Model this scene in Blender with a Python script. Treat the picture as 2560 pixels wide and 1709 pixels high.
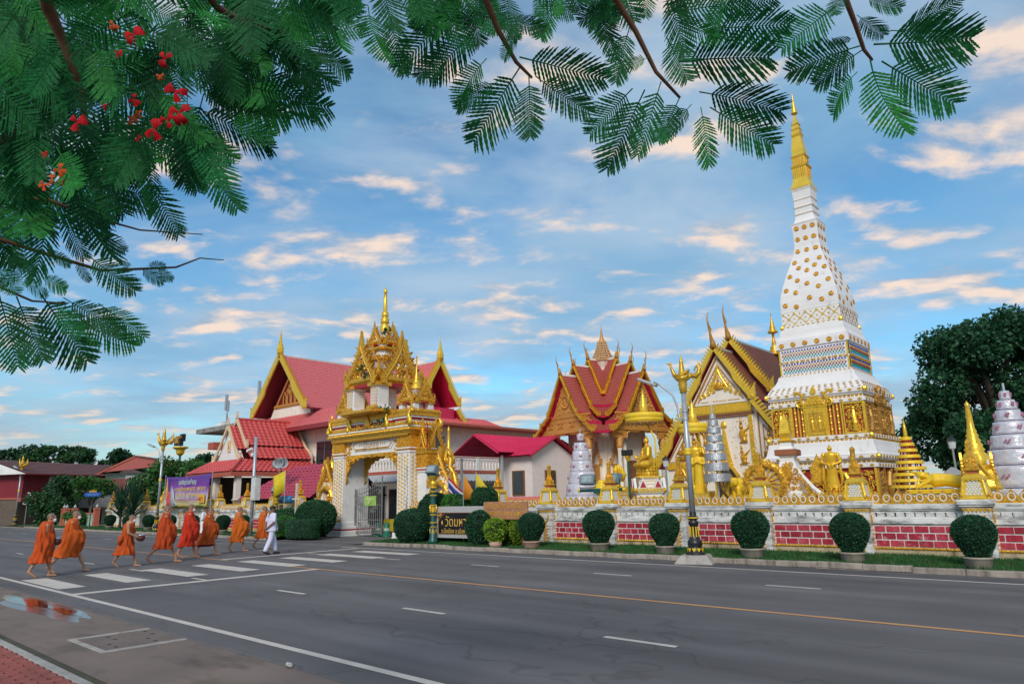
import bpy, bmesh, math, random
from mathutils import Vector, Matrix, Euler, noise
R = math.radians; PI = math.pi
for o in list(bpy.data.objects): bpy.data.objects.remove(o)
scene = bpy.context.scene
COL = scene.collection
rnd = random.Random(7)

# ------------------------------------------------------------------ camera
cam_d = bpy.data.cameras.new('camera'); cam = bpy.data.objects.new('camera', cam_d); COL.objects.link(cam)
PITCH, ROLL, YAW = R(12.64), R(-1.284), R(42.25)
fw = Vector((-math.sin(YAW)*math.cos(PITCH), math.cos(YAW)*math.cos(PITCH), math.sin(PITCH)))
rt0 = Vector((math.cos(YAW), math.sin(YAW), 0)); up0 = rt0.cross(fw)
rt = math.cos(ROLL)*rt0 + math.sin(ROLL)*up0; up = -math.sin(ROLL)*rt0 + math.cos(ROLL)*up0
mw = Matrix.Identity(4)
for i in range(3):
    mw[i][0] = rt[i]; mw[i][1] = up[i]; mw[i][2] = -fw[i]
mw[2][3] = 1.8
cam.matrix_world = mw
cam_d.sensor_width = 36; cam_d.lens = 1720/2560*36
cam_d.clip_start = 0.05; cam_d.clip_end = 3000
scene.camera = cam
scene.render.resolution_x = 1024; scene.render.resolution_y = 683
scene.view_settings.view_transform = 'Standard'
try: scene.view_settings.look = 'None'
except Exception: pass
scene.view_settings.exposure = 0.45; scene.view_settings.gamma = 1.0
scene.view_settings.use_curve_mapping = False

# ------------------------------------------------------------------ sky and sun
SUN_EL, SUN_AZ = R(34), R(149)      # azimuth clockwise from +Y: low behind the camera
w = bpy.data.worlds.new('World'); scene.world = w; w.use_nodes = True
nt = w.node_tree; N = nt.nodes; L = nt.links
N.clear()
def nd(t, **k):
    n = N.new(t)
    for a, b in k.items(): setattr(n, a, b)
    return n
def setin(n, **k):
    for a, b in k.items(): n.inputs[a.replace('_', ' ')].default_value = b
out = nd('ShaderNodeOutputWorld'); bg = nd('ShaderNodeBackground'); bg.inputs['Strength'].default_value = 0.12
L.new(bg.outputs[0], out.inputs[0])
sky = nd('ShaderNodeTexSky'); sky.sky_type = 'NISHITA'; sky.sun_disc = False
sky.sun_elevation = SUN_EL; sky.sun_rotation = SUN_AZ; sky.air_density = 1.0; sky.dust_density = 0.6; sky.ozone_density = 2.0
tc = nd('ShaderNodeTexCoord'); sep = nd('ShaderNodeSeparateXYZ'); L.new(tc.outputs['Generated'], sep.inputs[0])
def math_(op, a, b=None, c=None, clamp=False):
    n = nd('ShaderNodeMath', operation=op); n.use_clamp = clamp
    for i, q in enumerate((a, b, c)):
        if q is None: continue
        if isinstance(q, (int, float)): n.inputs[i].default_value = q
        else: L.new(q, n.inputs[i])
    return n.outputs[0]
zz = math_('MAXIMUM', sep.outputs['Z'], 0.0)
den = math_('ADD', zz, 0.16)
ux = math_('DIVIDE', sep.outputs['X'], den); uy = math_('DIVIDE', sep.outputs['Y'], den)
comb = nd('ShaderNodeCombineXYZ'); L.new(ux, comb.inputs[0]); L.new(uy, comb.inputs[1])
mp = nd('ShaderNodeMapping'); mp.inputs['Rotation'].default_value = (0, 0, R(-42)); L.new(comb.outputs[0], mp.inputs[0])
mp2 = nd('ShaderNodeMapping'); mp2.inputs['Scale'].default_value = (0.85, 1.15, 1); mp2.inputs['Location'].default_value = (3.1, 1.7, 0); L.new(mp.outputs[0], mp2.inputs[0])
def noise_(vec, scale, detail, rough, dist=0.0):
    n = nd('ShaderNodeTexNoise'); L.new(vec, n.inputs['Vector'])
    setin(n, Scale=scale, Detail=detail, Roughness=rough, Distortion=dist); return n.outputs['Fac']
def off(vec, d):
    m = nd('ShaderNodeVectorMath', operation='ADD'); L.new(vec, m.inputs[0]); m.inputs[1].default_value = d; return m.outputs[0]
def ramp(v, a, b):
    n = nd('ShaderNodeMapRange'); n.interpolation_type = 'SMOOTHSTEP'; L.new(v, n.inputs[0]); n.inputs[1].default_value = a; n.inputs[2].default_value = b; return n.outputs[0]
def mix(f, a, b, blend='MIX'):
    n = nd('ShaderNodeMix'); n.data_type = 'RGBA'; n.blend_type = blend
    if isinstance(f, (int, float)): n.inputs[0].default_value = f
    else: L.new(f, n.inputs[0])
    for i, q in ((6, a), (7, b)):
        if isinstance(q, tuple): n.inputs[i].default_value = (*q, 1)
        else: L.new(q, n.inputs[i])
    return n.outputs[2]
base = mix(1.0, sky.outputs[0], (0.50, 0.86, 0.95), 'MULTIPLY')
veil = ramp(noise_(mp2.outputs[0], 1.05, 6, 0.58, 0.3), 0.30, 0.60)
pv = off(mp2.outputs[0], (7.3, 2.2, 0))
pn = noise_(pv, 3.6, 7, 0.55, 0.2)
pn2 = noise_(off(pv, (0.02, 0.07, 0)), 3.6, 7, 0.55, 0.2)
puff = ramp(pn, 0.485, 0.655)
lit = math_('ADD', math_('MULTIPLY', math_('SUBTRACT', pn, pn2), 6.5), 0.42, clamp=True)
veilc = mix(ramp(noise_(off(mp2.outputs[0], (1.3, 9.1, 0)), 1.7, 4, 0.5), 0.35, 0.68), (1.55, 2.85, 4.15), (2.75, 3.6, 4.5))
puffc = mix(lit, (2.35, 2.95, 3.7), (6.0, 4.75, 3.9))
c1 = mix(math_('MULTIPLY', veil, 0.88), base, veilc)
c2 = mix(math_('MULTIPLY', puff, 0.92), c1, puffc)
hz = ramp(sep.outputs['Z'], 0.20, 0.0)
c3 = mix(math_('MULTIPLY', hz, 0.55), c2, (3.3, 3.3, 3.0))
L.new(c3, bg.inputs['Color'])

sun_d = bpy.data.lights.new('sun', 'SUN'); sun = bpy.data.objects.new('sun', sun_d); COL.objects.link(sun)
sun_d.energy = 1.75; sun_d.angle = R(20); sun_d.color = (1.0, 0.90, 0.78)
sd = Vector((math.sin(SUN_AZ)*math.cos(SUN_EL), math.cos(SUN_AZ)*math.cos(SUN_EL), math.sin(SUN_EL)))
sun.rotation_euler = (-sd).to_track_quat('-Z', 'Y').to_euler()

# ------------------------------------------------------------------ materials
MATS = {}
def mat(name, col, rough=0.7, metal=0.0, var=0.15, scale=6.0, bump=0.0, bscale=40.0, col2=None, stain=None, stain_amt=0.0, stain_scale=(1.5, 1.5, 0.4), spec=0.5, trans=0.0, emit=0.0, coat=0.0, backmix=None, island=0.0):
    if name in MATS: return MATS[name]
    m = bpy.data.materials.new(name); m.use_nodes = True
    t = m.node_tree; n = t.nodes; l = t.links; b = n['Principled BSDF']
    b.inputs['Roughness'].default_value = rough; b.inputs['Metallic'].default_value = metal
    b.inputs['Specular IOR Level'].default_value = spec
    if coat: b.inputs['Coat Weight'].default_value = coat
    geo = n.new('ShaderNodeNewGeometry')
    def mx(f, a, c):
        q = n.new('ShaderNodeMix'); q.data_type = 'RGBA'
        if isinstance(f, (int, float)): q.inputs[0].default_value = f
        else: l.new(f, q.inputs[0])
        for i, z in ((6, a), (7, c)):
            if isinstance(z, tuple): q.inputs[i].default_value = (*z, 1)
            else: l.new(z, q.inputs[i])
        return q.outputs[2]
    def tex(scale_, detail, vec=None):
        q = n.new('ShaderNodeTexNoise'); q.inputs['Scale'].default_value = scale_; q.inputs['Detail'].default_value = detail
        l.new(vec or geo.outputs['Position'], q.inputs['Vector']); return q
    def rng(v, a, c):
        q = n.new('ShaderNodeMapRange'); l.new(v, q.inputs[0]); q.inputs[1].default_value = a; q.inputs[2].default_value = c; return q.outputs[0]
    cA = tuple(max(0, x*(1-var)) for x in col); cB = col2 or tuple(min(1, x*(1+var)) for x in col)
    nz = tex(scale, 5)
    colr = mx(rng(nz.outputs['Fac'], 0.3, 0.7), cA, cB)
    if island:
        q = n.new('ShaderNodeHueSaturation'); l.new(colr, q.inputs['Color'])
        mr = n.new('ShaderNodeMapRange'); l.new(geo.outputs['Random Per Island'], mr.inputs[0]); mr.inputs[3].default_value = 1-island; mr.inputs[4].default_value = 1+island
        l.new(mr.outputs[0], q.inputs['Value']); colr = q.outputs[0]
    if stain:
        mp_ = n.new('ShaderNodeMapping'); mp_.inputs['Scale'].default_value = stain_scale; l.new(geo.outputs['Position'], mp_.inputs[0])
        s = tex(2.2, 8, mp_.outputs[0]); s.inputs['Roughness'].default_value = 0.68
        f = rng(s.outputs['Fac'], 0.60-stain_amt*0.33, 0.69)
        colr = mx(f, colr, stain)
    l.new(colr, b.inputs['Base Color'])
    rr = n.new('ShaderNodeMapRange'); l.new(nz.outputs['Fac'], rr.inputs[0]); rr.inputs[3].default_value = max(0.02, rough-0.09); rr.inputs[4].default_value = min(1, rough+0.09)
    l.new(rr.outputs[0], b.inputs['Roughness'])
    if bump:
        q = tex(bscale, 6); bp = n.new('ShaderNodeBump'); bp.inputs['Strength'].default_value = bump; bp.inputs['Distance'].default_value = 0.02
        l.new(q.outputs['Fac'], bp.inputs['Height']); l.new(bp.outputs[0], b.inputs['Normal'])
    if trans:
        tr = n.new('ShaderNodeBsdfTranslucent'); l.new(colr, tr.inputs['Color']); ms = n.new('ShaderNodeMixShader'); ms.inputs[0].default_value = trans
        l.new(b.outputs[0], ms.inputs[1]); l.new(tr.outputs[0], ms.inputs[2]); l.new(ms.outputs[0], n['Material Output'].inputs['Surface'])
    if emit:
        b.inputs['Emission Color'].default_value = (*col, 1); b.inputs['Emission Strength'].default_value = emit
    MATS[name] = m; return m

GOLD = mat('gold_paint', (0.74, 0.40, 0.04), rough=0.36, metal=0.55, var=0.28, scale=11, bump=0.7, bscale=15, stain=(0.30, 0.13, 0.03), stain_amt=0.05)
GOLDB = mat('bright_gold', (0.83, 0.53, 0.05), rough=0.34, metal=0.5, var=0.12, scale=9, bump=0.3, bscale=14, stain=(0.42,0.20,0.03), stain_amt=0.06)
GOLDO = mat('old_gold', (0.50, 0.26, 0.05), rough=0.5, metal=0.3, var=0.25, scale=9, bump=0.2, bscale=40)
YELLOW = mat('yellow_paint', (0.80, 0.54, 0.02), rough=0.5, var=0.08)
WHITE = mat('white_plaster', (0.78, 0.77, 0.76), rough=0.65, var=0.06, scale=1.5, stain=(0.52, 0.50, 0.48), stain_amt=0.08)
WHITEOLD = mat('weathered_white', (0.70, 0.70, 0.69), rough=0.8, var=0.10, scale=4, bump=0.15, bscale=25, stain=(0.09, 0.085, 0.08), stain_amt=0.46, stain_scale=(0.9, 0.9, 3.2))
CREAM = mat('cream_wall', (0.82, 0.75, 0.66), rough=0.75, var=0.06, scale=1.2, stain=(0.50, 0.43, 0.36), stain_amt=0.06)
REDP = mat('red_paint', (0.42, 0.012, 0.03), rough=0.5, var=0.15)
CRIMSON = mat('crimson_paint', (0.55, 0.015, 0.075), rough=0.5, var=0.14)
DARK = mat('dark_interior', (0.02, 0.018, 0.016), rough=0.8, var=0.3)
BLACKM = mat('black_metal', (0.015, 0.015, 0.017), rough=0.4, var=0.2)
STEEL = mat('galvanised_steel', (0.42, 0.46, 0.50), rough=0.42, metal=0.5, var=0.10, scale=12)
GREYP = mat('grey_paint', (0.40, 0.42, 0.43), rough=0.5, var=0.08)
CONC = mat('concrete', (0.36, 0.33, 0.30), rough=0.9, var=0.18, scale=5, bump=0.3, bscale=50, stain=(0.12, 0.10, 0.08), stain_amt=0.15)
TERRA = mat('terracotta_trim', (0.42, 0.10, 0.06), rough=0.6, var=0.15)
WOOD = mat('brown_wood', (0.20, 0.09, 0.035), rough=0.6, var=0.25, scale=8)
GLASS = mat('dark_glass', (0.025, 0.03, 0.035), rough=0.08, var=0.2, spec=0.8)

# ------------------------------------------------------------------ mesh builder
class MB:
    def __init__(s): s.v = []; s.f = []; s.mi = []; s.m = 0
    def add(s, vs, fs, M=None):
        k = len(s.v)
        s.v += [tuple(M @ Vector(q)) if M else tuple(q) for q in vs]
        s.f += [tuple(i+k for i in f) for f in fs]; s.mi += [s.m]*len(fs)
        return s
    def box(s, x0, x1, y0, y1, z0, z1, M=None):
        return s.add([(x0,y0,z0),(x1,y0,z0),(x1,y1,z0),(x0,y1,z0),(x0,y0,z1),(x1,y0,z1),(x1,y1,z1),(x0,y1,z1)],
                     [(0,3,2,1),(4,5,6,7),(0,1,5,4),(1,2,6,5),(2,3,7,6),(3,0,4,7)], M)
    def cbox(s, c, d, M=None):
        return s.box(c[0]-d[0]/2, c[0]+d[0]/2, c[1]-d[1]/2, c[1]+d[1]/2, c[2]-d[2]/2, c[2]+d[2]/2, M)
    def loft(s, rings, cap0=True, cap1=True, closed=True, M=None):
        n = len(rings[0]); vs = [p for r in rings for p in r]; fs = []
        for i in range(len(rings)-1):
            for j in range(n if closed else n-1):
                a = i*n+j; b = i*n+(j+1) % n
                fs.append((a, b, b+n, a+n))
        if closed and cap0: fs.append(tuple(reversed(range(n))))
        if closed and cap1: fs.append(tuple(range((len(rings)-1)*n, len(rings)*n)))
        return s.add(vs, fs, M)
    def lathe(s, prof, n=16, c=(0,0,0), rot=0.0, M=None, sx=1.0, sy=1.0):
        rings = [[(c[0]+r*sx*math.cos(2*PI*j/n+rot), c[1]+r*sy*math.sin(2*PI*j/n+rot), c[2]+z) for j in range(n)] for r, z in prof]
        return s.loft(rings, M=M)
    def sq(s, prof, c=(0,0,0), red=0.0, M=None, asp=1.0):
        """square section: (half width, z) levels; red = redented corner depth"""
        rings = []
        for h, z in prof:
            hx, hy = h, h*asp
            if red:
                e = red*h; q = [(-hx+2*e,-hy),(hx-2*e,-hy),(hx-2*e,-hy+e),(hx-e,-hy+e),(hx-e,-hy+2*e),(hx,-hy+2*e),(hx,hy-2*e),(hx-e,hy-2*e),(hx-e,hy-e),(hx-2*e,hy-e),(hx-2*e,hy),(-hx+2*e,hy),(-hx+2*e,hy-e),(-hx+e,hy-e),(-hx+e,hy-2*e),(-hx,hy-2*e),(-hx,-hy+2*e),(-hx+e,-hy+2*e),(-hx+e,-hy+e),(-hx+2*e,-hy+e)]
            else: q = [(-hx,-hy),(hx,-hy),(hx,hy),(-hx,hy)]
            rings.append([(c[0]+x, c[1]+y, c[2]+z) for x, y in q])
        return s.loft(rings, M=M)
    def tube(s, pts, rad, n=8, M=None, flat=1.0):
        pts = [Vector(p) for p in pts]; rads = rad if isinstance(rad, (list, tuple)) else [rad]*len(pts)
        rings = []; ref = None
        for i, p in enumerate(pts):
            t = (pts[min(i+1, len(pts)-1)]-pts[max(i-1, 0)]).normalized()
            if ref is None: ref = Vector((0,0,1)) if abs(t.z) < 0.9 else Vector((1,0,0))
            u = t.cross(ref).normalized(); v2 = u.cross(t).normalized(); ref = v2
            rings.append([tuple(p+(u*math.cos(2*PI*j/n)*flat+v2*math.sin(2*PI*j/n))*max(rads[i], 1e-4)) for j in range(n)])
        return s.loft(rings, M=M)
    def prism(s, poly, y0, y1, M=None, inset=0.0):
        """polygon in x-z, extruded along y from y0 (front) to y1; inset bevels the front edge"""
        n = len(poly)
        if sum(poly[i][0]*poly[(i+1)%n][1]-poly[(i+1)%n][0]*poly[i][1] for i in range(n)) < 0: poly = poly[::-1]
        if inset:
            cx = sum(p[0] for p in poly)/n; cz = sum(p[1] for p in poly)/n
            pf = [(cx+(x-cx)*(1-inset), cz+(z-cz)*(1-inset)) for x, z in poly]; ym = y0+(y1-y0)*0.4
            vs = [(x,y0,z) for x,z in pf]+[(x,ym,z) for x,z in poly]+[(x,y1,z) for x,z in poly]; k = 2
        else:
            vs = [(x,y0,z) for x,z in poly]+[(x,y1,z) for x,z in poly]; k = 1
        fs = [tuple(range(n)), tuple(reversed(range(k*n,(k+1)*n)))]
        for j in range(k):
            for i in range(n): fs.append((j*n+(i+1)%n, j*n+i, (j+1)*n+i, (j+1)*n+(i+1)%n))
        return s.add(vs, fs, M)
    def ell(s, c, r, nu=14, nv=9, M=None):
        if isinstance(r, (int, float)): r = (r, r, r)
        prof = [(math.sin(PI*i/nv), -math.cos(PI*i/nv)) for i in range(nv+1)]
        rings = [[(c[0]+max(a,1e-3)*r[0]*math.cos(2*PI*j/nu), c[1]+max(a,1e-3)*r[1]*math.sin(2*PI*j/nu), c[2]+b*r[2]) for j in range(nu)] for a, b in prof]
        return s.loft(rings, M=M)
    def cap(s, a, b, ra, rb, n=10):
        a = Vector(a); b = Vector(b)
        d = (b-a); l = d.length; d.normalize()
        pts = [a-d*ra*0.95, a-d*ra*0.6, a, a.lerp(b, .5), b, b+d*rb*0.6, b+d*rb*0.95]
        return s.tube(pts, [ra*0.3, ra*0.8, ra, (ra+rb)/2, rb, rb*0.8, rb*0.3], n)
    def build(s, name, material, parent=None, smooth=False, M=None, remesh=0.0, bevel=0.0, sub=0):
        me = bpy.data.meshes.new(name); me.from_pydata(s.v, [], s.f)
        mats = material if isinstance(material, (list, tuple)) else [material]
        for q in mats: me.materials.append(q)
        if len(mats) > 1: me.polygons.foreach_set('material_index', s.mi)
        bm = bmesh.new(); bm.from_mesh(me)
        bmesh.ops.recalc_face_normals(bm, faces=bm.faces); bm.to_mesh(me); bm.free()
        if smooth: me.polygons.foreach_set('use_smooth', [True]*len(me.polygons))
        me.update()
        o = bpy.data.objects.new(name, me); COL.objects.link(o)
        if parent: o.parent = parent
        if M: o.matrix_local = M
        if remesh:
            q = o.modifiers.new('r', 'REMESH'); q.mode = 'VOXEL'; q.voxel_size = remesh; q.use_smooth_shade = True
            q2 = o.modifiers.new('s', 'SMOOTH'); q2.factor = 0.5; q2.iterations = 3
        if bevel:
            q = o.modifiers.new('b', 'BEVEL'); q.width = bevel; q.segments = 2; q.limit_method = 'ANGLE'
        if sub:
            q = o.modifiers.new('u', 'SUBSURF'); q.levels = sub; q.render_levels = sub
        return o
def T(x=0, y=0, z=0, rz=0, s=1.0, rx=0, ry=0):
    return Matrix.Translation((x,y,z)) @ Euler((rx,ry,rz)).to_matrix().to_4x4() @ Matrix.Scale(s, 4)
def tag(o, label, cat, group=None, kind=None):
    if label: o['label'] = label
    if cat: o['category'] = cat
    if group: o['group'] = group
    if kind: o['kind'] = kind
    return o
def thing(name, label, cat, loc=(0,0,0), rz=0.0, group=None):
    o = bpy.data.objects.new(name, None); COL.objects.link(o); o.location = loc; o.rotation_euler = (0,0,rz); o.empty_display_size = 0.2
    return tag(o, label, cat, group)
def inst(o, name=None, parent=None, M=None):
    c = o.copy(); COL.objects.link(c); c.parent = parent
    if name: c.name = name
    if M: c.matrix_local = M
    return c
def dup(root, loc, rz=0.0, label=None, scale=None):
    r = root.copy(); COL.objects.link(r); r.location = loc; r.rotation_euler = (0,0,rz)
    if scale: r.scale = (scale,)*3 if isinstance(scale,(int,float)) else scale
    if label: r['label'] = label
    for ch in root.children:
        c = ch.copy(); COL.objects.link(c); c.parent = r
        for g in ch.children:
            d = g.copy(); COL.objects.link(d); d.parent = c
    return r
def struct(o): o['kind'] = 'structure'; return o
def text(name, body, size, material, parent, M, depth=0.004, width=None):
    cu = bpy.data.curves.new(name, 'FONT'); cu.body = body; cu.size = size; cu.align_x = 'CENTER'; cu.align_y = 'CENTER'; cu.extrude = depth
    t = bpy.data.objects.new(name+'_tmp', cu); COL.objects.link(t)
    dg = bpy.context.evaluated_depsgraph_get()
    me = bpy.data.meshes.new_from_object(t.evaluated_get(dg)); bpy.data.objects.remove(t)
    me.materials.clear(); me.materials.append(material); me.name = name
    xs = [v.co.x for v in me.vertices]
    if width and xs:
        k = width/max(1e-6, max(xs)-min(xs)); c = (max(xs)+min(xs))/2
        for v in me.vertices: v.co.x = (v.co.x-c)*k
    o = bpy.data.objects.new(name, me); COL.objects.link(o); o.parent = parent
    o.matrix_local = M @ Matrix.Rotation(R(90), 4, 'X')
    return o
def arc(cx, cz, r, a0, a1, n):
    return [(cx+r*math.cos(R(a0+(a1-a0)*i/n)), cz+r*math.sin(R(a0+(a1-a0)*i/n))) for i in range(n+1)]
# ------------------------------------------------------------------ ground, road, pavement
ASPH = mat('asphalt', (0.125, 0.115, 0.117), rough=0.85, var=0.16, scale=0.55, bump=0.5, bscale=160)
def asphalt_detail():
    m = ASPH; t = m.node_tree; n = t.nodes; l = t.links; b = n['Principled BSDF']
    geo = n.new('ShaderNodeNewGeometry')
    src = b.inputs['Base Color'].links[0].from_socket
    sp = n.new('ShaderNodeTexNoise'); sp.inputs['Scale'].default_value = 220; sp.inputs['Detail'].default_value = 2; l.new(geo.outputs['Position'], sp.inputs['Vector'])
    r = n.new('ShaderNodeMapRange'); l.new(sp.outputs['Fac'], r.inputs[0]); r.inputs[1].default_value = 0.35; r.inputs[2].default_value = 0.7; r.inputs[3].default_value = 0.62; r.inputs[4].default_value = 1.5
    mp_ = n.new('ShaderNodeMapping'); mp_.inputs['Scale'].default_value = (0.06, 0.9, 1); l.new(geo.outputs['Position'], mp_.inputs[0])
    st = n.new('ShaderNodeTexNoise'); st.inputs['Scale'].default_value = 1.3; st.inputs['Detail'].default_value = 5; l.new(mp_.outputs[0], st.inputs['Vector'])
    r2 = n.new('ShaderNodeMapRange'); l.new(st.outputs['Fac'], r2.inputs[0]); r2.inputs[1].default_value = 0.3; r2.inputs[2].default_value = 0.7; r2.inputs[3].default_value = 0.72; r2.inputs[4].default_value = 1.25
    mm = n.new('ShaderNodeMath'); mm.operation = 'MULTIPLY'; l.new(r.outputs[0], mm.inputs[0]); l.new(r2.outputs[0], mm.inputs[1])
    # thin sealed cracks running along the lanes
    mp3 = n.new('ShaderNodeMapping'); mp3.inputs['Scale'].default_value = (0.22, 0.9, 1); l.new(geo.outputs['Position'], mp3.inputs[0])
    vo = n.new('ShaderNodeTexVoronoi'); vo.feature = 'DISTANCE_TO_EDGE'; vo.inputs['Scale'].default_value = 0.55; l.new(mp3.outputs[0], vo.inputs['Vector'])
    wn = n.new('ShaderNodeTexNoise'); wn.inputs['Scale'].default_value = 1.1; l.new(geo.outputs['Position'], wn.inputs['Vector'])
    mixv = n.new('ShaderNodeVectorMath'); mixv.operation = 'MULTIPLY_ADD'; l.new(wn.outputs['Color'], mixv.inputs[0]); mixv.inputs[1].default_value = (1.2,1.2,0); l.new(mp3.outputs[0], mixv.inputs[2]); l.new(mixv.outputs[0], vo.inputs['Vector'])
    r3 = n.new('ShaderNodeMapRange'); l.new(vo.outputs['Distance'], r3.inputs[0]); r3.inputs[1].default_value = 0.0; r3.inputs[2].default_value = 0.012; r3.inputs[3].default_value = 0.72; r3.inputs[4].default_value = 1.0
    m2 = n.new('ShaderNodeMath'); m2.operation = 'MULTIPLY'; l.new(mm.outputs[0], m2.inputs[0]); l.new(r3.outputs[0], m2.inputs[1])
    vm = n.new('ShaderNodeVectorMath'); vm.operation = 'SCALE'; l.new(src, vm.inputs[0]); l.new(m2.outputs[0], vm.inputs['Scale'])
    l.new(vm.outputs[0], b.inputs['Base Color'])
asphalt_detail()
EARTH = mat('packed_earth', (0.20, 0.16, 0.11), rough=0.95, var=0.3, scale=0.4, bump=0.3)
LAWN = mat('lawn_soil', (0.035, 0.085, 0.022), rough=0.95, var=0.35, scale=1.6, stain=(0.14, 0.10, 0.045), stain_amt=0.25, stain_scale=(0.7,1.4,1))
PAVE = mat('apron_concrete', (0.185, 0.135, 0.112), rough=0.85, var=0.16, scale=1.1, bump=0.25, bscale=70, stain=(0.10, 0.075, 0.055), stain_amt=0.26, stain_scale=(0.35, 0.8, 1))
COURT = mat('courtyard_paving', (0.42, 0.40, 0.37), rough=0.9, var=0.12, scale=1.0)
def paint(name, col, wear):
    m = mat(name, col, rough=0.75, var=0.10, scale=3, bump=0.2, bscale=90)
    t = m.node_tree; n = t.nodes; l = t.links; b = n['Principled BSDF']
    geo = n.new('ShaderNodeNewGeometry'); q = n.new('ShaderNodeTexNoise'); q.inputs['Scale'].default_value = 26; q.inputs['Detail'].default_value = 6; q.inputs['Roughness'].default_value = 0.75
    l.new(geo.outputs['Position'], q.inputs['Vector'])
    r = n.new('ShaderNodeMapRange'); l.new(q.outputs['Fac'], r.inputs[0]); r.inputs[1].default_value = wear; r.inputs[2].default_value = wear+0.10
    x = n.new('ShaderNodeMix'); x.data_type = 'RGBA'; l.new(r.outputs[0], x.inputs[0]); src = b.inputs['Base Color'].links[0].from_socket
    l.new(src, x.inputs[6]); x.inputs[7].default_value = (0.09, 0.085, 0.085, 1); l.new(x.outputs[2], b.inputs['Base Color'])
    return m
PWHITE = paint('road_white', (0.56, 0.50, 0.44), 0.64); PYEL = paint('road_yellow', (0.55, 0.27, 0.10), 0.60)
def sheet(name, x0, x1, y0, y1, z, m, nx=1, ny=1, zf=None):
    b = MB(); vs = []; fs = []
    for j in range(ny+1):
        for i in range(nx+1):
            x = x0+(x1-x0)*i/nx; y = y0+(y1-y0)*j/ny; vs.append((x, y, z+(zf(x, y) if zf else 0)))
    for j in range(ny):
        for i in range(nx): a = j*(nx+1)+i; fs.append((a, a+1, a+nx+2, a+nx+1))
    return struct(b.add(vs, fs).build(name, m))
sheet('ground', -900, 900, -500, 1300, -0.03, EARTH)
# asphalt with a ragged near edge
b = MB(); vs = []; fs = []; n = 900
for i in range(n+1):
    x = -300+(450)*i/n
    y = 4.42+0.035*noise.noise((x*1.7, 0, 0))+0.02*noise.noise((x*7, 3, 0))
    vs += [(x, y, -0.012), (x, y+0.03, 0.0), (x, 17.3, 0.0)]
for i in range(n):
    a = i*3; fs += [(a, a+3, a+4, a+1), (a+1, a+4, a+5, a+2)]
road = struct(b.add(vs, fs).build('road', ASPH))
sheet('gate_drive', -31.6, -25.0, 17.3, 27, 0.0, ASPH)
sheet('apron', -300, 150, 2.86, 4.5, -0.014, PAVE)
for nm, y0, y1, m, segs in (('edge_line', 4.86, 4.98, PWHITE, [(-300, 150)]), ('edge_line', 16.2, 16.31, PWHITE, [(-300, -29.5), (-24.1, 150)]),
                        ('centre_line', 10.74, 10.85, PYEL, [(-300, -22.3), (-21.4, 150)])):
    for x0, x1 in segs: sheet(nm, x0, x1, y0, y1, 0.004, m, 60)
for y in (7.82, 13.77):
    for k in range(-18, 9):
        x = -9.73+4.13*k+(0 if y < 9 else -0.35)
        sheet('lane_dash', x, x+1.05, y-0.05, y+0.05, 0.004, PWHITE)
for k in range(8): sheet('crossing_bar', -21.55, -18.42, 5.05+1.415*k, 5.61+1.415*k, 0.0055, PWHITE)
sheet('stop_line', -17.22, -16.92, 4.98, 10.74, 0.0050, PWHITE)
sheet('stop_line', -22.95, -22.68, 10.85, 16.1, 0.0050, PWHITE)
# far verge with kerb: lawns raised on each side of the gate drive
def lawn_z(x, y): return 0.03*noise.noise((x*0.8, y*0.8, 0))+max(0, min(1, (y-17.6)/2))*0.03
def lawn(name, x0, x1, seed, label):
    sheet(name, x0, x1, 17.50, 21.5, 0.115, LAWN, int((x1-x0)*1.5), 10, lawn_z)
lawn('lawn_bed', -24.2, 12, 1, ''); lawn('lawn_bed', -120, -31.9, 2, '')
KERB = mat('kerb_stone', (0.34, 0.29, 0.25), rough=0.9, var=0.22, scale=4, bump=0.3, bscale=30, stain=(0.10, 0.09, 0.06), stain_amt=0.3)
kb = None
kerbs = struct(MB().box(-24.2, 12, 17.34, 17.49, -0.02, 0.06).build('kerb', KERB))
kerbs2 = struct(MB().box(-120, -31.9, 17.34, 17.49, -0.02, 0.06).build('kerb', KERB))
me = MB().box(-0.495, 0.495, -0.09, 0.09, 0, 0.135).build('kerb_block', KERB, kerbs, bevel=0.018)
for par, x0, x1 in ((kerbs, -24.2, 3), (kerbs2, -75, -31.9)):
    k = 0; x = x0+0.5
    while x < x1:
        M = Matrix.Translation((x, 17.41+rnd.uniform(-.015,.015), rnd.uniform(-.02,.012))) @ Euler((0, rnd.uniform(-.012,.012), rnd.uniform(-.012,.012))).to_matrix().to_4x4()
        if par is kerbs and k == 0: me.matrix_local = M
        else: inst(me, 'kerb_block', par, M)
        k += 1; x += 1.0
# grass blades on the lawns (one mass)
GRASS = mat('grass_blades', (0.030, 0.125, 0.028), rough=0.7, var=0.35, scale=2.0, stain=(0.16, 0.12, 0.04), stain_amt=0.10, stain_scale=(0.8,1.5,1), trans=0.25)
def grass(x0, x1, y0, y1, n, h, seed, label):
    g = random.Random(seed); b = MB()
    for _ in range(n):
        x = g.uniform(x0, x1); y = g.uniform(y0, y1); a = g.uniform(0, 2*PI); hh = h*g.uniform(.5, 1.2)
        dx, dy = math.cos(a)*.012, math.sin(a)*.012; lx, ly = g.uniform(-.6,.6)*hh, g.uniform(-.6,.6)*hh; z = 0.11+lawn_z(x, y)
        if noise.noise((x*1.1, y*1.1, 5)) < -0.28 and y < 18.3: continue
        b.v += [(x-dx,y-dy,z),(x+dx,y+dy,z),(x+lx,y+ly,z+hh)]; k = len(b.v); b.f.append((k-3,k-2,k-1)); b.mi.append(0)
    o = b.build('grass', GRASS); tag(o, label, 'grass', kind='stuff')
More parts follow.
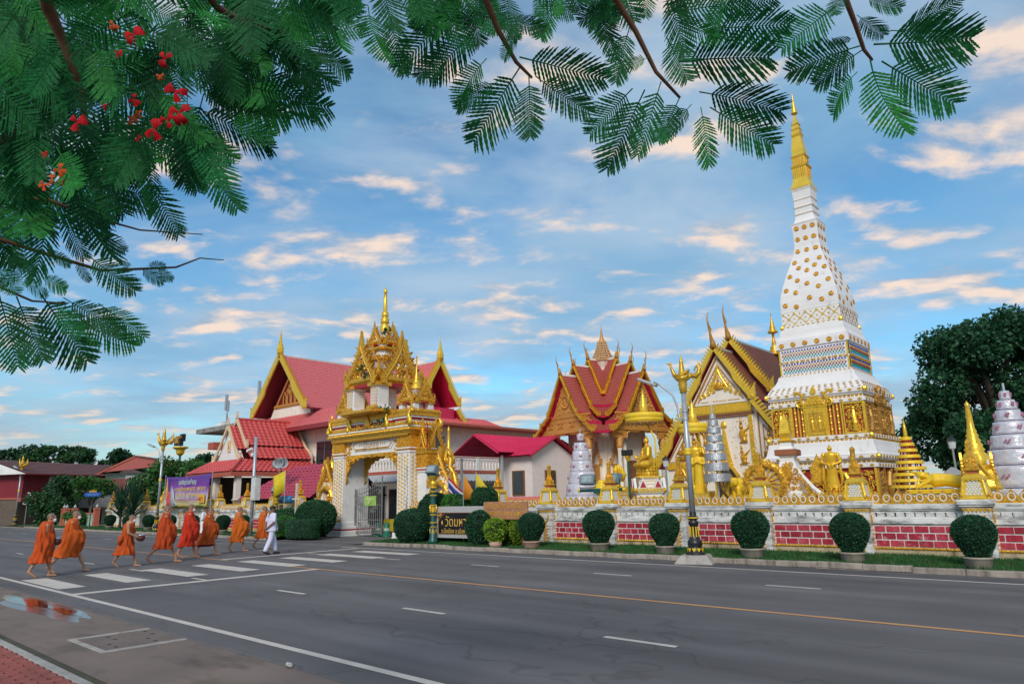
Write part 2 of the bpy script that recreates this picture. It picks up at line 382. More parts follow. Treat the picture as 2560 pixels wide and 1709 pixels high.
grass(-24.1, 1.5, 17.46, 19.75, 52000, 0.085, 3, 'short green grass on the verge before the white temple wall')
grass(-70, -32.0, 17.46, 19.7, 30000, 0.085, 4, 'short green grass on the verge left of the gate')
# near footpath: kerb and interlocking red pavers
struct(MB().box(-60, 30, 2.5, 2.62, -0.05, 0.095).build('footpath_kerb', CONC, bevel=0.02))
struct(MB().box(-60, 30, -30, 2.5, -0.05, 0.07).build('footpath', mat('paver_joint', (0.10, 0.07, 0.05), rough=0.95, var=0.3)))
sheet('gutter_moss', -60, 30, 2.62, 2.85, -0.012, mat('gutter_dirt', (0.075, 0.06, 0.035), rough=0.9, var=0.4, scale=3, stain=(0.03,0.05,0.015), stain_amt=0.4), 40)
PAVER = mat('red_paver', (0.30, 0.075, 0.055), rough=0.85, var=0.22, scale=7, bump=0.25, bscale=60, stain=(0.14,0.06,0.045), stain_amt=0.2)
fp = bpy.data.objects['footpath']
def paver_mesh():
    L_, W_ = 0.225, 0.1125; P = []
    def wav(t): return 0.016*math.sin(2*PI*t)
    n = 14
    bot = [(-L_/2+L_*i/n, -W_/2+wav(i/n)) for i in range(n+1)]; top = [(-L_/2+L_*i/n, W_/2+wav(i/n)) for i in range(n+1)]
    poly = bot+top[::-1]; cx = 0
    b = MB(); k = 0.965
    vs = [(x*k, y*0.93, 0.028) for x, y in poly]+[(x*.985, y*.975, 0.02) for x, y in poly]+[(x*.985, y*.975, 0) for x, y in poly]; m = len(poly)
    fs = [tuple(range(m))]
    for j in (0, 1):
        for i in range(m): fs.append((j*m+i, (j+1)*m+i, (j+1)*m+(i+1)%m, j*m+(i+1)%m))
    return b.add(vs, fs).build('paver', PAVER, fp)
pm = paver_mesh(); first = True; cnt = 0
for j in range(0, 11):
    for i in range(0, 26):
        x = -12.4+i*0.226+(0.113 if j % 2 else 0); y = 2.43-j*0.1135
        M = T(x, y, 0.07+rnd.uniform(-.003,.003), R(90) if False else 0)
        if first: pm.matrix_local = M; first = False
        else: inst(pm, 'paver', fp, M)
        cnt += 1
# drain cover in the apron, puddle, litter
MH = thing('drain_cover', 'concrete drain cover with lifting slots set in the pavement', 'drain cover', (-10.82, 3.9, -0.014))
fr = MB()
for x0, x1, y0, y1 in ((-.69,-.60,-.56,.5), (.60,.69,-.56,.5), (-.60,.60,-.56,-.48)): fr.box(x0,x1,y0,y1,-.02,.012)
fr.build('frame', CONC, MH, bevel=0.006)
SLAB = mat('drain_slab', (0.165, 0.125, 0.105), rough=0.9, var=0.15, scale=3, bump=0.3)
for s in (0, 1):
    y0, y1 = (-.465, 0.005) if s == 0 else (0.02, 0.5)
    sl = MB().box(-.585, .585, y0, y1, -.01, .008).build('slab', SLAB, MH)
    for x in (-.42, -.15, .18, .43): MB().box(x-.035, x+.035, (y0+y1)/2-.02+(.1 if x < 0 else -.08), (y0+y1)/2+.02+(.1 if x < 0 else -.08), .0065, .0105).build('slot', DARK, sl)
WATER = mat('puddle_water', (0.02, 0.02, 0.02), rough=0.02, var=0.1, spec=1.0)
def blob(name, pts, z, m, lab, cat):
    b = MB(); n = len(pts); b.add([(x, y, z) for x, y in pts], [tuple(range(n))]); return b.build(name, m)
def wob(cx, cy, rx, ry, n, seed, amp=0.25):
    return [(cx+rx*math.cos(2*PI*i/n)*(1+amp*noise.noise((math.cos(2*PI*i/n)*1.5, math.sin(2*PI*i/n)*1.5, seed))), cy+ry*math.sin(2*PI*i/n)*(1+amp*noise.noise((math.cos(2*PI*i/n)*1.5+4, math.sin(2*PI*i/n)*1.5, seed)))) for i in range(n)]
struct(blob('water', wob(-16.9, 4.08, 1.5, 0.20, 60, 2, 0.7), -0.010, WATER, '', ''))
struct(blob('water', wob(-14.6, 4.17, 0.8, 0.12, 40, 5, 0.6), -0.0095, WATER, '', ''))
WETC = mat('wet_concrete', (0.10, 0.085, 0.075), rough=0.16, var=0.2, scale=2)
struct(blob('wet_patch', wob(-15.6, 4.02, 2.6, 0.33, 70, 8, 0.6), -0.0125, WETC, '', ''))
cup = MB().tube([(0,0,0.035),(0.09,0.03,0.03),(0.16,0.02,0.02)], [0.05,0.045,0.03], 9).build('crushed_cup', mat('litter_white', (0.40,0.40,0.37), var=0.5, scale=40), None, True, T(-7.52, 4.40, 0, 0, .55))
tag(cup, 'crushed white drinking cup lying at the ragged road edge', 'litter')
# ------------------------------------------------------------------ ornament helpers
def flame(h, w, lean=0.0):
    return [(-w*.42,0),(w*.42,0),(w*.5,h*.22),(w*.34+lean*.2,h*.48),(w*.13+lean*.55,h*.74),(lean,h),(-w*.08+lean*.45,h*.76),(-w*.30+lean*.12,h*.5),(-w*.5,h*.24)]
def petal(h, w):
    half = [(w*.34,0),(w*.46,h*.22),(w*.5,h*.42),(w*.38,h*.62),(w*.18,h*.80),(w*.06,h*.92)]
    return half+[(0,h)]+[(-x,z) for x,z in half[::-1]]
def spiral(mb, cx, cz, r, y, turns=1.2, a0=0.0, hand=1, th=0.02, n=11, sides=5, tail=None):
    pts = []; rad = []
    for i in range(n):
        t = i/(n-1); a = a0+hand*t*turns*2*PI; rr = r*(1-t*0.82)
        pts.append((cx+rr*math.cos(a), y, cz+rr*math.sin(a))); rad.append(th*(1.05-t*0.45))
    mb.tube(pts, rad, sides)
    mb.ell((pts[-1][0], y, pts[-1][2]), th*1.25, 6, 4)
def scrollwork(mb, x0, x1, z0, z1, y, r, seed, th=None, mask=None):
    """dense carved foliage: spirals with leaf tips, staggered rows"""
    g = random.Random(seed); th = th or r*.2; row = 0; z = z0+r*.8
    while z < z1-r*.3:
        x = x0+r*.8+(r*.8 if row % 2 else 0)
        while x < x1-r*.3:
            if not mask or mask(x, z):
                spiral(mb, x+g.uniform(-.1,.1)*r, z+g.uniform(-.1,.1)*r, r*g.uniform(.75,.98), y+g.uniform(0,.3)*th, g.uniform(.9,1.4), g.uniform(0,6.3), g.choice((-1,1)), th)
                a = g.uniform(0,6.28)
                mb.prism(flame(r*1.0, r*.42, g.uniform(-.3,.3)*r), -th*.7, th*.5, Matrix.Translation((x+math.cos(a)*r*.4, y, z+math.sin(a)*r*.4)) @ Matrix.Rotation(g.uniform(0,6.28), 4, 'Y'))
            x += r*1.75
        z += r*1.5; row += 1
def diamond(w, h): return [(-w,0),(0,-h),(w,0),(0,h)]

# ------------------------------------------------------------------ boundary wall of the temple
BRICK = [mat('red_brick_%d' % i, c, rough=0.75, var=0.30, scale=9, bump=0.35, bscale=26, stain=(0.55,0.22,0.24), stain_amt=0.10, stain_scale=(2.5,2.5,2.5)) for i, c in enumerate(((0.40,0.020,0.045),(0.34,0.018,0.038),(0.46,0.045,0.07),(0.29,0.014,0.028)))]
MORTAR = mat('white_mortar', (0.72,0.68,0.67), rough=0.8, var=0.08, stain=(0.35,0.25,0.22), stain_amt=0.1)
TILEW = mat('white_scale_tile', (0.62,0.64,0.66), rough=0.5, var=0.12, scale=25)
WOLDB = mat('wall_base', (0.50,0.40,0.26), rough=0.9, var=0.2, scale=5, stain=(0.13,0.10,0.06), stain_amt=0.3)
PANELW = None
def lantern_parts():
    """cap, pattern, lantern and spire of one pillar, built about the pillar's axis with z from the ground"""
    P = {}
    b = MB(); b.sq([(.31,.05),(.30,.16),(.285,.24),(.285,1.26),(.30,1.30)]); P['pillar'] = (b, WHITEOLD, .008)
    b = MB(); b.sq([(.305,1.302),(.345,1.33),(.345,1.36),(.375,1.38),(.375,1.47),(.36,1.49)]); P['cap'] = (b, WHITEOLD, .008)
    b = MB()
    for s in range(4):
        Q = Matrix.Rotation(s*PI/2, 4, 'Z')
        for k in range(7): b.prism([(-.036,0),(.036,0),(.028,-.03),(0,-.07),(-.028,-.03)], -.306, -.28, Q @ T(-.245+k*.0816, 0, 1.262))
        b.box(-.29,.29,-.303,-.28,1.262,1.285,Q)
        # draped garland and lattice foot below it
        for sx in (-1,1):
            b.tube([(sx*.15,-.297,1.14),(sx*.13,-.30,1.0),(sx*.07,-.302,.90),(0,-.305,.86)], [.022,.03,.036,.04], 6, Q)
        zz_ = .80
        while zz_ > .26:
            w_ = .10
            for sx in (-1,1): b.tube([(sx*.02,-.295,zz_),(sx*w_,-.297,zz_-.05),(sx*.02,-.295,zz_-.1)], .017, 5, Q)
            b.ell((0,-.292,zz_-.05),(.028,.016,.035),6,4,Q); zz_ -= .1
    P['garland'] = (b, GOLD, 0)
    b = MB(); b.sq([(.30,1.491),(.31,1.52),(.29,1.57),(.255,1.585),(.185,1.96),(.20,1.97),(.225,1.945),(.23,1.99),(.15,2.08),(.12,2.10)])
    for s in range(4):
        Q = Matrix.Rotation(s*PI/2, 4, 'Z')
        for sx in (-1,1):
            b.tube([(sx*.255,-.255,1.575),(sx*.20,-.20,1.95)], [.042,.03], 6, Q)
            b.prism(flame(.13,.10), -.03, .03, Q @ T(sx*.27, -.27, 1.53, sx*R(45)))
        for k in range(5): b.prism([(-.045,0),(.045,0),(.03,-.03),(0,-.055),(-.03,-.03)], -.012, .012, Q @ T(-.17+k*.085, -.222, 1.965))
    P['lantern'] = (b, GOLDB, .004)
    b = MB()
    for s in range(4):
        Q = Matrix.Rotation(s*PI/2, 4, 'Z')
        for r_ in range(6):
            z0 = 1.60+r_*.056; hw = .185-(z0-1.6)*.17
            n = 5
            for k in range(n):
                x = -hw+2*hw*(k+.5+(.5 if r_ % 2 else 0))/n
                if abs(x) > hw-.01: continue
                b.prism(diamond(.036,.034), -.006, .006, Q @ Matrix.Translation((x, -.252+(z0-1.6)*.187, z0+.02)) @ Matrix.Rotation(R(-11), 4, 'X'))
    P['scale_tiles'] = (b, TILEW, 0)
    b = MB(); b.sq([(.115,2.101),(.12,2.16)]); P['neck_band'] = (b, TERRA, 0)
    b = MB(); b.sq([(.15,2.161),(.16,2.19),(.13,2.22),(.10,2.24),(.12,2.27),(.11,2.31),(.075,2.35),(.085,2.38),(.07,2.44),(.05,2.46),(.048,2.80),(.058,2.82),(.05,2.86),(.006,2.92)])
    for s in range(4):
        Q = Matrix.Rotation(s*PI/2, 4, 'Z')
        b.prism(flame(.22,.16), -.02, .02, Q @ T(0,-.11,2.22)); b.prism(flame(.15,.07,.02), -.015, .015, Q @ T(.1,-.1,2.20,R(45)))
        b.prism(flame(.16,.10), -.015, .015, Q @ T(0,-.075,2.38))
    P['spire'] = (b, GOLD, 0)
    return P
SEMA = None
def temple_wall(name, label, xs, x_start, x_end, brick_on):
    """xs: pillar centres"""
    Wl = thing(name, label, 'wall', ((x_start+x_end)/2, 19.98, 0)); ox = (x_start+x_end)/2
    core = MB()
    b = MB(); b.box(x_start-ox, x_end-ox, -.11, .11, 0.05, .30).box(x_start-ox, x_end-ox, -.10, .10, .30, .345); b.build('base_course', WOLDB, Wl)
    b = MB().box(x_start-ox, x_end-ox, -.07, .07, .345, .885); b.build('mortar_bed', MORTAR, Wl)
    # ledge, slotted band, coping
    b = MB().box(x_start-ox, x_end-ox, -.09, .09, .885, .915).box(x_start-ox, x_end-ox, -.125, .12, .915, .99).box(x_start-ox, x_end-ox, -.105, .11, .99, 1.05)
    b.build('ledge', WHITEOLD, Wl, bevel=.006)
    b = MB(); x = x_start; k = 0
    pitch = .225
    while x < x_end-.01:
        x1 = min(x+pitch, x_end); b.box(x+.05-ox, x1-ox, -.085, .085, 1.085, 1.185) if x1-x > .06 else None; x = x1
    b.box(x_start-ox, x_end-ox, -.085, .085, 1.05, 1.085).box(x_start-ox, x_end-ox, -.085, .085, 1.185, 1.235)
    bb = b.build('slotted_band', WHITEOLD, Wl)
    MB().box(x_start-ox, x_end-ox, -.12, .12, 1.235, 1.27).box(x_start-ox, x_end-ox, -.14, .14, 1.27, 1.40).build('coping', WHITEOLD, Wl, bevel=.01)
    # gold rope moulding
    b = MB(); x = x_start
    while x < x_end:
        b.ell((x+.045-ox, -.12, .315), (.055,.03,.034), 6, 4, None); x += .085
    tag(b.build('rope_moulding', GOLD, Wl), None, None, kind='stuff')
    # pillars
    P = lantern_parts(); made = {}
    for i, px in enumerate(xs):
        pil = None
        for nm, (mb, m, bev) in P.items():
            if nm not in made:
                o = mb.build(nm, m, None, bevel=bev); made[nm] = o
            else: o = inst(made[nm], nm)
            if nm == 'pillar': pil = o; o.parent = Wl; o.location = (px-ox, 0, 0); o.rotation_euler = (0,0,rnd.uniform(-.01,.01))
            else: o.parent = pil; o.location = (0,0,0)
    # bricks and crest leaves between pillars
    ends = sorted(xs); spans = []
    if ends[0]-x_start > .9: spans.append((x_start, ends[0]-.31))
    spans += [(a+.31, c-.31) for a, c in zip(ends, ends[1:])]
    if x_end-ends[-1] > .9: spans.append((ends[-1]+.31, x_end))
    bm_ = {}
    for (a, c) in spans:
        if brick_on(a, c):
            for r_ in range(3):
                z = .36+r_*.176; x = a+.02-(.17 if r_ == 1 else 0)
                while x < c-.04:
                    x0 = max(x, a+.015); x1 = min(x+rnd.choice((.27,.29,.31,.24)), c-.015)
                    if x1-x0 > .05:
                        key = (round((x1-x0)*50)/50)
                        if key not in bm_:
                            bm_[key] = MB().box(-key/2, key/2, -.022, .02, 0, .142).build('brick', BRICK[0], Wl, bevel=.007); o = bm_[key]
                        else: o = inst(bm_[key], 'brick', Wl)
                        o.location = ((x0+x1)/2-ox, -.07+rnd.uniform(-.003,.003), z)
                        o.material_slots[0].link = 'OBJECT'; o.material_slots[0].material = BRICK[rnd.choice((0,0,1,2,2,3))]
                    x = x1+.032
        n = max(1, round((c-a)/.262)); p = (c-a)/n
        global SEMA
        for k in range(n):
            x = a+(k+.5)*p
            if SEMA is None:
                b = MB(); b.prism(petal(.33,.25), -.05, .05, T(0,0,1.40), .16); b.box(-.131,.131,-.06,.06,1.398,1.44)
                for s in (-1,1): b.prism(petal(.13,.09), -.065, .05, T(s*.115,0,1.42), .2)
                SEMA = [b.build('crest_leaf', GOLD, Wl)]
                b = MB()
                for yy in (-.056,):
                    pts = [(math.cos(2*PI*i/14)*.072, yy, 1.545+math.sin(2*PI*i/14)*.088) for i in range(15)]; b.tube(pts, .013, 5)
                SEMA.append(b.build('ring', WHITE, SEMA[0]))
                SEMA.append(MB().ell((0,-.055,1.545),(.036,.02,.042),8,5).build('boss', GOLDO, SEMA[0]))
                o = SEMA[0]
            else:
                o = inst(SEMA[0], 'crest_leaf', Wl)
                for q in SEMA[1:]: inst(q, q.name.split('.')[0], o)
            o.location = (x-ox, 0, 0)
    return Wl
temple_wall('temple_wall', 'white temple wall with red brick panels and gold lanterns right of the gate', [-21.75,-19.05,-16.45,-13.79,-11.13,-8.49,-5.88,-3.22,-0.55], -24.4, 1.6, lambda a, c: a > -19.5)
temple_wall('temple_wall', 'white temple wall with red brick panels left of the gate, behind the banner', [-61.5,-58,-54.6,-51.2,-47.8,-44.4,-42.85,-39.4,-36.2,-33.6], -62, -32.2, lambda a, c: a > -46)

# ------------------------------------------------------------------ leaves and topiary
def leaf_mat(name, col, island=0.35, trans=0.25, rough=0.55):
    return mat(name, col, rough=rough, var=0.25, scale=3.0, island=island, trans=trans)
TOP = leaf_mat('topiary_leaf', (0.016,0.085,0.036), .5); TOPC = mat('topiary_core', (0.008,0.035,0.014), rough=0.9, var=0.3)
BUSHL = leaf_mat('bright_bush_leaf', (0.05,0.21,0.02)); YELL = leaf_mat('yellow_green_leaf', (0.20,0.34,0.02))
HEDGE = leaf_mat('hedge_leaf', (0.018,0.10,0.032))
def leafy(name, shape, n, size, m, parent, seed, jitter=0.12, core=None, up=0.2):
    """shape(u, v) -> (point, normal); leaf quads laid on and sticking out of the surface"""
    g = random.Random(seed); b = MB()
    for _ in range(n):
        p, nn = shape(g.random(), g.random()); p = Vector(p); nn = Vector(nn).normalized()
        d = (nn*g.uniform(.35,1.0)+Vector((g.uniform(-1,1),g.uniform(-1,1),g.uniform(-1,1)+up))*.6).normalized()
        s = d.cross(Vector((g.uniform(-1,1),g.uniform(-1,1),g.uniform(-1,1)))).normalized()
        l_ = size*g.uniform(.6,1.35); w_ = l_*.34; p = p+nn*g.uniform(-jitter,jitter*.7)*size*4*.25
        b.add([p-d*l_*.3, p+s*w_+d*l_*.15, p+d*l_*.7, p-s*w_+d*l_*.15], [(0,1,2,3)])
    return b.build(name, m, parent)
def ball_shape(prof, wob=.05, seed=0):
    """prof: list of (r, z) bottom to top; returns a surface sampler and a core mesh"""
    tot = [0]
    for a, c in zip(prof, prof[1:]): tot.append(tot[-1]+(a[0]+c[0])*.5*math.hypot(c[0]-a[0], c[1]-a[1])+1e-5)
    def f(u, v):
        t = u*tot[-1]; i = 0
        while i < len(tot)-2 and tot[i+1] < t: i += 1
        k = (t-tot[i])/(tot[i+1]-tot[i]); a, c = prof[i], prof[i+1]
        r = a[0]+(c[0]-a[0])*k; z = a[1]+(c[1]-a[1])*k; an = v*2*PI
        q = 1+wob*noise.noise((math.cos(an)*1.6, math.sin(an)*1.6, z*2+seed))
        dr, dz = c[0]-a[0], c[1]-a[1]
        return (r*math.cos(an)*q, r*math.sin(an)*q, z), (math.cos(an)*dz, math.sin(an)*dz, -dr)
    return f
def core_of(prof, k=.93):
    return MB().lathe([(max(r*k,.004), z) for r, z in prof], 18)
TPROF = [(.05,.30),(.24,.31),(.30,.38),(.36,.50),(.45,.66),(.525,.85),(.55,1.02),(.53,1.16),(.45,1.30),(.32,1.40),(.16,1.45),(.02,1.46)]
def topiary_pot(label, loc, s, seed, potm):
    t = thing('potted_topiary', label, 'topiary', loc, rnd.uniform(0,6), 'clipped topiary balls in pots along the wall')
    MB().lathe([(.30,0),(.335,.02),(.355,.27),(.385,.28),(.385,.325),(.35,.33),(.345,.29),(.01,.285)], 24).build('pot', potm, t, True)
    core_of(TPROF, .96).build('stem_core', TOPC, t, True)
    leafy('foliage', ball_shape(TPROF, .06, seed), 5600, .062, TOP, t, seed, .25)
    t.scale = (s,s,s); return t
POT = mat('old_pot', (0.34,0.30,0.25), rough=0.85, var=0.18, scale=6, bump=0.2, stain=(0.16,0.14,0.07), stain_amt=0.3); POT2 = mat('pink_pot', (0.50,0.30,0.24), rough=0.85, var=0.12)
tp0 = topiary_pot('clipped dark green topiary ball in a wide grey pot, nearest the right edge', (-3.03,17.85,.1), .74, 1, POT)
for (x, s, lab) in ((-5.53,.75,'clipped dark green topiary ball in a grey pot between golden Buddha and reclining statue'),(-7.98,.84,'clipped dark green topiary ball in a grey pot just right of the street lamp'),
                  (-10.52,.74,'clipped dark green topiary ball in a grey pot just left of the street lamp'),(-12.8,.86,'clipped dark green topiary ball in a mossy pot before the umbrella-shaded Buddha')):
    dup(tp0, (x,17.85,.1), rnd.uniform(0,6), lab, (s*rnd.uniform(.96,1.04), s*rnd.uniform(.96,1.04), s*rnd.uniform(.95,1.04)))
tp5 = dup(tp0, (-15.53,17.85,.1), 2.0, 'clipped dark green topiary ball in a pinkish pot beside the wooden board', .78)
for c in tp5.children:
    if c.name.startswith('pot'): c.material_slots[0].link = 'OBJECT'; c.material_slots[0].material = POT2

# ------------------------------------------------------------------ street lamps with gilded swans
def swan_mb():
    """mythical swan carrying a pointed spire, along +x (head at -x)"""
    b = MB()
    b.tube([(.42,0,.30),(.30,0,.14),(.05,0,.06),(-.18,0,.10),(-.34,0,.26),(-.44,0,.52),(-.50,0,.72)], [.03,.13,.17,.16,.115,.075,.055], 10)
    b.ell((-.53,0,.80),(.10,.055,.065),10,7); b.tube([(-.58,0,.81),(-.70,0,.84),(-.76,0,.78)], [.04,.025,.008], 6)
    b.tube([(-.50,0,.85),(-.44,0,.95),(-.50,0,1.0)], [.03,.02,.005], 6)
    b.tube([(.42,0,.20),(.62,0,.14),(.76,0,.28),(.80,0,.50),(.70,0,.62),(.60,0,.52),(.56,0,.38)], [.12,.14,.12,.08,.055,.045,.05], 8)
    b.tube([(.74,0,.50),(.80,0,.70),(.74,0,.92)], [.05,.05,.006], 6)
    for s in (-1,1):
        b.tube([(-.30,s*.14,.24),(0,s*.20,.20),(.28,s*.17,.40),(.36,s*.12,.56)], [.03,.075,.06,.01], 8); b.tube([(-.24,s*.13,.15),(.05,s*.2,.08),(.34,s*.16,.22)], [.03,.06,.02], 8)
    b.lathe([(.17,.16),(.17,.36),(.15,.42),(.125,.46),(.135,.50),(.09,.82),(.10,.84),(.045,1.06),(.02,1.2),(.004,1.34)], 12)
    return b
LG = mat('lamp_gold', (0.60,0.36,0.03), rough=0.38, metal=0.45, var=0.18, scale=8, stain=(0.16,0.07,0.02), stain_amt=0.10)
def street_lamp(label, loc, rz, pole_h, base, ss=.95):
    t = thing('street_lamp', label, 'street lamp', loc, rz, 'street lamps topped with gilded swans')
    if base: MB().sq([(.52,-.10),(.48,.02),(.34,.20),(.32,.21)]).build('plinth', CONC, t, bevel=.02)
    z0 = .21 if base else 0.1
    bs = MB().lathe([(.26,z0),(.26,z0+.03),(.20,z0+.05),(.195,z0+.16),(.17,z0+.20),(.19,z0+.25),(.19,z0+.33),(.15,z0+.38),(.125,z0+.42),(.105,z0+.74),(.13,z0+.76),(.13,z0+.84),(.09,z0+.87),(.145,z0+.92),(.145,z0+.95),(.10,z0+.98),(.085,z0+1.0),(.095,z0+1.05),(.08,z0+1.09)], 20).build('cast_base', BLACKM, t, True)
    b = MB()
    for k in range(10):
        a = 2*PI*k/10; Q = Matrix.Rotation(a, 4, 'Z')
        b.prism([(-.055,0),(.055,0),(0,-.095)], -.205, -.192, Q @ T(0,0,z0+.165))
        b.prism([(-.014,0),(.014,0),(.012,.26),(-.012,.26)], -.127, -.11, Q @ Matrix.Translation((0,0,z0+.45)))
    b.lathe([(.135,z0+.915),(.153,z0+.925),(.153,z0+.945),(.135,z0+.955)], 20)
    tag(b.build('gold_trim', YELLOW, bs), None, None, kind='stuff')
    MB().lathe([(.075,z0+1.08),(.068,pole_h)], 14).build('pole', STEEL, t, True)
    zb = pole_h*.62
    MB().lathe([(.076,zb),(.10,zb+.02),(.10,zb+.07),(.085,zb+.09),(.10,zb+.11),(.10,zb+.16),(.076,zb+.18)], 14).build('collar', YELLOW, t, True)
    MB().lathe([(.078,pole_h-.02),(.10,pole_h),(.09,pole_h+.06),(.12,pole_h+.10),(.10,pole_h+.15),(.13,pole_h+.22),(.11,pole_h+.28),(.16,pole_h+.36),(.18,pole_h+.42),(.10,pole_h+.46)], 16).build('capital', LG, t, True)
    sw = swan_mb().build('swan', LG, t, True, T(0,0,pole_h+.34,0,ss), remesh=.03)
    arm = MB().tube([(-.07,0,pole_h-.75),(-.16,0,pole_h-.70),(-.20,0,pole_h-.35),(-.30,0,pole_h-.05),(-.62,0,pole_h+.26),(-.80,0,pole_h+.36)], [.028]*6, 8).build('arm', STEEL, t, True)
    hd = MB().box(-1.30,-.74,-.13,.13,-.035,.035).build('lamp_head', GREYP, t, False, Matrix.Translation((.24,0,pole_h+.06)) @ Matrix.Rotation(R(24), 4, 'Y'), bevel=.02)
    hd.location = (-.05,0,pole_h-.05)
    MB().box(-1.27,-.86,-.11,.11,-.045,-.037).build('lens', mat('led_lens', (0.30,0.32,0.34), rough=0.2, var=0.2, scale=40), hd)
    for z in (pole_h-.75, pole_h-.52): MB().lathe([(.085,z-.02),(.085,z+.02)], 12).box(-.2,-.06,-.02,.02,z-.015,z+.015).build('bracket', STEEL, t)
    return t
street_lamp('swan street lamp on a concrete plinth, nearest the camera, before the brick wall', (-9.22,17.15,0), R(18), 4.50, True, .60)
street_lamp('swan street lamp standing beside the purple banner', (-47.2,18.0,.05), R(25), 5.15, False)
street_lamp('swan street lamp farthest away at the left edge', (-82.3,18.2,.05), R(20), 5.3, False)
# ------------------------------------------------------------------ the tall white and gold chedi
CW = mat('chedi_white', (0.80,0.78,0.78), rough=0.55, var=0.05, scale=1.2, stain=(0.60,0.57,0.56), stain_amt=0.05)
CX, CY = -9.45, 30.0
CH = thing('chedi', 'tall white and gold chedi tower with mosaic bands and a gilded spire', 'stupa', (CX,CY,0))
RELRED = mat('carving_red', (0.30,0.02,0.015), rough=0.7, var=0.2)
GOLDSH = mat('shaded_gold', (0.42,0.22,0.045), rough=0.45, metal=0.35, var=0.25, scale=7)  # bright gold with shade put into its colour, for the chedi's shaded side
# lower box, terraces, main box, body
MB().sq([(2.05,0),(2.05,1.0),(1.95,1.06),(1.93,2.56)]).build('lower_block', RELRED, CH)
MB().sq([(2.02,2.56),(2.06,2.58),(2.06,2.72),(1.98,2.74),(1.98,2.86),(2.04,2.88),(2.16,2.92),(2.16,3.02),(2.10,3.04)]).build('lower_cornice', CW, CH)
MB().sq([(2.10,3.041),(2.13,3.06),(2.07,3.14),(2.00,3.40),(1.97,3.60)]).build('terrace', CW, CH, bevel=.02)
MB().sq([(1.93,3.6),(1.93,3.68),(1.97,3.70),(1.97,3.82),(1.90,3.84)]).build('plinth_band', CW, CH)
MB().sq([(1.80,3.84),(1.78,5.06)]).build('main_block', RELRED, CH)
MB().sq([(1.82,5.061),(1.86,5.08),(1.86,5.22),(1.80,5.24),(1.79,5.34),(1.85,5.36),(1.85,5.40),(1.92,5.44),(1.92,5.60),(1.86,5.63),(1.82,5.72),(1.72,5.90)]).build('main_cornice', CW, CH)
MB().sq([(1.72,5.901),(1.66,5.98),(1.60,6.05),(1.52,6.2),(1.47,6.36),(1.44,6.40)]).build('shoulder', CW, CH, bevel=.02)
MB().sq([(1.40,6.40),(1.385,6.47),(1.39,7.52)]).build('mosaic_block', CW, CH)
MB().sq([(1.40,7.521),(1.45,7.55),(1.45,7.83),(1.38,7.87),(1.40,7.90),(1.36,7.95),(1.30,8.1),(1.27,8.3),(1.25,8.36),(1.25,8.39),(1.22,8.41)]).build('disk_cornice', CW, CH)
body = [(1.20,8.41),(1.19,8.47),(1.17,9.14),(1.19,9.15),(1.17,9.18),(1.175,9.35),(1.17,9.6),(1.13,9.9),(1.05,10.25),(.94,10.65),(.80,11.1),(.67,11.5),(.58,11.8),(.53,12.1),(.515,12.4),(.52,12.8),(.545,13.12),(.575,13.20)]
MB().sq(body).build('body', CW, CH, bevel=.015)
MB().sq([(.50,13.2),(.44,13.26),(.39,13.45),(.365,13.60),(.40,13.62),(.40,13.66),(.365,13.70),(.375,13.92),(.415,13.94),(.40,13.99),(.365,14.0),(.37,14.28),(.395,14.30),(.37,14.34),(.39,14.70),(.43,14.80),(.43,14.84)]).build('neck', CW, CH)
MB().sq([(.43,14.841),(.44,14.88),(.37,15.02),(.33,15.2),(.305,15.35),(.30,15.37),(.305,15.86),(.345,15.88),(.345,15.92),(.27,15.94),(.27,16.36),(.305,16.38),(.305,16.42),(.255,16.44),(.24,16.55),(.255,16.75),(.21,17.1),(.175,17.4),(.21,17.47),(.21,17.52),(.17,17.54),(.165,17.72),(.18,17.74),(.15,17.78),(.14,17.98),(.155,18.0),(.11,18.05),(.06,18.35),(.015,18.58)]).build('spire', mat('spire_gold', (0.82,0.56,0.06), rough=.36, metal=.35, var=.06, scale=3), CH)
rib = MB()
for s in range(4):
    Q = Matrix.Rotation(s*PI/2, 4, 'Z')
    for z0, z1, hw in ((15.39,15.85,.30),(15.95,16.35,.265)):
        for k in range(7): x = -hw+.05+(2*hw-.1)*k/6; rib.box(x-.016, x+.016, -hw-.018, -hw+.01, z0, z1, Q)
    for z, hw in ((15.90,.35),(16.40,.31),(17.49,.212),(17.75,.18),(18.0,.155)):
        n = max(3, int(hw*26))
        for k in range(n): rib.prism(petal(.05,.055), -.012, .012, Q @ T(-hw+2*hw*(k+.5)/n, -hw, z+.02))
tag(rib.build('spire_ribs', GOLD, CH), None, None, kind='stuff')
MB().lathe([(.03,18.55),(.135,18.60),(.15,18.63),(.115,18.72),(.12,18.75),(.09,18.86),(.10,18.89),(.07,19.0),(.078,19.03),(.055,19.14),(.062,19.17),(.042,19.28),(.048,19.31),(.03,19.42),(.035,19.45),(.018,19.58),(.004,19.82)], 14).build('finial', GOLDB, CH, True)
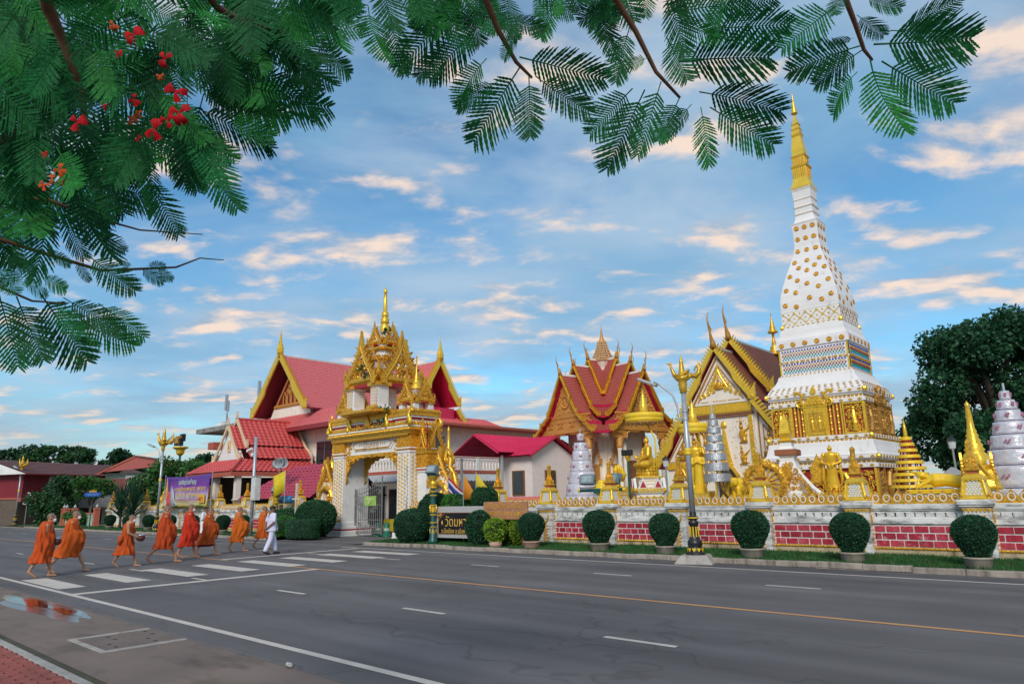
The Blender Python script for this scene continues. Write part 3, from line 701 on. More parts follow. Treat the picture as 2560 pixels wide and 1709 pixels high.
# round bosses on the body, red backing on the shaded side
def body_half(z):
    for (a, za), (c, zc) in zip(body, body[1:]):
        if za <= z <= zc: k = (z-za)/(zc-za); return a+(c-a)*k, math.atan2(c-a, zc-za)
    return .5, 0
def boss_mesh():
    b = MB(); b.lathe([(.105,.008),(.115,.012),(.115,.022),(.100,.026),(.092,.018),(.07,.018),(.06,.028),(.045,.018),(.03,.02),(.001,.03)], 20); return b
boss0 = boss_mesh().build('boss', GOLD, CH, False); dn = [(.125, 0), (.128, .008)]
back0 = MB().lathe([(.126,0),(.132,.002),(.132,.006),(.126,.0085)], 18).build('backing', REDP, boss0)
def put_boss(u, z, side, half=None, tilt=0, s=1.0, _c=[0]):
    h, a = body_half(z) if half is None else (half, tilt)
    M = Matrix.Rotation(side*PI/2, 4, 'Z') @ Matrix.Translation((u, -h-.004, z)) @ Matrix.Rotation(R(90)+a, 4, 'X') @ Matrix.Scale(s*.8, 4)
    if _c[0] == 0: boss0.matrix_local = M
    else:
        o = inst(boss0, 'boss', CH, M); inst(back0, 'backing', o)
    _c[0] += 1
for side in (0, 1):
    for z, us in ((12.95,(-.34,0,.34)),(12.45,(-.34,0,.34)),(11.9,(-.38,0,.38)),(11.38,(-.52,0,.52)),(11.08,(-.35,.32)),(10.9,(0,.72)),(10.75,(-.72,)),(10.62,(.38,)),(10.5,(-.4,)),(10.28,(0,.86)),(10.12,(-.88,)),(10.05,(.46,)),(9.95,(-.48,)),(9.62,(.08,.94)),(9.45,(-.95,.55)),(9.32,(-.5,))):
        for u in us: put_boss(u, z, side)
    for k in range(6): put_boss(-1.2+2.4*k/5, 7.69, side, 1.45, 0)
# lattice band with strings of studs
for side in (0, 1):
    Q = Matrix.Rotation(side*PI/2, 4, 'Z'); b = MB(); y = -1.185
    for k in range(5):
        x0 = -1.05+k*.46
        for zA, zB in ((8.60,9.06),(9.06,8.60)):
            for t in range(11):
                f = t/10; b.ell((x0+f*.46-.04, y, zA+(zB-zA)*f), (.030,.014,.022), 6, 4, Q)
        for (dx, dz, r_) in ((0,8.60,.05),(0,9.06,.05),(.23,8.83,.055),(.23,9.04,.035),(.23,8.62,.035),(0,8.83,.035)): b.ell((x0+dx-.04, y, dz), (r_,.018,r_), 8, 5, Q)
    for k in range(12): b.ell((-1.13+2.26*k/11, -1.2, 8.51), (.06,.018,.022), 6, 4, Q)
    tag(b.build('stud_lattice', GOLDB if side == 0 else GOLDSH, CH), None, None, kind='stuff')
# glass mosaic: front tiles one by one, the shaded side as one mass
MC = [mat('tile_blue', (0.02,0.04,0.42), rough=0.2, var=0.2), mat('tile_ochre', (0.55,0.33,0.06), rough=0.25, var=0.15), mat('tile_ruby', (0.34,0.01,0.05), rough=0.2, var=0.2), mat('tile_green', (0.0,0.24,0.12), rough=0.2, var=0.2), mat('tile_cyan', (0.03,0.36,0.60), rough=0.2, var=0.15)]
tile0 = None; side_b = MB()
for z0 in (7.06, 6.50):
    for r_ in range(5):
        n = 22 if r_ % 2 == 0 else 21
        for k in range(n):
            x = -1.215+2.43*(k+(0 if r_ % 2 == 0 else .5))/21; z = z0+.365-r_*.082
            if tile0 is None: o = tile0 = MB().prism(diamond(.042,.048), -.012, .004, None, .25).build('mosaic_tile', MC[r_], CH)
            else: o = inst(tile0, 'mosaic_tile', CH)
            o.location = (x, -1.393, z); o.material_slots[0].link = 'OBJECT'; o.material_slots[0].material = MC[r_]
            side_b.m = r_; side_b.prism(diamond(.040,.046), -.012, .004, Matrix.Rotation(PI/2, 4, 'Z') @ T(x, -1.393, z))
tag(side_b.build('side_mosaic', MC, CH), None, None, kind='stuff')
# corner strips, studded mouldings
b = MB()
for side in (0,1,3):
    Q = Matrix.Rotation(side*PI/2, 4, 'Z')
    for sx in (-1,1): b.box(sx*1.36-.045, sx*1.36+.045, -1.405, -1.38, 6.48, 6.93, Q); b.box(sx*1.36-.045, sx*1.36+.045, -1.405, -1.38, 7.02, 7.5, Q)
tag(b.build('corner_strip', GOLDB, CH), None, None, kind='stuff')
b = MB()
for side in (0,1):
    Q = Matrix.Rotation(side*PI/2, 4, 'Z')
    def row(z, hw, y, n, rx, rz):
        for k in range(n): b.prism(diamond(rx,rz), -.02, .01, Q @ T(-hw+2*hw*(k+.5)/n, y, z))
    for z, n_ in ((6.97,13),): row(z, 1.38, -1.405, n_, .065, .05)
    for z in (6.93,7.01): row(z, 1.38, -1.395, 20, .035, .016)
    for z, hw in ((6.44,1.38),(6.40,1.40),(6.36,1.44)): row(z, hw, -hw-.012, 17, .05, .016)
    for z, hw in ((5.52,1.9),(5.15,1.84),(3.76,1.95),(2.65,2.04),(2.97,2.14)): row(z, hw, -hw-.024, 11, .085, .055)
    for z, hw in ((5.66,1.85),(5.76,1.80),(5.84,1.75)): row(z, hw, -hw-.03, 15, .06, .02)
    for z, hw in ((5.29,1.79),(3.64,1.93),(2.80,1.98)):
        for k in range(24): b.box(-hw+2*hw*(k+.15)/24, -hw+2*hw*(k+.85)/24, -hw-.012, -hw+.005, z-.045, z+.045, Q)
    for z, hw in ((13.64,.40),(13.96,.41),(14.31,.39),(14.82,.43)):
        for k in range(12): b.box(-hw+2*hw*(k+.2)/12, -hw+2*hw*(k+.7)/12, -hw-.01, -hw+.01, z-.012, z+.012, Q)
tag(b.build('stud_rows', GOLD, CH), None, None, kind='stuff')
b = MB()
for sx, sy in ((1,-1),(-1,-1),(1,1)):
    for z, h in ((5.52,1.9),(3.76,1.95),(2.97,2.14),(8.5,1.18)): b.ell((sx*h, sy*h, z), (.09,.09,.12), 8, 6)
tag(b.build('corner_caps', GOLDB, CH), None, None, kind='stuff')
# carved panels and colonettes of the main block; blind doors
for side in (0, 1):
    Q = Matrix.Rotation(side*PI/2, 4, 'Z'); y = -1.81; m = GOLDB if side == 0 else GOLDSH
    for sx in (-1, 1):
        b = MB(); x0, x1 = (1.0, 1.78) if sx > 0 else (-1.78, -1.0)
        b.box(x0, x0+.05, y-.03, y+.02, 3.86, 5.05).box(x1-.06, x1+.035, y-.035, y+.02, 3.86, 5.05).box(x0+.05, x1-.06, y-.03, y+.02, 3.86, 3.92).box(x0+.05, x1-.06, y-.03, y+.02, 4.99, 5.05)
        scrollwork(b, x0+.05, x1-.05, 3.92, 5.0, y-.005, .10, 20+side*3+sx)
        b.tube([((x0+x1)/2,y-.02,3.95),((x0+x1)/2+.03,y-.05,4.25),((x0+x1)/2,y-.05,4.5),((x0+x1)/2,y-.04,4.75)], [.09,.10,.09,.05], 8); b.ell(((x0+x1)/2,y-.04,4.82),(.06,.04,.07))
        b.build('carved_panel', m, CH, M=Q)
        for k in range(4):
            x = sx*(.50+.135*k)+sx*.04; c = MB().box(x-.028, x+.028, y-.028, y+.02, 3.86, 5.05)
            if k in (0,2):
                for zz_ in (4.05,4.3,4.55,4.8): c.lathe([(.03,-.04),(.045,0),(.03,.04)], 8, (x,y-.02,zz_))
            c.build('colonette', m, CH, M=Q)
    d = MB().box(-.46,.46,y-.09,y+.02,3.82,4.98).build('blind_door', m, CH, M=Q)
    MB().box(-.30,.30,y-.11,y-.088,3.95,4.75).build('door_leaf', GOLD if side == 0 else GOLDSH, d)
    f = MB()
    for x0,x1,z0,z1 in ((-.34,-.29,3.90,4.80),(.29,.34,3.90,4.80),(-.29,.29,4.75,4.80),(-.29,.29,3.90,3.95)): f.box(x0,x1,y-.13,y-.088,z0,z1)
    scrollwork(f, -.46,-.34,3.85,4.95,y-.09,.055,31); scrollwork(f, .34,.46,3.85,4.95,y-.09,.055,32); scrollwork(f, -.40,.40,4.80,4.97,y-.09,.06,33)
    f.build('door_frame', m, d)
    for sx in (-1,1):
        g_ = MB().cap((sx*.14,y-.12,4.08),(sx*.14,y-.12,4.40),.05,.07,8).ell((sx*.14,y-.12,4.54),(.05,.03,.06)).cap((sx*.14,y-.12,4.46),(sx*.14,y-.12,4.40),.03,.07,6); g_.build('guardian_relief', GOLDB if side == 0 else GOLDSH, d)
    p = MB().box(-.50,.50,y-.12,y+.02,4.98,5.04); p.prism(arc(0,5.04,.40,0,180,14), y-.12, y+.02, None, .12)
    for sx in (-1,1):
        spiral(p, sx*.56, 5.16, .15, y-.10, 1.1, R(-90), sx, .045, 12, 6)
        p.tube([(sx*.42,y-.08,5.04),(sx*.52,y-.1,5.28),(sx*.40,y-.1,5.46),(sx*.62,y-.1,5.62),(sx*.86,y-.1,5.56)], [.05,.07,.07,.06,.01], 7)
    scrollwork(p, -.32,.32,5.06,5.42,y-.13,.075,35, mask=lambda x,z: x*x+(z-5.04)**2 < .12)
    p.prism(petal(.36,.24), y-.16, y-.02, T(0,0,5.46), .2)
    p.build('pediment', m, d)
    # lower block: carved panels either side of the arched naga niche
    yl = -2.0
    for sx in (-1,1):
        b = MB(); x0, x1 = (1.15, 1.95) if sx > 0 else (-1.95,-1.15)
        b.box(x0,x0+.05,yl-.04,yl+.06,1.0,2.55).box(x1-.05,x1+.03,yl-.04,yl+.06,1.0,2.55)
        scrollwork(b, x0+.04, x1-.04, 1.0, 2.52, yl-.01, .12, 50+side*4+sx); b.build('carved_panel', m, CH, M=Q)
    n_ = MB()
    for sx in (-1,1):
        n_.tube([(sx*.35,yl-.1,1.0),(sx*.62,yl-.15,1.55),(sx*.5,yl-.15,1.95),(sx*.2,yl-.15,2.15),(0,yl-.15,2.5)], [.12,.13,.12,.10,.02], 8)
        spiral(n_, sx*.8, 1.75, .24, yl-.12, 1.2, R(200) if sx > 0 else R(-20), sx, .07, 14, 6)
        n_.tube([(sx*.95,yl-.1,1.4),(sx*1.1,yl-.1,1.9),(sx*.9,yl-.1,2.35),(sx*.55,yl-.12,2.5)], [.10,.12,.10,.03], 8)
    scrollwork(n_, -.5,.5,1.5,2.3,yl-.1,.13,61); n_.box(-.5,.5,yl-.14,yl+.02,1.3,1.42)
    n_.build('naga_niche', m, CH, M=Q)
# ------------------------------------------------------------------ the ornate entrance gate
def ogee(w, h, n=10):
    pts = []
    for i in range(n+1):
        t = i/n; x = -w/2*(1-t)**1.15*(1+.28*math.sin(PI*t)*(1-t)); pts.append((x, h*(t**1.25)))
    return pts+[(-x, z) for x, z in pts[::-1][1:]]
def flame_arch(mb, w, h, th, M, teeth=9, inner=True, fh=None):
    """pointed gable frame with flame teeth up both edges and a flame at the tip"""
    fh = fh or h*.22; pts = ogee(w, h, 12)
    mb.tube([(x, 0, z) for x, z in pts], th, 6, M)
    for i in range(1, len(pts)-1):
        if i % max(1, int(len(pts)/(2*teeth))): continue
        (x0, z0), (x1, z1) = pts[i-1], pts[i+1]; a = math.atan2(z1-z0, x1-x0)
        x, z = pts[i]; s = -1 if x < 0 else 1
        ang = a if x < 0 else a+PI
        mb.prism(flame(fh*(.8+.4*(i % 2)), fh*.55, fh*.22*s), -th*.7, th*.7, M @ Matrix.Translation((x, 0, z)) @ Matrix.Rotation(-(a)*.75 if x < 0 else -(a+0)*.75, 4, 'Y'))
    mb.prism(flame(fh*2.2, fh*.8), -th*.8, th*.8, M @ T(0,0,h-fh*.3))
    for s in (-1,1): mb.prism(flame(fh*1.5, fh*.75, s*fh*.5), -th, th, M @ T(s*w/2, 0, -th*.5))
def naga(mb, M, s=1.0):
    """rearing naga head crest"""
    mb.tube([(0,0,0),(-.10*s,0,.12*s),(-.06*s,0,.30*s),(.05*s,0,.42*s),(.02*s,0,.60*s),(-.10*s,0,.78*s)], [.10*s,.12*s,.10*s,.08*s,.06*s,.005], 7, M)
    mb.prism(flame(.5*s,.24*s,-.10*s), -.03*s, .03*s, M @ T(.1*s,0,.12*s))
def prang_spire(mb, c, s, h0):
    x, y, z = c
    mb.lathe([(.22*s,0),(.30*s,.04*s),(.30*s,.10*s),(.24*s,.14*s),(.27*s,.20*s),(.20*s,.26*s),(.16*s,.40*s),(.10*s,.52*s),(.12*s,.56*s),(.08*s,.62*s),(.09*s,.68*s),(.06*s,.74*s),(.07*s,.80*s),(.04*s,.86*s),(.034*s,h0*.93),(.05*s,h0*.95),(.045*s,h0*.975),(.004,h0)], 14, (x,y,z))
def kiosk(parent, name, x, y, z, w, hcol, gable_h, white=WHITE):
    """open four-arched kiosk: white corner columns, red soffit, gilded flame gables"""
    o = MB().sq([(w*.17,0),(w*.17,hcol*1.0),(w*.13,hcol+.3*w),(w*.24,hcol+.56*w)], (x,y,z)).build(name, white, parent)
    for sx in (-1,1):
        for sy in (-1,1): MB().sq([(w*.15,0),(w*.15,hcol*.12),(w*.115,hcol*.16),(w*.115,hcol*.86),(w*.14,hcol*.9),(w*.14,hcol)], (x+sx*w*.36, y+sy*w*.36, z)).build('column', white, o, bevel=.008)
    g = MB(); g.sq([(w*.5,hcol),(w*.54,hcol+.05*w),(w*.54,hcol+.11*w),(w*.48,hcol+.14*w)], (x,y,z), .12)
    g.sq([(w*.44,hcol+.14*w),(w*.20,hcol+.24*w)], (x,y,z), .12)
    for s in range(4):
        Q = Matrix.Translation((x,y,z)) @ Matrix.Rotation(s*PI/2, 4, 'Z')
        flame_arch(g, w*.80, gable_h, w*.036, Q @ T(0,-w*.52,hcol-.02), 7)
        scrollwork(g, -w*.26, w*.26, hcol+.10*w, hcol+gable_h*.66, -w*.52, w*.095, 11+s, None, lambda a, b_: abs(a) < w*.34*(1-(b_-hcol)/gable_h)) if False else None
        g2 = MB(); scrollwork(g2, -w*.28, w*.28, hcol+.08*w, hcol+gable_h*.72, 0, w*.09, 11+s, None, lambda a, b_: abs(a) < w*.36*(1-(b_-hcol)/(gable_h*.95)))
        g.add(g2.v, g2.f, Q @ T(0,-w*.52,0))
        for sx in (-1,1): g.box(sx*w*.36-w*.15, sx*w*.36+w*.15, -w*.52, -w*.46, hcol-.06*w, hcol, Q)
        for sx in (-1,1): g.prism(flame(.22*w,.12*w,.03*w*sx), -.02*w, .02*w, Q @ T(sx*w*.48,-w*.5,hcol+.12*w))
    g.build('gilded_gables', GOLD, o)
    MB().sq([(w*.50,hcol-.045*w),(w*.50,hcol-.005)], (x,y,z)).build('red_soffit', REDP, o)
    return o
GX, GY = -28.4, 21.4
G = thing('temple_gate', 'ornate white and gold temple gate with a tall spired tower', 'gate', (GX,GY,0))
STUD = MB(); FL = MB(); REDB = MB(); TW = MB()
for sx in (-1, 1):
    pier = MB().box(sx*2.65-.45, sx*2.65+.45, -.78, .78, .72, 3.92); pier.build('pier', WHITE, G)
    b = MB()
    for x0, x1, yy, z0, z1 in ((.62,.62,.95,0,.10),(.60,.60,.93,.10,.30),(.54,.54,.87,.36,.52),(.49,.49,.82,.52,.72)): b.box(sx*2.65-x0, sx*2.65+x1, -yy, yy, z0, z1)
    b.build('pier_base', WHITE, G, bevel=.03)
    MB().box(sx*2.65-.57, sx*2.65+.57, -.90, .90, .30, .36).build('red_band', REDP, G)
    # moulded capital: white, red, gold bands
    MB().box(sx*2.65-.49, sx*2.65+.49, -.82, .82, 3.92, 4.02).box(sx*2.65-.52, sx*2.65+.52, -.85, .85, 4.10, 4.16).build('capital', WHITE, G, bevel=.01)
    MB().box(sx*2.65-.50, sx*2.65+.50, -.83, .83, 4.02, 4.06).build('red_band', TERRA, G)
    MB().box(sx*2.65-.51, sx*2.65+.51, -.84, .84, 4.06, 4.10).build('gold_band', GOLD, G)
    f = MB().box(sx*2.65-.46, sx*2.65+.46, -.80, .80, 4.16, 4.78)
    for k in range(9): f.box(sx*2.65-.45+k*.105, sx*2.65-.39+k*.105, -.825, -.79, 4.2, 4.72)
    for k in range(15): f.box(sx*3.11-.01 if sx > 0 else sx*3.11-.015, sx*3.11+.015, -.76+k*.105, -.70+k*.105, 4.2, 4.72)
    f.build('fluted_block', GOLD, G)
    # gilded stud lattice on the pier faces
    for (M, w_) in ((T(sx*2.65,-.785,0), .40), (T(sx*3.105,0,0,R(90)), .70)):
        nc = 4 if w_ < .5 else 7
        for i in range(nc):
            for j in range(17):
                x = -w_+2*w_*(i+.5)/nc; z = .86+j*.178+(.089 if i % 2 else 0)
                if z > 3.85: continue
                STUD.prism(diamond(.040,.062), -.018, .01, M @ T(x,0,z), .3)
                for dz in (-1,1): TW.tube([(x-w_/nc*.9,-.004,z+.089*0),(x,-.006,z+dz*.085),(x+w_/nc*.9,-.004,z)], .009, 4, M)
        for k in range(8): STUD.prism(petal(.10,2*w_/8*.9), -.02, .01, M @ T(-w_+2*w_*(k+.5)/8, 0, .73))
tag(STUD.build('stud_lattice', GOLD, G), None, None, kind='stuff'); tag(TW.build('lattice_strings', mat('pale_gold', (0.70,0.55,0.30), rough=.6), G), None, None, kind='stuff')
# lintel, name panel, scalloped valance
MB().box(-2.2,2.2,-.62,.62,4.02,4.90).build('lintel', WHITE, G)
pn_ = MB().prism([(-1.75,4.46),(-1.5,4.20),(1.5,4.20),(1.75,4.46),(1.5,4.74),(-1.5,4.74)], -.66, -.61).build('name_panel', WHITE, G)
b = MB(); b.tube([(-1.58,-.67,4.46),(-1.38,-.67,4.28),(1.38,-.67,4.28),(1.58,-.67,4.46),(1.38,-.67,4.66),(-1.38,-.67,4.66),(-1.58,-.67,4.46)], .03, 6)
for k in range(22): b.ell((-1.3+k*2.6/21,-.66,4.23),(.045,.025,.03),6,4)
for x in (-1.05,-.88,-.71,.71,.88,1.05): b.prism(diamond(.035,.08), -.675, -.655, T(x,0,4.47))
b.build('panel_frame', GOLD, pn_)
text('lettering', 'วัดมหาธาตุ', .34, GOLDO, pn_, T(0,-.665,4.45), .006, 1.05)
b = MB(); scrollwork(b, -2.18,-1.72,4.08,4.86,-.63,.12,3); scrollwork(b, 1.72,2.18,4.08,4.86,-.63,.12,4)
for k in range(40): b.prism([(-.04,0),(.04,0),(0,-.08)], -.645, -.61, T(-1.6+k*.082,0,4.86))
b.build('corner_scrolls', GOLD, G)
for yy in (-.60, .55):
    v = MB(); P = [(-2.2,4.02),(2.2,4.02)]
    half = [(2.2,2.55),(2.12,2.75),(2.16,2.95),(2.02,3.10),(1.98,3.32),(1.80,3.40),(1.70,3.60),(1.50,3.62),(1.36,3.78),(1.15,3.74),(.98,3.86),(.70,3.84),(.45,3.94),(.2,3.90),(0,3.97)]
    poly = [(-x,z) for x,z in half]+[(x,z) for x,z in half[::-1][1:]]+[(2.2,4.02),(-2.2,4.02)]
    v.prism(poly, yy-.05, yy+.05)
    if yy < 0:
        for sx in (-1,1):
            for (x,z,r_) in ((1.85,3.72,.24),(2.04,3.25,.13),(1.42,3.86,.13),(1.05,3.90,.09),(2.1,2.9,.08)): spiral(v, sx*x, z, r_, yy-.06, 1.3, R(40), sx, r_*.28, 14, 6)
        scrollwork(v, -2.1,2.1,3.84,4.0,yy-.05,.075,9)
    v.build('valance', GOLD, G)
# cornice
b = MB().box(-3.22,3.22,-.92,.92,4.78,4.86).box(-3.36,3.36,-1.06,1.06,4.93,5.05).box(-3.30,3.30,-1.0,1.0,5.05,5.09); b.box(-3.28,3.28,-.98,.98,4.86,4.93)
for k in range(60):
    b.ell((-3.3+k*6.6/59,-1.06,4.99),(.06,.03,.045),6,4); b.prism([(-.05,0),(.05,0),(0,-.11)], -.945, -.9, T(-3.1+k*6.2/59,0,4.78))
for k in range(20):
    for sx in (-1,1): b.ell((sx*3.36,-1+k*2/19,4.99),(.03,.06,.045),6,4)
b.build('cornice', GOLD, G)
MB().box(-3.33,3.33,-1.03,1.03,5.091,5.17).build('cornice_ledge', WHITE, G, bevel=.02)
# crest of petals, corner nagas, stepped attic
b = MB()
for k in range(34):
    x = -3.2+6.4*k/33
    if abs(x) < .8: continue
    b.prism(petal(.24,.17), -.03, .03, T(x,-.96,5.17), .2)
for k in range(10):
    for sx in (-1,1): b.prism(petal(.24,.17), -.03, .03, T(sx*3.26,-.85+1.7*k/9,5.17,R(90)), .2)
scrollwork(b, -.8,.8,5.2,5.55,-.97,.12,14, mask=lambda x,z: z < 5.6-abs(x)*.35); b.tube([(-.85,-.96,5.45),(-.5,-.97,5.22),(0,-.98,5.36),(.5,-.97,5.22),(.85,-.96,5.45)], .05, 6)
b.prism(flame(.55,.4), -1.0, -.93, T(0,0,5.35))
b.build('crest', GOLD, G)
for sx in (-1,1):
    for (x, y_, rz) in ((3.3,-1.0,0),(1.55,-.98,0),(3.3,.9,0)):
        nb = MB(); naga(nb, T(sx*x, y_, 5.15, 0 if sx < 0 else PI), .95); nb.build('naga_crest', GOLDB, G, True)
    MB().box(sx*2.6-.62, sx*2.6+.62, -.75, .75, 5.17, 5.45).box(sx*2.6-.72, sx*2.6+.72, -.85, .85, 5.53, 5.62).build('attic_block', WHITE, G, bevel=.015)
    MB().box(sx*2.6-.66, sx*2.6+.66, -.79, .79, 5.45, 5.53).build('red_band', REDP, G)
    b = MB().box(sx*2.6-.76, sx*2.6+.76, -.89, .89, 5.62, 5.80)
    for k in range(12): b.prism(petal(.2,.14), -.92, -.86, T(sx*2.6-.7+k*.127,0,5.78), .2)
    for k in range(12): b.prism(petal(.2,.14), -.03, .03, T(sx*3.37,-.8+k*.145,5.78,R(90)), .2)
    naga(b, T(sx*3.32,-.86,5.75,0 if sx < 0 else PI), .7); b.build('attic_cornice', GOLD, G)
    kk = kiosk(G, 'corner_kiosk', sx*2.6, 0, 5.8, 1.25, .52, .92)
    b = MB().lathe([(.16,0),(.22,.18),(.20,.22),(.12,.24)], 14, (sx*2.6,0,6.72)); b.build('vase', WHITE, kk, True)
    sp_ = MB(); prang_spire(sp_, (sx*2.6,0,6.95), 1.0, 1.75); sp_.sq([(.26,-.05),(.34,.02),(.30,.10),(.2,.16)], (sx*2.6,0,6.98), .14); sp_.build('spire', GOLDB, kk, True)
# central tower
MB().box(-1.75,1.75,-.80,.80,5.17,5.40).box(-1.85,1.85,-.88,.88,5.50,5.62).build('tower_base', WHITE, G, bevel=.02)
MB().box(-1.80,1.80,-.84,.84,5.40,5.50).build('red_band', REDP, G)
b = MB().box(-1.9,1.9,-.93,.93,5.62,5.90); b.sq([(1.62,5.9),(1.7,5.95),(1.7,6.05),(1.6,6.1)], (0,0,0), .12)
for k in range(24): b.prism(petal(.2,.15), -.97, -.9, T(-1.8+k*.156,0,5.85), .2)
b.build('tower_cornice', GOLD, G)
k1 = kiosk(G, 'tower_kiosk', 0, 0, 6.05, 2.75, 1.35, 1.95)
b = MB()
for sx in (-1,1):
    for i in range(4):
        for j in range(6): b.prism(diamond(.035,.05), -.02, .01, T(sx*1.04-.24+i*.16, -1.38, 6.35+j*.155), .3)
for sx in (-1,1):
    for k in range(7): b.prism(petal(.16,.12), -1.5, -1.44, T(sx*1.04-.38+k*.127,0,6.12))
tag(b.build('column_studs', GOLD, k1), None, None, kind='stuff')
b = MB(); b.lathe([(.42,8.0),(.62,8.65),(.60,8.72),(.50,8.76)], 20); b.sq([(.62,8.78),(.68,8.85),(.62,8.90),(.60,9.25),(.66,9.30)], (0,0,0), .14); b.build('tower_neck', WHITE, G)
b = MB(); b.sq([(.70,8.70),(.76,8.74),(.72,8.82)], (0,0,0), .12)
for s in range(4):
    Q = Matrix.Rotation(s*PI/2, 4, 'Z')
    for k in range(7): b.prism(petal(.18,.16), -.74, -.68, Q @ T(-.5+k*.166,0,8.8))
    flame_arch(b, 1.15, .8, .04, Q @ T(0,-.74,8.5), 6)
b.build('tower_collar', GOLD, G)
k2 = kiosk(G, 'upper_kiosk', 0, 0, 9.28, 1.25, .30, .85)
b = MB().sq([(.72,9.2),(.78,9.26),(.78,9.36),(.7,9.4)], (0,0,0), .12); b.build('upper_cornice', GOLD, G)
MB().lathe([(.30,9.9),(.26,10.2),(.20,10.32)], 14).build('upper_neck', WHITE, G, True)
b = MB().lathe([(.24,10.30),(.30,10.34),(.24,10.42),(.27,10.60),(.25,10.66),(.17,10.68),(.17,10.76),(.24,10.80),(.20,10.90),(.23,11.02),(.16,11.05),(.15,11.12),(.20,11.16),(.17,11.24),(.19,11.34),(.12,11.38),(.085,12.2),(.075,12.42),(.10,12.45),(.10,12.55),(.07,12.62),(.03,12.72),(.004,12.78)], 16); b.build('main_spire', GOLDB, G, True)
# side buttress with niche, and the two pedestrian wings
for sx in (-1,1):
    MB().box(sx*3.42-.31, sx*3.42+.31, -.30, .75, 0, 3.0).build('buttress', WHITE, G)
    MB().box(sx*3.42-.36, sx*3.42+.36, -.35, .8, 3.0, 3.06).box(sx*3.42-.38, sx*3.42+.38, -.37, .82, 3.14, 3.2).build('buttress_cap', WHITE, G)
    MB().box(sx*3.42-.37, sx*3.42+.37, -.36, .81, 3.06, 3.14).build('red_band', TERRA, G)
    f = MB().box(sx*3.45-.34, sx*3.45+.34, -.34, .78, 3.2, 3.85)
    for k in range(7): f.box(sx*3.45-.33+k*.1, sx*3.45-.27+k*.1, -.36, -.33, 3.24, 3.78)
    for k in range(11): f.box(sx*3.8-.01, sx*3.8+.015, -.3+k*.1, -.24+k*.1, 3.24, 3.78)
    f.box(sx*3.45-.40, sx*3.45+.40, -.42, .85, 3.85, 3.98)
    for k in range(9): f.prism(petal(.18,.12), -.45, -.38, T(sx*3.45-.36+k*.09,0,3.96))
    f.build('fluted_block', GOLD, G)
    b = MB(); flame_arch(b, .70, 1.05, .05, T(sx*3.45,-.30,4.0), 7); flame_arch(b, .5, .7, .04, T(sx*3.45,-.36,3.98), 6); scrollwork(b, sx*3.45-.22, sx*3.45+.22, 4.05, 4.55, -.3, .09, 77)
    flame_arch(b, .9, 1.1, .05, T(sx*3.82,.2,4.0,R(90)), 7); b.build('niche_gable', GOLD, G)
    for zt in (4.0, 4.5): MB().box(sx*3.9-.015, sx*3.9+.015, -.42, -.39, zt, zt+.75).build('lamp_tube', REDP, G)
    # wing with small door
    x0 = sx*4.55
    MB().box(x0-.80, x0+.80, -.20, .25, 2.35, 2.75).box(x0+sx*.55-.25, x0+sx*.55+.25, -.24, .28, 0.0, 2.35).box(x0-sx*.60-.2, x0-sx*.60+.2, -.24, .28, 0, 2.35).build('wing_wall', WHITE, G)
    dr = MB().box(x0-.42, x0+.32, .02, .08, .1, 2.35).build('side_door', REDP if sx < 0 else WHITE, G)
    b = MB()
    for j in range(9):
        b.tube([(x0-.2+.08*math.sin(j*2),-.02,.2+j*.22),(x0-.05,-.06,.32+j*.22),(x0+.1+.08*math.cos(j*2),-.02,.42+j*.22)], [.06,.09,.03], 6); b.ell((x0-.1+.15*math.sin(j*2.4),-.02,.3+j*.22), (.10,.06,.12), 7, 5)
    b.build('door_carving', GOLD, dr)
    b = MB(); flame_arch(b, 1.45, 1.35, .10, T(x0,-.22,2.35), 9, fh=.22); g2 = MB(); scrollwork(g2, -.5,.5,.05,.95,0,.13,88, None, lambda a,c: abs(a) < .62*(1-c/1.2) and abs(a) > .0); b.add(g2.v,g2.f,T(x0,-.2,2.4))
    b.tube([(x0-.60,-.24,1.55),(x0-.58,-.26,2.0),(x0-.42,-.27,2.30),(x0,-.28,2.50),(x0+.42,-.27,2.30),(x0+.58,-.26,2.0),(x0+.60,-.24,1.55)], [.06,.10,.12,.12,.12,.10,.06], 7)
    b.build('door_gable', GOLD, G)
    b = MB().lathe([(.20,0),(.24,.05),(.15,.12),(.17,.45),(.24,.52),(.2,.56)], 12, (x0+sx*.15,.2,2.75)); b.build('urn', WHITE, G, True)
    b = MB().lathe([(.26,0),(.30,.04),(.28,.12),(.24,.42),(.16,.60),(.10,.66),(.12,.72),(.07,.80),(.055,1.5),(.07,1.54),(.004,1.75)], 12, (x0+sx*.15,.2,3.31))
    for k in range(10): b.prism(petal(.3,.15), -.29, -.25, Matrix.Translation((x0+sx*.15,.2,3.36)) @ Matrix.Rotation(2*PI*k/10, 4, 'Z'))
    b.build('pinnacle', GOLDB, G, True)
    b = MB().tube([(x0+sx*.45,-.1,3.75),(x0+sx*.62,-.1,3.45),(x0+sx*.55,-.1,3.15),(x0+sx*.85,-.1,2.8),(x0+sx*1.0,-.1,2.3),(x0+sx*.92,-.1,1.6),(x0+sx*1.05,-.1,1.2)], [.03,.12,.11,.12,.13,.12,.05], 8)
    for k in range(7): b.prism(flame(.22,.12,sx*.08), -.04, .04, T(x0+sx*(.78+.05*k),-.1,3.1-k*.25, 0, 1, 0, sx*R(65)))
    b.prism(flame(.4,.25,-sx*.1), -.05, .05, T(x0+sx*.5,-.1,3.6)); b.build('naga_scroll', GOLD, G, True)
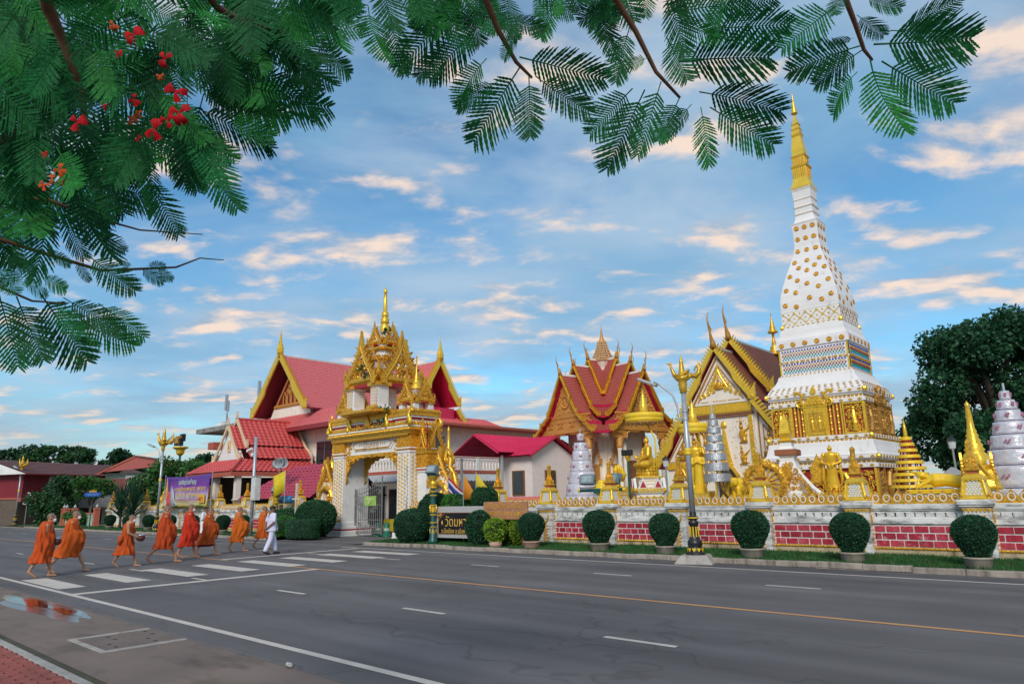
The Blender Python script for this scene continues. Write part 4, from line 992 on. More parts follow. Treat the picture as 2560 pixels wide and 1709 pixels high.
# small weeds rooted in the masonry
for i, (x, y_, z, s) in enumerate(((.35,-1.5,8.0,.45),(.62,-1.45,7.75,.3),(1.55,-1.05,5.9,.4),(1.3,-1.1,5.35,.3),(.75,-.35,10.1,.35))):
    b = MB(); g = random.Random(i)
    for k in range(16):
        d = Vector((g.uniform(-1,1), g.uniform(-1,.2), g.uniform(-.5,1))).normalized(); p = Vector((x,y_,z))+d*s*g.uniform(.3,1)*.6; e = d.cross(Vector((0,1,.3))).normalized()
        b.add([p, p+d*.1+e*.06, p+d*.22, p+d*.1-e*.06], [(0,1,2,3)])
        if k < 3: b.tube([(x,y_+.15,z-.1), tuple(p)], .008, 4)
    b.build('weed', HEDGE, G)
# wrought iron leaf, swung open
IG = thing('iron_gate_leaf', 'grey wrought iron gate leaf standing half open in the archway', 'gate', (-30.55,21.35,0), R(0), None); IG.scale = (1.18,1,1)
fr = MB().box(-.03,.03,-.02,.02,.12,2.35).box(1.87,1.93,-.02,.02,.12,2.95).box(.03,1.87,-.02,.02,.18,.23).box(.03,1.87,-.02,.02,.80,.84).box(.03,1.87,-.02,.02,1.52,1.56)
fr.tube([(0,0,2.15),(.5,0,2.10),(1.0,0,2.28),(1.5,0,2.46),(1.9,0,2.48)], .022, 6).tube([(0,0,1.95),(.5,0,1.9),(1.0,0,2.08),(1.5,0,2.28),(1.9,0,2.30)], .018, 6); IRON = mat('iron_grey', (0.24,0.24,0.24), rough=.5, metal=.3); fr.build('frame', IRON, IG)
for k in range(13):
    x = .14+k*.135; b = MB().tube([(x,0,.15),(x,0,2.25+.1*math.sin(k*.25)+(.12 if k > 7 else 0))], .015, 6)
    b.lathe([(.012,0),(.028,.03),(.002,.12)], 6, (x,0,2.25+.1*math.sin(k*.25)+(.12 if k > 7 else 0))); b.build('bar', IRON, IG)
for (x,z,r_,h) in ((.45,.5,.20,1),(.9,.5,.20,-1),(1.4,.5,.26,1),(1.35,1.38,.30,1),(1.35,1.38,.22,-1),(.2,1.62,.09,1),(.5,1.62,.09,-1),(1.55,2.6,.16,1),(1.72,2.15,.12,-1),(1.0,2.42,.10,1),(1.25,2.58,.09,-1),(.2,1.85,.13,1)):
    b = MB(); spiral(b, x, z, r_, -.015, 1.5, R(90), h, .017, 18, 5); b.build('scroll', IRON, IG)
for z in (.35, 2.0):
    MB().box(-.16,-.03,-.05,.05,z-.07,z+.07).build('hinge', GREYP, IG)
sg = MB().box(.72,1.55,-.05,-.03,1.50,1.98).build('notice', mat('green_notice', (0.30,0.48,0.10), var=.3, scale=3), IG)
MB().box(.9,1.3,-.054,-.051,1.83,1.87).prism([(1.0,1.6),(1.25,1.85),(1.2,1.86),(.95,1.62)], -.054, -.051).build('print', mat('notice_print', (0.7,0.75,0.5)), sg)
# ------------------------------------------------------------------ temple halls
def slope(mb, A0, A1, B0, B1, n, th):
    """stepped tile courses between top edge A0-A1 and bottom edge B0-B1"""
    A0, A1, B0, B1 = map(Vector, (A0, A1, B0, B1)); nn = (A1-A0).cross(B0-A0)
    if nn.length < 1e-6: nn = (B1-B0).cross(A0-B0)
    nn.normalize()
    if nn.z < 0: nn = -nn
    for i in range(n):
        t0, t1 = i/n, (i+1)/n
        a, b_ = A0.lerp(B0,t0), A1.lerp(B1,t0); c, d = A1.lerp(B1,t1)+nn*th, A0.lerp(B0,t1)+nn*th
        mb.add([a,b_,c,d,A1.lerp(B1,t1)-nn*.01,A0.lerp(B0,t1)-nn*.01], [(0,1,2,3),(3,2,4,5)])
TILERED = mat('ubosot_tile', (0.42,0.09,0.075), rough=.55, var=.15, scale=14); TILEBR = mat('aged_tile', (0.26,0.085,0.05), rough=.7, var=.25, scale=10, stain=(0.16,0.13,0.12), stain_amt=.25)
TILEPK = mat('pink_red_tile', (0.64,0.145,0.150), rough=.5, var=.12, scale=6); TILERD = mat('pavilion_tile', (0.58,0.085,0.08), rough=.5, var=.14, scale=6); TILEPU = mat('maroon_tile', (0.38,0.045,0.085), rough=.5, var=.14, scale=6)
ORNG = mat('orange_gold_carving', (0.62,0.30,0.07), rough=.5, metal=.2, var=.2, scale=10)
def chofa(mb, M, h):
    mb.tube([(0,0,-.05*h),(0,-.02*h,.10*h),(0,-.08*h,.22*h),(0,-.13*h,.36*h),(0,-.12*h,.48*h),(0,-.20*h,.62*h),(0,-.23*h,.78*h),(0,-.18*h,.92*h),(0,-.12*h,1.0*h)], [.10*h,.075*h,.05*h,.032*h,.045*h,.028*h,.022*h,.014*h,.003*h], 7, M)
def thai_roof(parent, M, y0, y1, prof, tile, n, barge=GOLD, wbar=.16, teeth=.16, ch=1.1, ridge=WHITE, soffit=CRIMSON, gap=0.0, back=False, chm=None):
    """one tier: prof = [(half width, z)...] from the apex down; gable at y0, runs back to y1"""
    for sx in (-1,1):
        for i, ((h0,z0),(h1,z1)) in enumerate(zip(prof, prof[1:])):
            if i: z0 -= gap; h0 -= gap*.4
            b = MB(); slope(b, (sx*h0,y0,z0),(sx*h0,y1,z0),(sx*h1,y0,z1),(sx*h1,y1,z1), max(2, int(n*math.hypot(h1-h0,z1-z0))), .022)
            r_ = b.build('roof_slope', tile, parent, M=M)
            u = MB(); nx = Vector((z0-z1, 0, h1-h0)).normalized()*.05
            u.add([(sx*(h0-nx.x*0),y0+.02,z0-.06),(sx*h0,y1,z0-.06),(sx*(h1),y1,z1-.05),(sx*h1,y0+.02,z1-.05)], [(0,1,2,3)])
            u.box(sx*h1-.03,sx*h1+.03,y0,y1,z1-.12,z1-.01); u.build('soffit', soffit, r_)
        bb = MB()
        for i, ((h0,z0),(h1,z1)) in enumerate(zip(prof, prof[1:])):
            if i: z0 -= gap; h0 -= gap*.4
            d = Vector((h1-h0,0,z1-z0)); L_ = d.length; d.normalize(); nrm = Vector((-d.z,0,d.x))
            if nrm.z < 0: nrm = -nrm
            p0 = Vector((h0,0,z0)); p1 = Vector((h1,0,z1)); lo = p0-nrm*wbar*.5
            poly = [(p0+nrm*wbar*.35), (p1+nrm*wbar*.45+d*.05), (p1-nrm*wbar*.7+d*.03), (p0.lerp(p1,.62)-nrm*wbar*1.1), (p0.lerp(p1,.5)-nrm*wbar*.55), (p0-nrm*wbar*.55)]
            bb.prism([(sx*q.x,q.z) for q in poly], y0-.07, y0+.05)
            k = int(L_/(teeth*.62))
            for j in range(k):
                q = p0.lerp(p1, (j+.6)/k)+nrm*wbar*.3; ang = math.atan2(nrm.x*sx, nrm.z)
                bb.prism(flame(teeth*1.05, teeth*.5, sx*teeth*-.25), y0-.04, y0+.04, Matrix.Translation((sx*q.x,0,q.z)) @ Matrix.Rotation(ang, 4, 'Y'))
            e = p1+d*.04
            bb.prism(flame(teeth*3.0, teeth*1.5, sx*teeth*.9), y0-.06, y0+.05, T(sx*(e.x-teeth*.1),0,e.z-teeth*.4))
            spiral(bb, sx*(e.x-teeth*.4), e.z-teeth*.1, teeth*.55, y0-.06, 1.1, 0, sx, teeth*.2, 9, 5)
        bb.build('bargeboard', barge, parent, M=M)
    if ridge: MB().box(-.055,.055,y0,y1,prof[0][1]-.05,prof[0][1]+.055).build('ridge', ridge, parent, M=M)
    if ch:
        c = MB(); chofa(c, T(0,y0-.02,prof[0][1]+.04), ch); c.lathe([(.02,0),(.085,.05),(.09,.12),(.05,.25),(.01,.4)], 8, (0,y0,prof[0][1])); c.build('chofa', chm or GOLDO, parent, True, M)
def pediment(parent, M, y, prof, z0, m, back, seed, medal=True):
    (h1, z1), (h2, z2) = prof[0], prof[1]
    tri = [(0,z1-.25),(h2*.90,z0),(-h2*.90,z0)]
    o = MB().prism(tri, y, y+.08).build('pediment', back, parent, M=M)
    b = MB(); s = (z1-.25-z0)
    scrollwork(b, -h2*.85, h2*.85, z0+.05, z1-.3, y-.01, h2*.13, seed, None, lambda x,z: abs(x) < h2*.80*(1-(z-z0)/s) and (not medal or x*x+(z-z0-s*.36)**2 > (h2*.27)**2))
    if medal:
        pts = [(math.cos(2*PI*i/20)*h2*.26, y-.03, z0+s*.36+math.sin(2*PI*i/20)*h2*.26) for i in range(21)]; b.tube(pts, h2*.045, 6)
        for i in range(8): b.tube([(0,y-.02,z0+s*.36),(math.cos(PI*i/4)*h2*.22,y-.02,z0+s*.36+math.sin(PI*i/4)*h2*.22)], h2*.025, 5)
    b.build('carving', m, o)
    return o
# --- cruciform ordination hall with a ringed spire
U = thing('ordination_hall', 'cruciform ordination hall with stacked red tile roofs and a ringed spire', 'temple hall', (-22.8,33,0), R(-13))
MB().sq([(2.5,0),(2.5,1.0),(2.35,1.1),(2.3,1.3)]).build('podium', CREAM, U)
MB().sq([(1.75,1.3),(1.75,5.4)], red=.12).build('wall', CREAM, U)
for s in range(4):
    Q = Matrix.Rotation(s*PI/2, 4, 'Z')
    pr1 = [(0,8.36),(1.24,6.18),(1.90,5.62),(2.56,5.06)]
    pr2 = [(0,9.0),(1.30,6.62),(1.95,5.95)]
    pr3 = [(0,9.45),(1.05,7.35)]
    thai_roof(U, Q, -3.25, -2.05, pr1, TILERED, 9, wbar=.10, teeth=.10, gap=.10, ch=1.05, chm=GOLDO)
    thai_roof(U, Q, -2.25, -.9, pr2, TILERED, 9, wbar=.10, teeth=.10, gap=.10, ch=1.05, chm=GOLDO)
    thai_roof(U, Q, -1.15, -.1, pr3, TILERED, 9, wbar=.10, teeth=.10, gap=.10, ch=1.05, chm=GOLDO)
    if s in (0,1):
        pediment(U, Q, -2.95, pr1, 6.1, ORNG, ORNG, 5+s)
        e = MB().box(-1.75,1.75,-2.95,-2.75,5.72,5.98).box(-1.85,1.85,-3.0,-2.75,5.98,6.08).box(-2.3,2.3,-2.95,-2.75,5.12,5.40).box(-2.1,-1.2,-2.9,-2.75,4.7,5.12).box(1.2,2.1,-2.9,-2.75,4.7,5.12).box(-1.9,1.9,-2.93,-2.75,5.40,5.72)
        for x in (-1.4,-.5,.5,1.4):
            pts = [(x-.26,-2.96,5.44),(x+.26,-2.96,5.44),(x+.26,-2.96,5.68),(x-.26,-2.96,5.68),(x-.26,-2.96,5.44)]; e.tube(pts, .025, 4); spiral(e, x, 5.56, .10, -2.95, 1.3, 0, 1, .03, 10, 5)
        for sx in (-1,1):
            for i in range(8): e.prism(flame(.16,.1), -3.0, -2.94, T(sx*(1.95-i*.0)-.35+i*.1,0,5.05, 0, 1, 0, PI))
            e.tube([(sx*1.2,-2.85,4.7),(sx*1.15,-2.85,4.95),(sx*.9,-2.85,5.10),(sx*.4,-2.85,5.06),(0,-2.85,5.15)], .07, 6)
        for k in range(26): e.prism([(-.05,0),(.05,0),(0,-.10)], -2.99, -2.93, T(-1.8+k*.144,0,5.98))
        e.build('carved_frieze', ORNG, U, M=Q)
    for sx in (-1,1):
        c = MB().lathe([(.17,1.3),(.17,1.45),(.13,1.5),(.12,4.1),(.15,4.15)], 14, (sx*1.62,-2.75,0)); c.build('column', CREAM, U, True, Q)
        c = MB().lathe([(.13,4.15),(.19,4.25),(.16,4.35),(.22,4.65),(.2,4.72)], 14, (sx*1.62,-2.75,0)); c.build('column_capital', ORNG, U, True, Q)
        c = MB().lathe([(.12,1.3),(.11,4.5)], 12, (sx*.95,-2.4,0)); c.build('column', CREAM, U, True, Q)
        w_ = MB().box(sx*1.05-.22,sx*1.05+.22,-1.80,-1.75,1.9,3.4); flame_arch(w_, .7, .9, .06, T(sx*1.05,-1.8,3.4), 5); w_.box(sx*1.05-.3,sx*1.05+.3,-1.86,-1.75,1.75,1.9); w_.build('window', ORNG, U, M=Q)
    MB().box(-.5,.5,-1.79,-1.74,1.3,3.6).build('door', WOOD, U, M=Q)
b = MB(); b.sq([(.34,8.3),(.42,9.0),(.52,9.3),(.55,9.36)], red=.12); b.build('spire_base', CREAM, U)
b = MB(); pr = []; z = 9.36; h = .56
while z < 10.55: pr += [(h,z),(h+.05,z+.03),(h*.93,z+.10),(h*.82,z+.14)]; z += .155; h *= .855
b.sq(pr, red=.12)
for i in range(8):
    zz_ = 9.40+i*.155; hh = .56*.855**i
    for s in range(4):
        Q = Matrix.Rotation(s*PI/2, 4, 'Z')
        for x in (-.6,0,.6): b.prism(flame(.15,.16), -.02, .02, Q @ T(x*hh,-hh-.03,zz_))
b.build('spire_tiers', mat('cream_gold', (0.60,0.38,0.20), rough=.6, var=.3, scale=14), U)
MB().lathe([(.20,10.55),(.22,10.6),(.14,10.75),(.09,10.9),(.10,10.95),(.05,11.1),(.06,11.14),(.025,11.4),(.004,11.75)], 10).build('spire_tip', ORNG, U, True)

# --- golden-fronted assembly hall behind the chedi
V = thing('assembly_hall', 'assembly hall with a cream and gold gable front and scalloped bargeboards', 'temple hall', (-15.27,32.3,0))
prA = [(0,8.85),(.9,7.35),(1.78,6.18),(2.0,5.95)]; prA2 = [(1.72,5.95),(2.9,4.55),(3.95,3.0)]
prB = [(0,9.75),(.95,8.05),(1.95,6.75)]
thai_roof(V, Matrix.Identity(4), -.45, 1.6, [(0,8.9),(1.75,6.25)], TILEBR, 9, GOLDB, .20, .26, 1.75, GREYP)
thai_roof(V, Matrix.Identity(4), 1.4, 13, [(0,9.62),(1.95,6.75)], TILEBR, 9, GOLDB, .20, .26, 1.75, GREYP)
for sx in (-1,1):
    b = MB(); slope(b, (sx*1.75,-.3,6.0),(sx*1.75,13,6.0),(sx*3.75,-.3,3.1),(sx*3.75,13,3.1), 16, .022); rs = b.build('aisle_roof', TILEBR, V)
    MB().add([(sx*1.7,-.28,5.9),(sx*1.7,13,5.9),(sx*3.7,13,3.0),(sx*3.7,-.28,3.0)], [(0,1,2,3)]).build('soffit', CRIMSON, rs)
    bb = MB(); p0, p1 = Vector((1.72,0,6.05)), Vector((3.85,0,2.98)); d = (p1-p0).normalized(); nr = Vector((-d.z,0,d.x))
    bb.prism([(sx*q.x,q.z) for q in (p0+nr*.06,p1+nr*.10,p1-nr*.16,p0.lerp(p1,.6)-nr*.30,p0.lerp(p1,.48)-nr*.12,p0-nr*.12)], -.52, -.38)
    for j in range(20):
        q = p0.lerp(p1,(j+.5)/20)+nr*.08; bb.prism([(-.05,0),(.05,0),(.07,.2),(-.03,.22)], -.5, -.36, Matrix.Translation((sx*q.x,0,q.z)) @ Matrix.Rotation(math.atan2(nr.x*sx,nr.z), 4, 'Y'))
    spiral(bb, sx*3.85, 3.0, .22, -.45, 1.2, R(90), sx, .09, 12, 6); bb.prism(flame(.9,.4,sx*.25), -.52, -.4, T(sx*3.8,0,2.95)); bb.build('aisle_bargeboard', GOLDB, V)
MB().box(-1.5,1.5,-.05,12.5,0,6.1).box(-3.3,3.3,.0,12.5,0,3.3).build('wall', CREAM, V)
for sx in (-1,1): MB().prism([(sx*1.5,6.1),(sx*3.3,3.3),(sx*1.5,3.3)], -.02, .2).build('aisle_gable', CREAM, V)
pd = MB().prism([(0,8.6),(1.66,6.05),(-1.66,6.05)], -.2, -.05).build('pediment', CREAM, V)
b = MB()
for (pa, r_) in (([(-1.45,6.1),(-.03,8.35)], .05),([(1.45,6.1),(.03,8.35)], .05),([(-1.2,6.2),(0,8.0)], .028),([(1.2,6.2),(0,8.0)], .028)): b.tube([(x,-.22,z) for x,z in pa], r_, 5)
b.build('pediment_lines', mat('brown_gold', (0.42,0.20,0.05), rough=.5), pd)
b = MB(); flame_arch(b, .95, 1.05, .055, T(0,-.22,6.75), 8, fh=.16)
for sx in (-1,1):
    for (x,z,r_) in ((.35,6.72,.14),(.62,6.62,.13),(.85,6.5,.11),(.28,6.98,.12),(.5,6.9,.10),(1.05,6.42,.08)): spiral(b, sx*x, z, r_, -.22, 1.2, R(60), sx, .035, 11, 5); b.prism(flame(.22,.1,sx*.06), -.25, -.19, T(sx*x,0,z+.05))
b.build('pediment_carving', GOLDB, pd)
b = MB().ell((0,-.26,7.0),(.14,.06,.16)).ell((0,-.27,7.26),(.065,.05,.08)).ell((0,-.26,6.84),(.26,.08,.07)).tube([(0,-.26,7.33),(0,-.25,7.48)],[.045,.005],6)
for sx in (-1,1): b.cap((sx*.13,-.28,7.1),(sx*.2,-.3,6.92),.04,.035,6).cap((sx*.2,-.3,6.92),(sx*.02,-.33,6.9),.035,.03,6)
b.build('seated_relief', GOLD, pd, True)
text('lettering', 'พ.ศ.๒๕๓๗', .17, GOLD, pd, T(-.05,-.205,6.20), .006)
b = MB()
for sx in (-1,1): b.box(sx*.62-.24 if sx > 0 else -1.05, sx*.62+.38 if sx > 0 else -.62, -.225, -.2, 6.19, 6.215)
b.build('rule', GOLD, pd)
b = MB().box(-1.52,1.52,-.16,-.05,5.62,6.04)
for k in range(30): b.box(-1.5+k*.1, -1.44+k*.1, -.185, -.15, 5.66, 6.0); 
for k in range(30): b.prism([(-.045,0),(.045,0),(0,-.06)], -.17, -.06, T(-1.47+k*.1,0,5.62))
b.build('fluted_band', GOLDB, V)
MB().box(-1.58,1.58,-.19,-.05,5.50,5.56).box(-1.55,1.55,-.17,-.05,5.40,5.45).build('moulding', mat('brown_moulding', (0.33,0.13,0.05)), V)
for sx in (-1,1):
    b = MB().box(sx*1.40-.10, sx*1.40+.10, -.14, -.04, 0, 5.40)
    scrollwork(b, sx*1.40-.10, sx*1.40+.10, .2, 5.3, -.15, .07, 41); b.build('pilaster', GOLDB, V)
    MB().box(sx*1.52-.03,sx*1.52+.03,-.12,-.04,0,5.4).build('pilaster_edge', WHITE, V)
    b = MB().tube([(sx*1.75,-.05,5.5),(sx*3.2,-.05,3.35),(sx*1.75,-.05,3.35),(sx*1.75,-.05,5.5)], .04, 5); b.tube([(sx*1.95,-.05,4.9),(sx*2.8,-.05,3.6),(sx*1.95,-.05,3.6),(sx*1.95,-.05,4.9)], .025, 5); b.build('aisle_lines', mat('brown_gold', (0.42,0.20,0.05)), V)
    b = MB().box(sx*2.4-.9, sx*2.4+.9, -.10, .0, 2.95, 3.3)
    for k in range(18): b.box(sx*2.4-.88+k*.1, sx*2.4-.82+k*.1, -.125, -.09, 2.98, 3.26)
    b.build('fluted_band', GOLDB, V)
    # side doors with flame frames, kneeling angel reliefs
    b = MB(); flame_arch(b, 1.0, 1.0, .08, T(sx*2.4,-.08,2.0), 7); b.box(sx*2.4-.5,sx*2.4-.38,-.12,-.02,0,2.0).box(sx*2.4+.38,sx*2.4+.5,-.12,-.02,0,2.0); b.build('side_door_frame', GOLD, V)
    MB().box(sx*2.4-.38,sx*2.4+.38,-.04,-.01,0,2.1).build('side_door', DARK, V)
    b = MB().ell((sx*2.25,-.06,4.05),(.16,.07,.26)).ell((sx*2.2,-.08,4.42),(.08,.06,.09)).tube([(sx*2.2,-.08,4.5),(sx*2.22,-.08,4.8)],[.06,.005],6).ell((sx*2.35,-.06,3.8),(.34,.08,.14)).cap((sx*2.12,-.1,4.2),(sx*2.0,-.12,4.3),.05,.03,6).box(sx*2.3-.4,sx*2.3+.4,-.1,-.01,3.4,3.62); b.build('angel_relief', GOLD, V, True)
# main doorway: tall flame arch, dark carved door
MB().prism([(-.5,.0),(.5,.0),(.5,2.35),(.3,2.75),(0,3.05),(-.3,2.75),(-.5,2.35)], -.10, -.04).build('main_door', mat('dark_carved_door', (0.06,0.045,0.02), rough=.5, metal=.3, var=.5, scale=12), V)
b = MB()
for r_ in (.10,.2,.30,.38):
    b.tube([(math.cos(2*PI*i/24)*r_,-.11,2.15+math.sin(2*PI*i/24)*r_*1.25) for i in range(25)], .012, 4)
for i in range(12): b.ell((math.cos(PI*i/6)*.34,-.11,2.15+math.sin(PI*i/6)*.42),(.03,.015,.03),6,4)
b.build('door_rosette', GOLDO, V)
b = MB(); b.box(-.66,-.5,-.16,-.04,0,2.3).box(.5,.66,-.16,-.04,0,2.3)
b.tube([(-.58,-.14,2.2),(-.56,-.15,2.5),(-.34,-.16,2.85),(0,-.17,3.2),(.34,-.16,2.85),(.56,-.15,2.5),(.58,-.14,2.2)], [.08,.10,.10,.09,.10,.10,.08], 7)
b.prism([(-.62,2.45),(-.36,2.85),(-.27,3.3),(-.17,3.8),(-.12,4.2),(-.05,4.7),(0,4.95),(.05,4.7),(.12,4.2),(.17,3.8),(.27,3.3),(.36,2.85),(.62,2.45),(.3,2.8),(0,3.12),(-.3,2.8)], -.16, -.05)
scrollwork(b, -.4,.4,2.9,4.2,-.17,.09,57, None, lambda x,z: abs(x) < .30*(1-(z-2.9)/1.5) and z > 3.1+abs(x)*-.9)
b.build('door_flame', GOLDB, V)
MB().lathe([(.02,0),(.15,.05),(.16,.14),(.10,.3),(.02,.36)], 10, (0,-.1,4.85), sy=.3).build('door_finial', GOLDB, V, True)
for sx in (-1,1):
    for (x,z,s_) in ((.95,4.5,1.35),(.88,3.4,1.1)):
        b = MB().ell((sx*x,-.08,z),(.16*s_,.06,.2*s_)).ell((sx*(x-.06),-.1,z+.27*s_),(.07*s_,.05,.08*s_)).tube([(sx*(x-.06),-.1,z+.33*s_),(sx*(x-.08),-.1,z+.62*s_)],[.05*s_,.005],6).tube([(sx*x,-.08,z-.1*s_),(sx*(x+.1),-.09,z-.25*s_),(sx*(x-.22),-.08,z-.30*s_)],[.12*s_,.10*s_,.02],7).cap((sx*(x+.1),-.1,z+.1),(sx*(x+.3*s_),-.1,z+.3*s_),.05*s_,.02,6)
        b.build('flying_angel', GOLD, V, True)
b = MB(); g_s = random.Random(5)
for _ in range(60):
    x = g_s.uniform(-1.2,1.2); z = g_s.uniform(2.6,5.3)
    if abs(x) > .3+max(0,3.6-z)*.25: b.prism(diamond(g_s.uniform(.03,.08),.025), -.075, -.05, T(x,0,z))
tag(b.build('gilt_clouds', GOLDB, V), None, None, kind='stuff')
# ridge ornament: gilded finial with a canopy
b = MB().lathe([(.45,0),(.42,.12),(.30,.18),(.36,.28),(.22,.36),(.26,.46),(.14,.6),(.10,.9),(.07,.95),(.07,1.3),(.30,1.36),(.28,1.42),(.16,1.6),(.17,1.64),(.10,1.9),(.05,2.2),(.01,2.6)], 12, (0,7.5,9.55)); b.build('ridge_finial', GOLD, V, True)

# --- two-storey hall with a cross-gabled red roof
HL = thing('assembly_building', 'cream two storey hall with a steep pink-red cross-gabled roof', 'building', (-48.2,37,0))
MB().box(-5.0,7.6,-9.6,7,0,7.0).build('wall', CREAM, HL)
prH = [(0,12.8),(3.9,8.45)]; prR = [(0,12.8),(2.3,9.15),(2.6,8.9)]
b0 = Matrix.Identity(4)
thai_roof(HL, b0, -10.6, 4, prH, TILEPK, 5, GOLDB, .34, .3, 0, mat('pale_ridge', (0.62,0.52,0.45)), mat('dark_red_soffit', (0.20,0.015,0.03)))
thai_roof(HL, Matrix.Rotation(PI/2, 4, 'Z'), -6.6, -.5, [(0,12.8),(2.1,9.3)], TILEPK, 5, GOLDB, .34, .3, 0, mat('pale_ridge', (0.62,0.52,0.45)), CRIMSON)
thai_roof(HL, Matrix.Rotation(PI/2, 4, 'Z'), -6.5, -.5, [(2.0,8.9),(3.3,7.3)], TILEPK, 5, GOLDB, .34, .3, 0, None, CRIMSON)
for (x,y) in ((0,-10.6),(6.6,0)):
    b = MB().lathe([(.10,0),(.26,.3),(.28,.6),(.14,1.1),(.05,1.7),(.01,2.1)], 8, (x,y,12.7)); b.prism(flame(1.8,.6), y-.06, y+.06, T(x,0,12.7)) if x == 0 else b.prism(flame(1.8,.6), -.06, .06, T(x,y,12.7,R(90))); b.build('gable_finial', GOLDB, HL)
pm_ = MB().prism([(0,12.2),(3.1,8.6),(-3.1,8.6)], -9.4, -9.2).build('pediment', mat('dark_red_soffit', (0.20,0.015,0.03)), HL)
MB().prism([(-2.9,8.3),(2.9,8.3),(2.4,9.0),(-2.4,9.0)], -9.5, -9.25).box(-2.9,2.9,-9.5,-9.2,7.2,8.3).build('gable_wall', CREAM, HL)
b = MB(); b.tube([(-2.3,-9.5,9.05),(2.3,-9.5,9.05)], .14, 6).tube([(-2.1,-9.5,9.1),(0,-9.5,11.6),(2.1,-9.5,9.1)], .09, 6)
for x in (-.9,-.3,.3,.9): b.tube([(x-.22,-9.48,9.2),(x-.2,-9.5,9.8),(x,-9.5,10.15),(x+.2,-9.5,9.8),(x+.22,-9.48,9.2)], .05, 5)
scrollwork(b, -1.6,1.6,9.2,11.0,-9.48,.26,91, None, lambda x,z: abs(x) < 1.7*(1-(z-9.1)/2.3) and z > 10.0); b.build('pediment_carving', ORNG, pm_)
mp_ = MB().add([(4.9,-1.7,9.0),(4.9,1.7,9.0),(4.9,0,12.1)],[(0,1,2)]).box(4.6,6.2,-1.9,1.9,7,9.0).build('side_gable', CRIMSON, HL)
# metal skirt roof with fascia
b = MB(); E = 1.5
c0 = [(-6.2,-11,7.0),(8.4,-11,7.0),(8.4,8,7.0),(-6.2,8,7.0)]; c1 = [(-4,-9.2,8.4),(5.6,-9.2,8.4),(5.6,6,8.4),(-4,6,8.4)]
for i in range(4): slope(b, c1[i], c1[(i+1)%4], c0[i], c0[(i+1)%4], 3, .015)
sk = b.build('skirt_roof', TILEPK, HL)
b = MB()
for k in range(36): x = -6.2+k*.4; b.tube([(max(-4,min(5.6,x*.72)),-9.2,8.43),(x,-11,7.04)], .025, 4)
for k in range(46): y = -11+k*.41; b.tube([(5.6,max(-9.2,min(6,y*.8)),8.43),(8.4,y,7.04)], .025, 4)
b.build('seams', TILEPK, sk)
MB().box(-6.25,8.45,-11.05,-10.95,6.72,7.02).box(8.37,8.47,-11,8,6.72,7.02).box(-6.25,8.37,-10.95,8,6.86,6.9).build('fascia', mat('maroon_fascia', (0.26,0.03,0.035), rough=.5), HL)
def window(parent, x0, x1, z0, z1, y, fm=GREYP, shutter=True, face=None, mull=1):
    Q = face or Matrix.Identity(4)
    o = MB().box(x0-.06,x1+.06,y-.05,y+.02,z0-.06,z1+.06).build('window', fm, parent, M=Q)
    k = mull+1; 
    for i in range(k): MB().box(x0+(x1-x0)*i/k+.02, x0+(x1-x0)*(i+1)/k-.02, y-.06, y-.051, z0, z1).build('pane', GLASS, o)
    return o
wn_ = window(HL, 4.2, 6.2, 3.9, 5.9, -9.62)
MB().box(3.3,4.15,-9.95,-9.9,3.9,5.1).build('shutter', mat('grey_shutter', (0.5,0.5,0.48)), wn_)
window(HL, -3.5, -1.8, 3.9, 5.6, -9.62); window(HL, .3, 2, 3.9, 5.6, -9.62)
# balcony wing running back beside the hall, seen through and right of the gate
BW = thing('balcony_wing', 'cream wing with white balustrade balcony and grey ribbed awning behind the gate', 'building', (-33.5,33,0))
MB().box(-6,-.6,-5,12,0,3.4).box(-6,-2.2,-5,12,3.4,6.6).build('wall', CREAM, BW)
MB().box(-6.2,.3,-5.4,12.2,3.35,3.55).build('balcony_slab', TERRA, BW)
MB().box(-6.3,-.8,-5.6,12.4,6.6,6.75).build('roof_slab', TERRA, BW)
b = MB().box(.12,.28,-5.3,12.1,4.22,4.34).box(.12,.28,-5.3,12.1,3.55,3.62).box(-6,.28,-5.38,-5.24,4.22,4.34).box(-6,.28,-5.38,-5.24,3.55,3.62); b.build('rail', WHITE, BW)
MB().box(.11,.29,-5.3,12.1,4.34,4.40).build('rail_cap', TERRA, BW)
bal = None
for k in range(58):
    if k % 9 == 8: MB().box(.08,.32,-.14,.14,3.55,4.36).build('baluster_post', WHITE, BW, M=T(0,-5.2+k*.3,0)); continue
    if bal is None: bal = MB().lathe([(.06,3.62),(.06,3.68),(.04,3.72),(.075,3.88),(.07,3.95),(.04,4.08),(.05,4.14),(.06,4.22)], 8, (.2,0,0)).build('baluster', WHITE, BW, True); o = bal
    else: o = inst(bal, 'baluster', BW)
    o.location = (0,-5.2+k*.3,0)
for k in range(18):
    o = inst(bal, 'baluster', BW); o.location = (-5.9+k*.32,-5.31,0)
aw = MB()
for k in range(64):
    y = -5.6+k*.28; aw.tube([(-.5,y,3.3),(.4,y,3.22),(.95,y,3.05),(1.25,y,2.80)], .10, 6)
for k in range(24):
    x = -6+k*.27; aw.tube([(x,-4.9,3.3),(x,-5.8,3.22),(x,-6.3,3.05),(x,-6.6,2.80)], .10, 6)
aw.build('awning', mat('grey_awning', (0.42,0.45,0.47), rough=.4, var=.12), BW)
for k in range(6): MB().box(1.1,1.2,-5.4+k*3.2,-5.3+k*3.2,0,2.95).build('awning_post', GREYP, BW)
window(BW, 1.5, 3.2, .1, 2.6, .59, GREYP, face=Matrix.Rotation(PI/2, 4, 'Z'))
for (a, c) in ((-4.4,-2.2),(-1.8,.4),(5,6.2),(8,9.4)): window(BW, a, c, .6 if a > 0 else .1, 2.5, .59, GREYP, face=Matrix.Rotation(PI/2, 4, 'Z'))
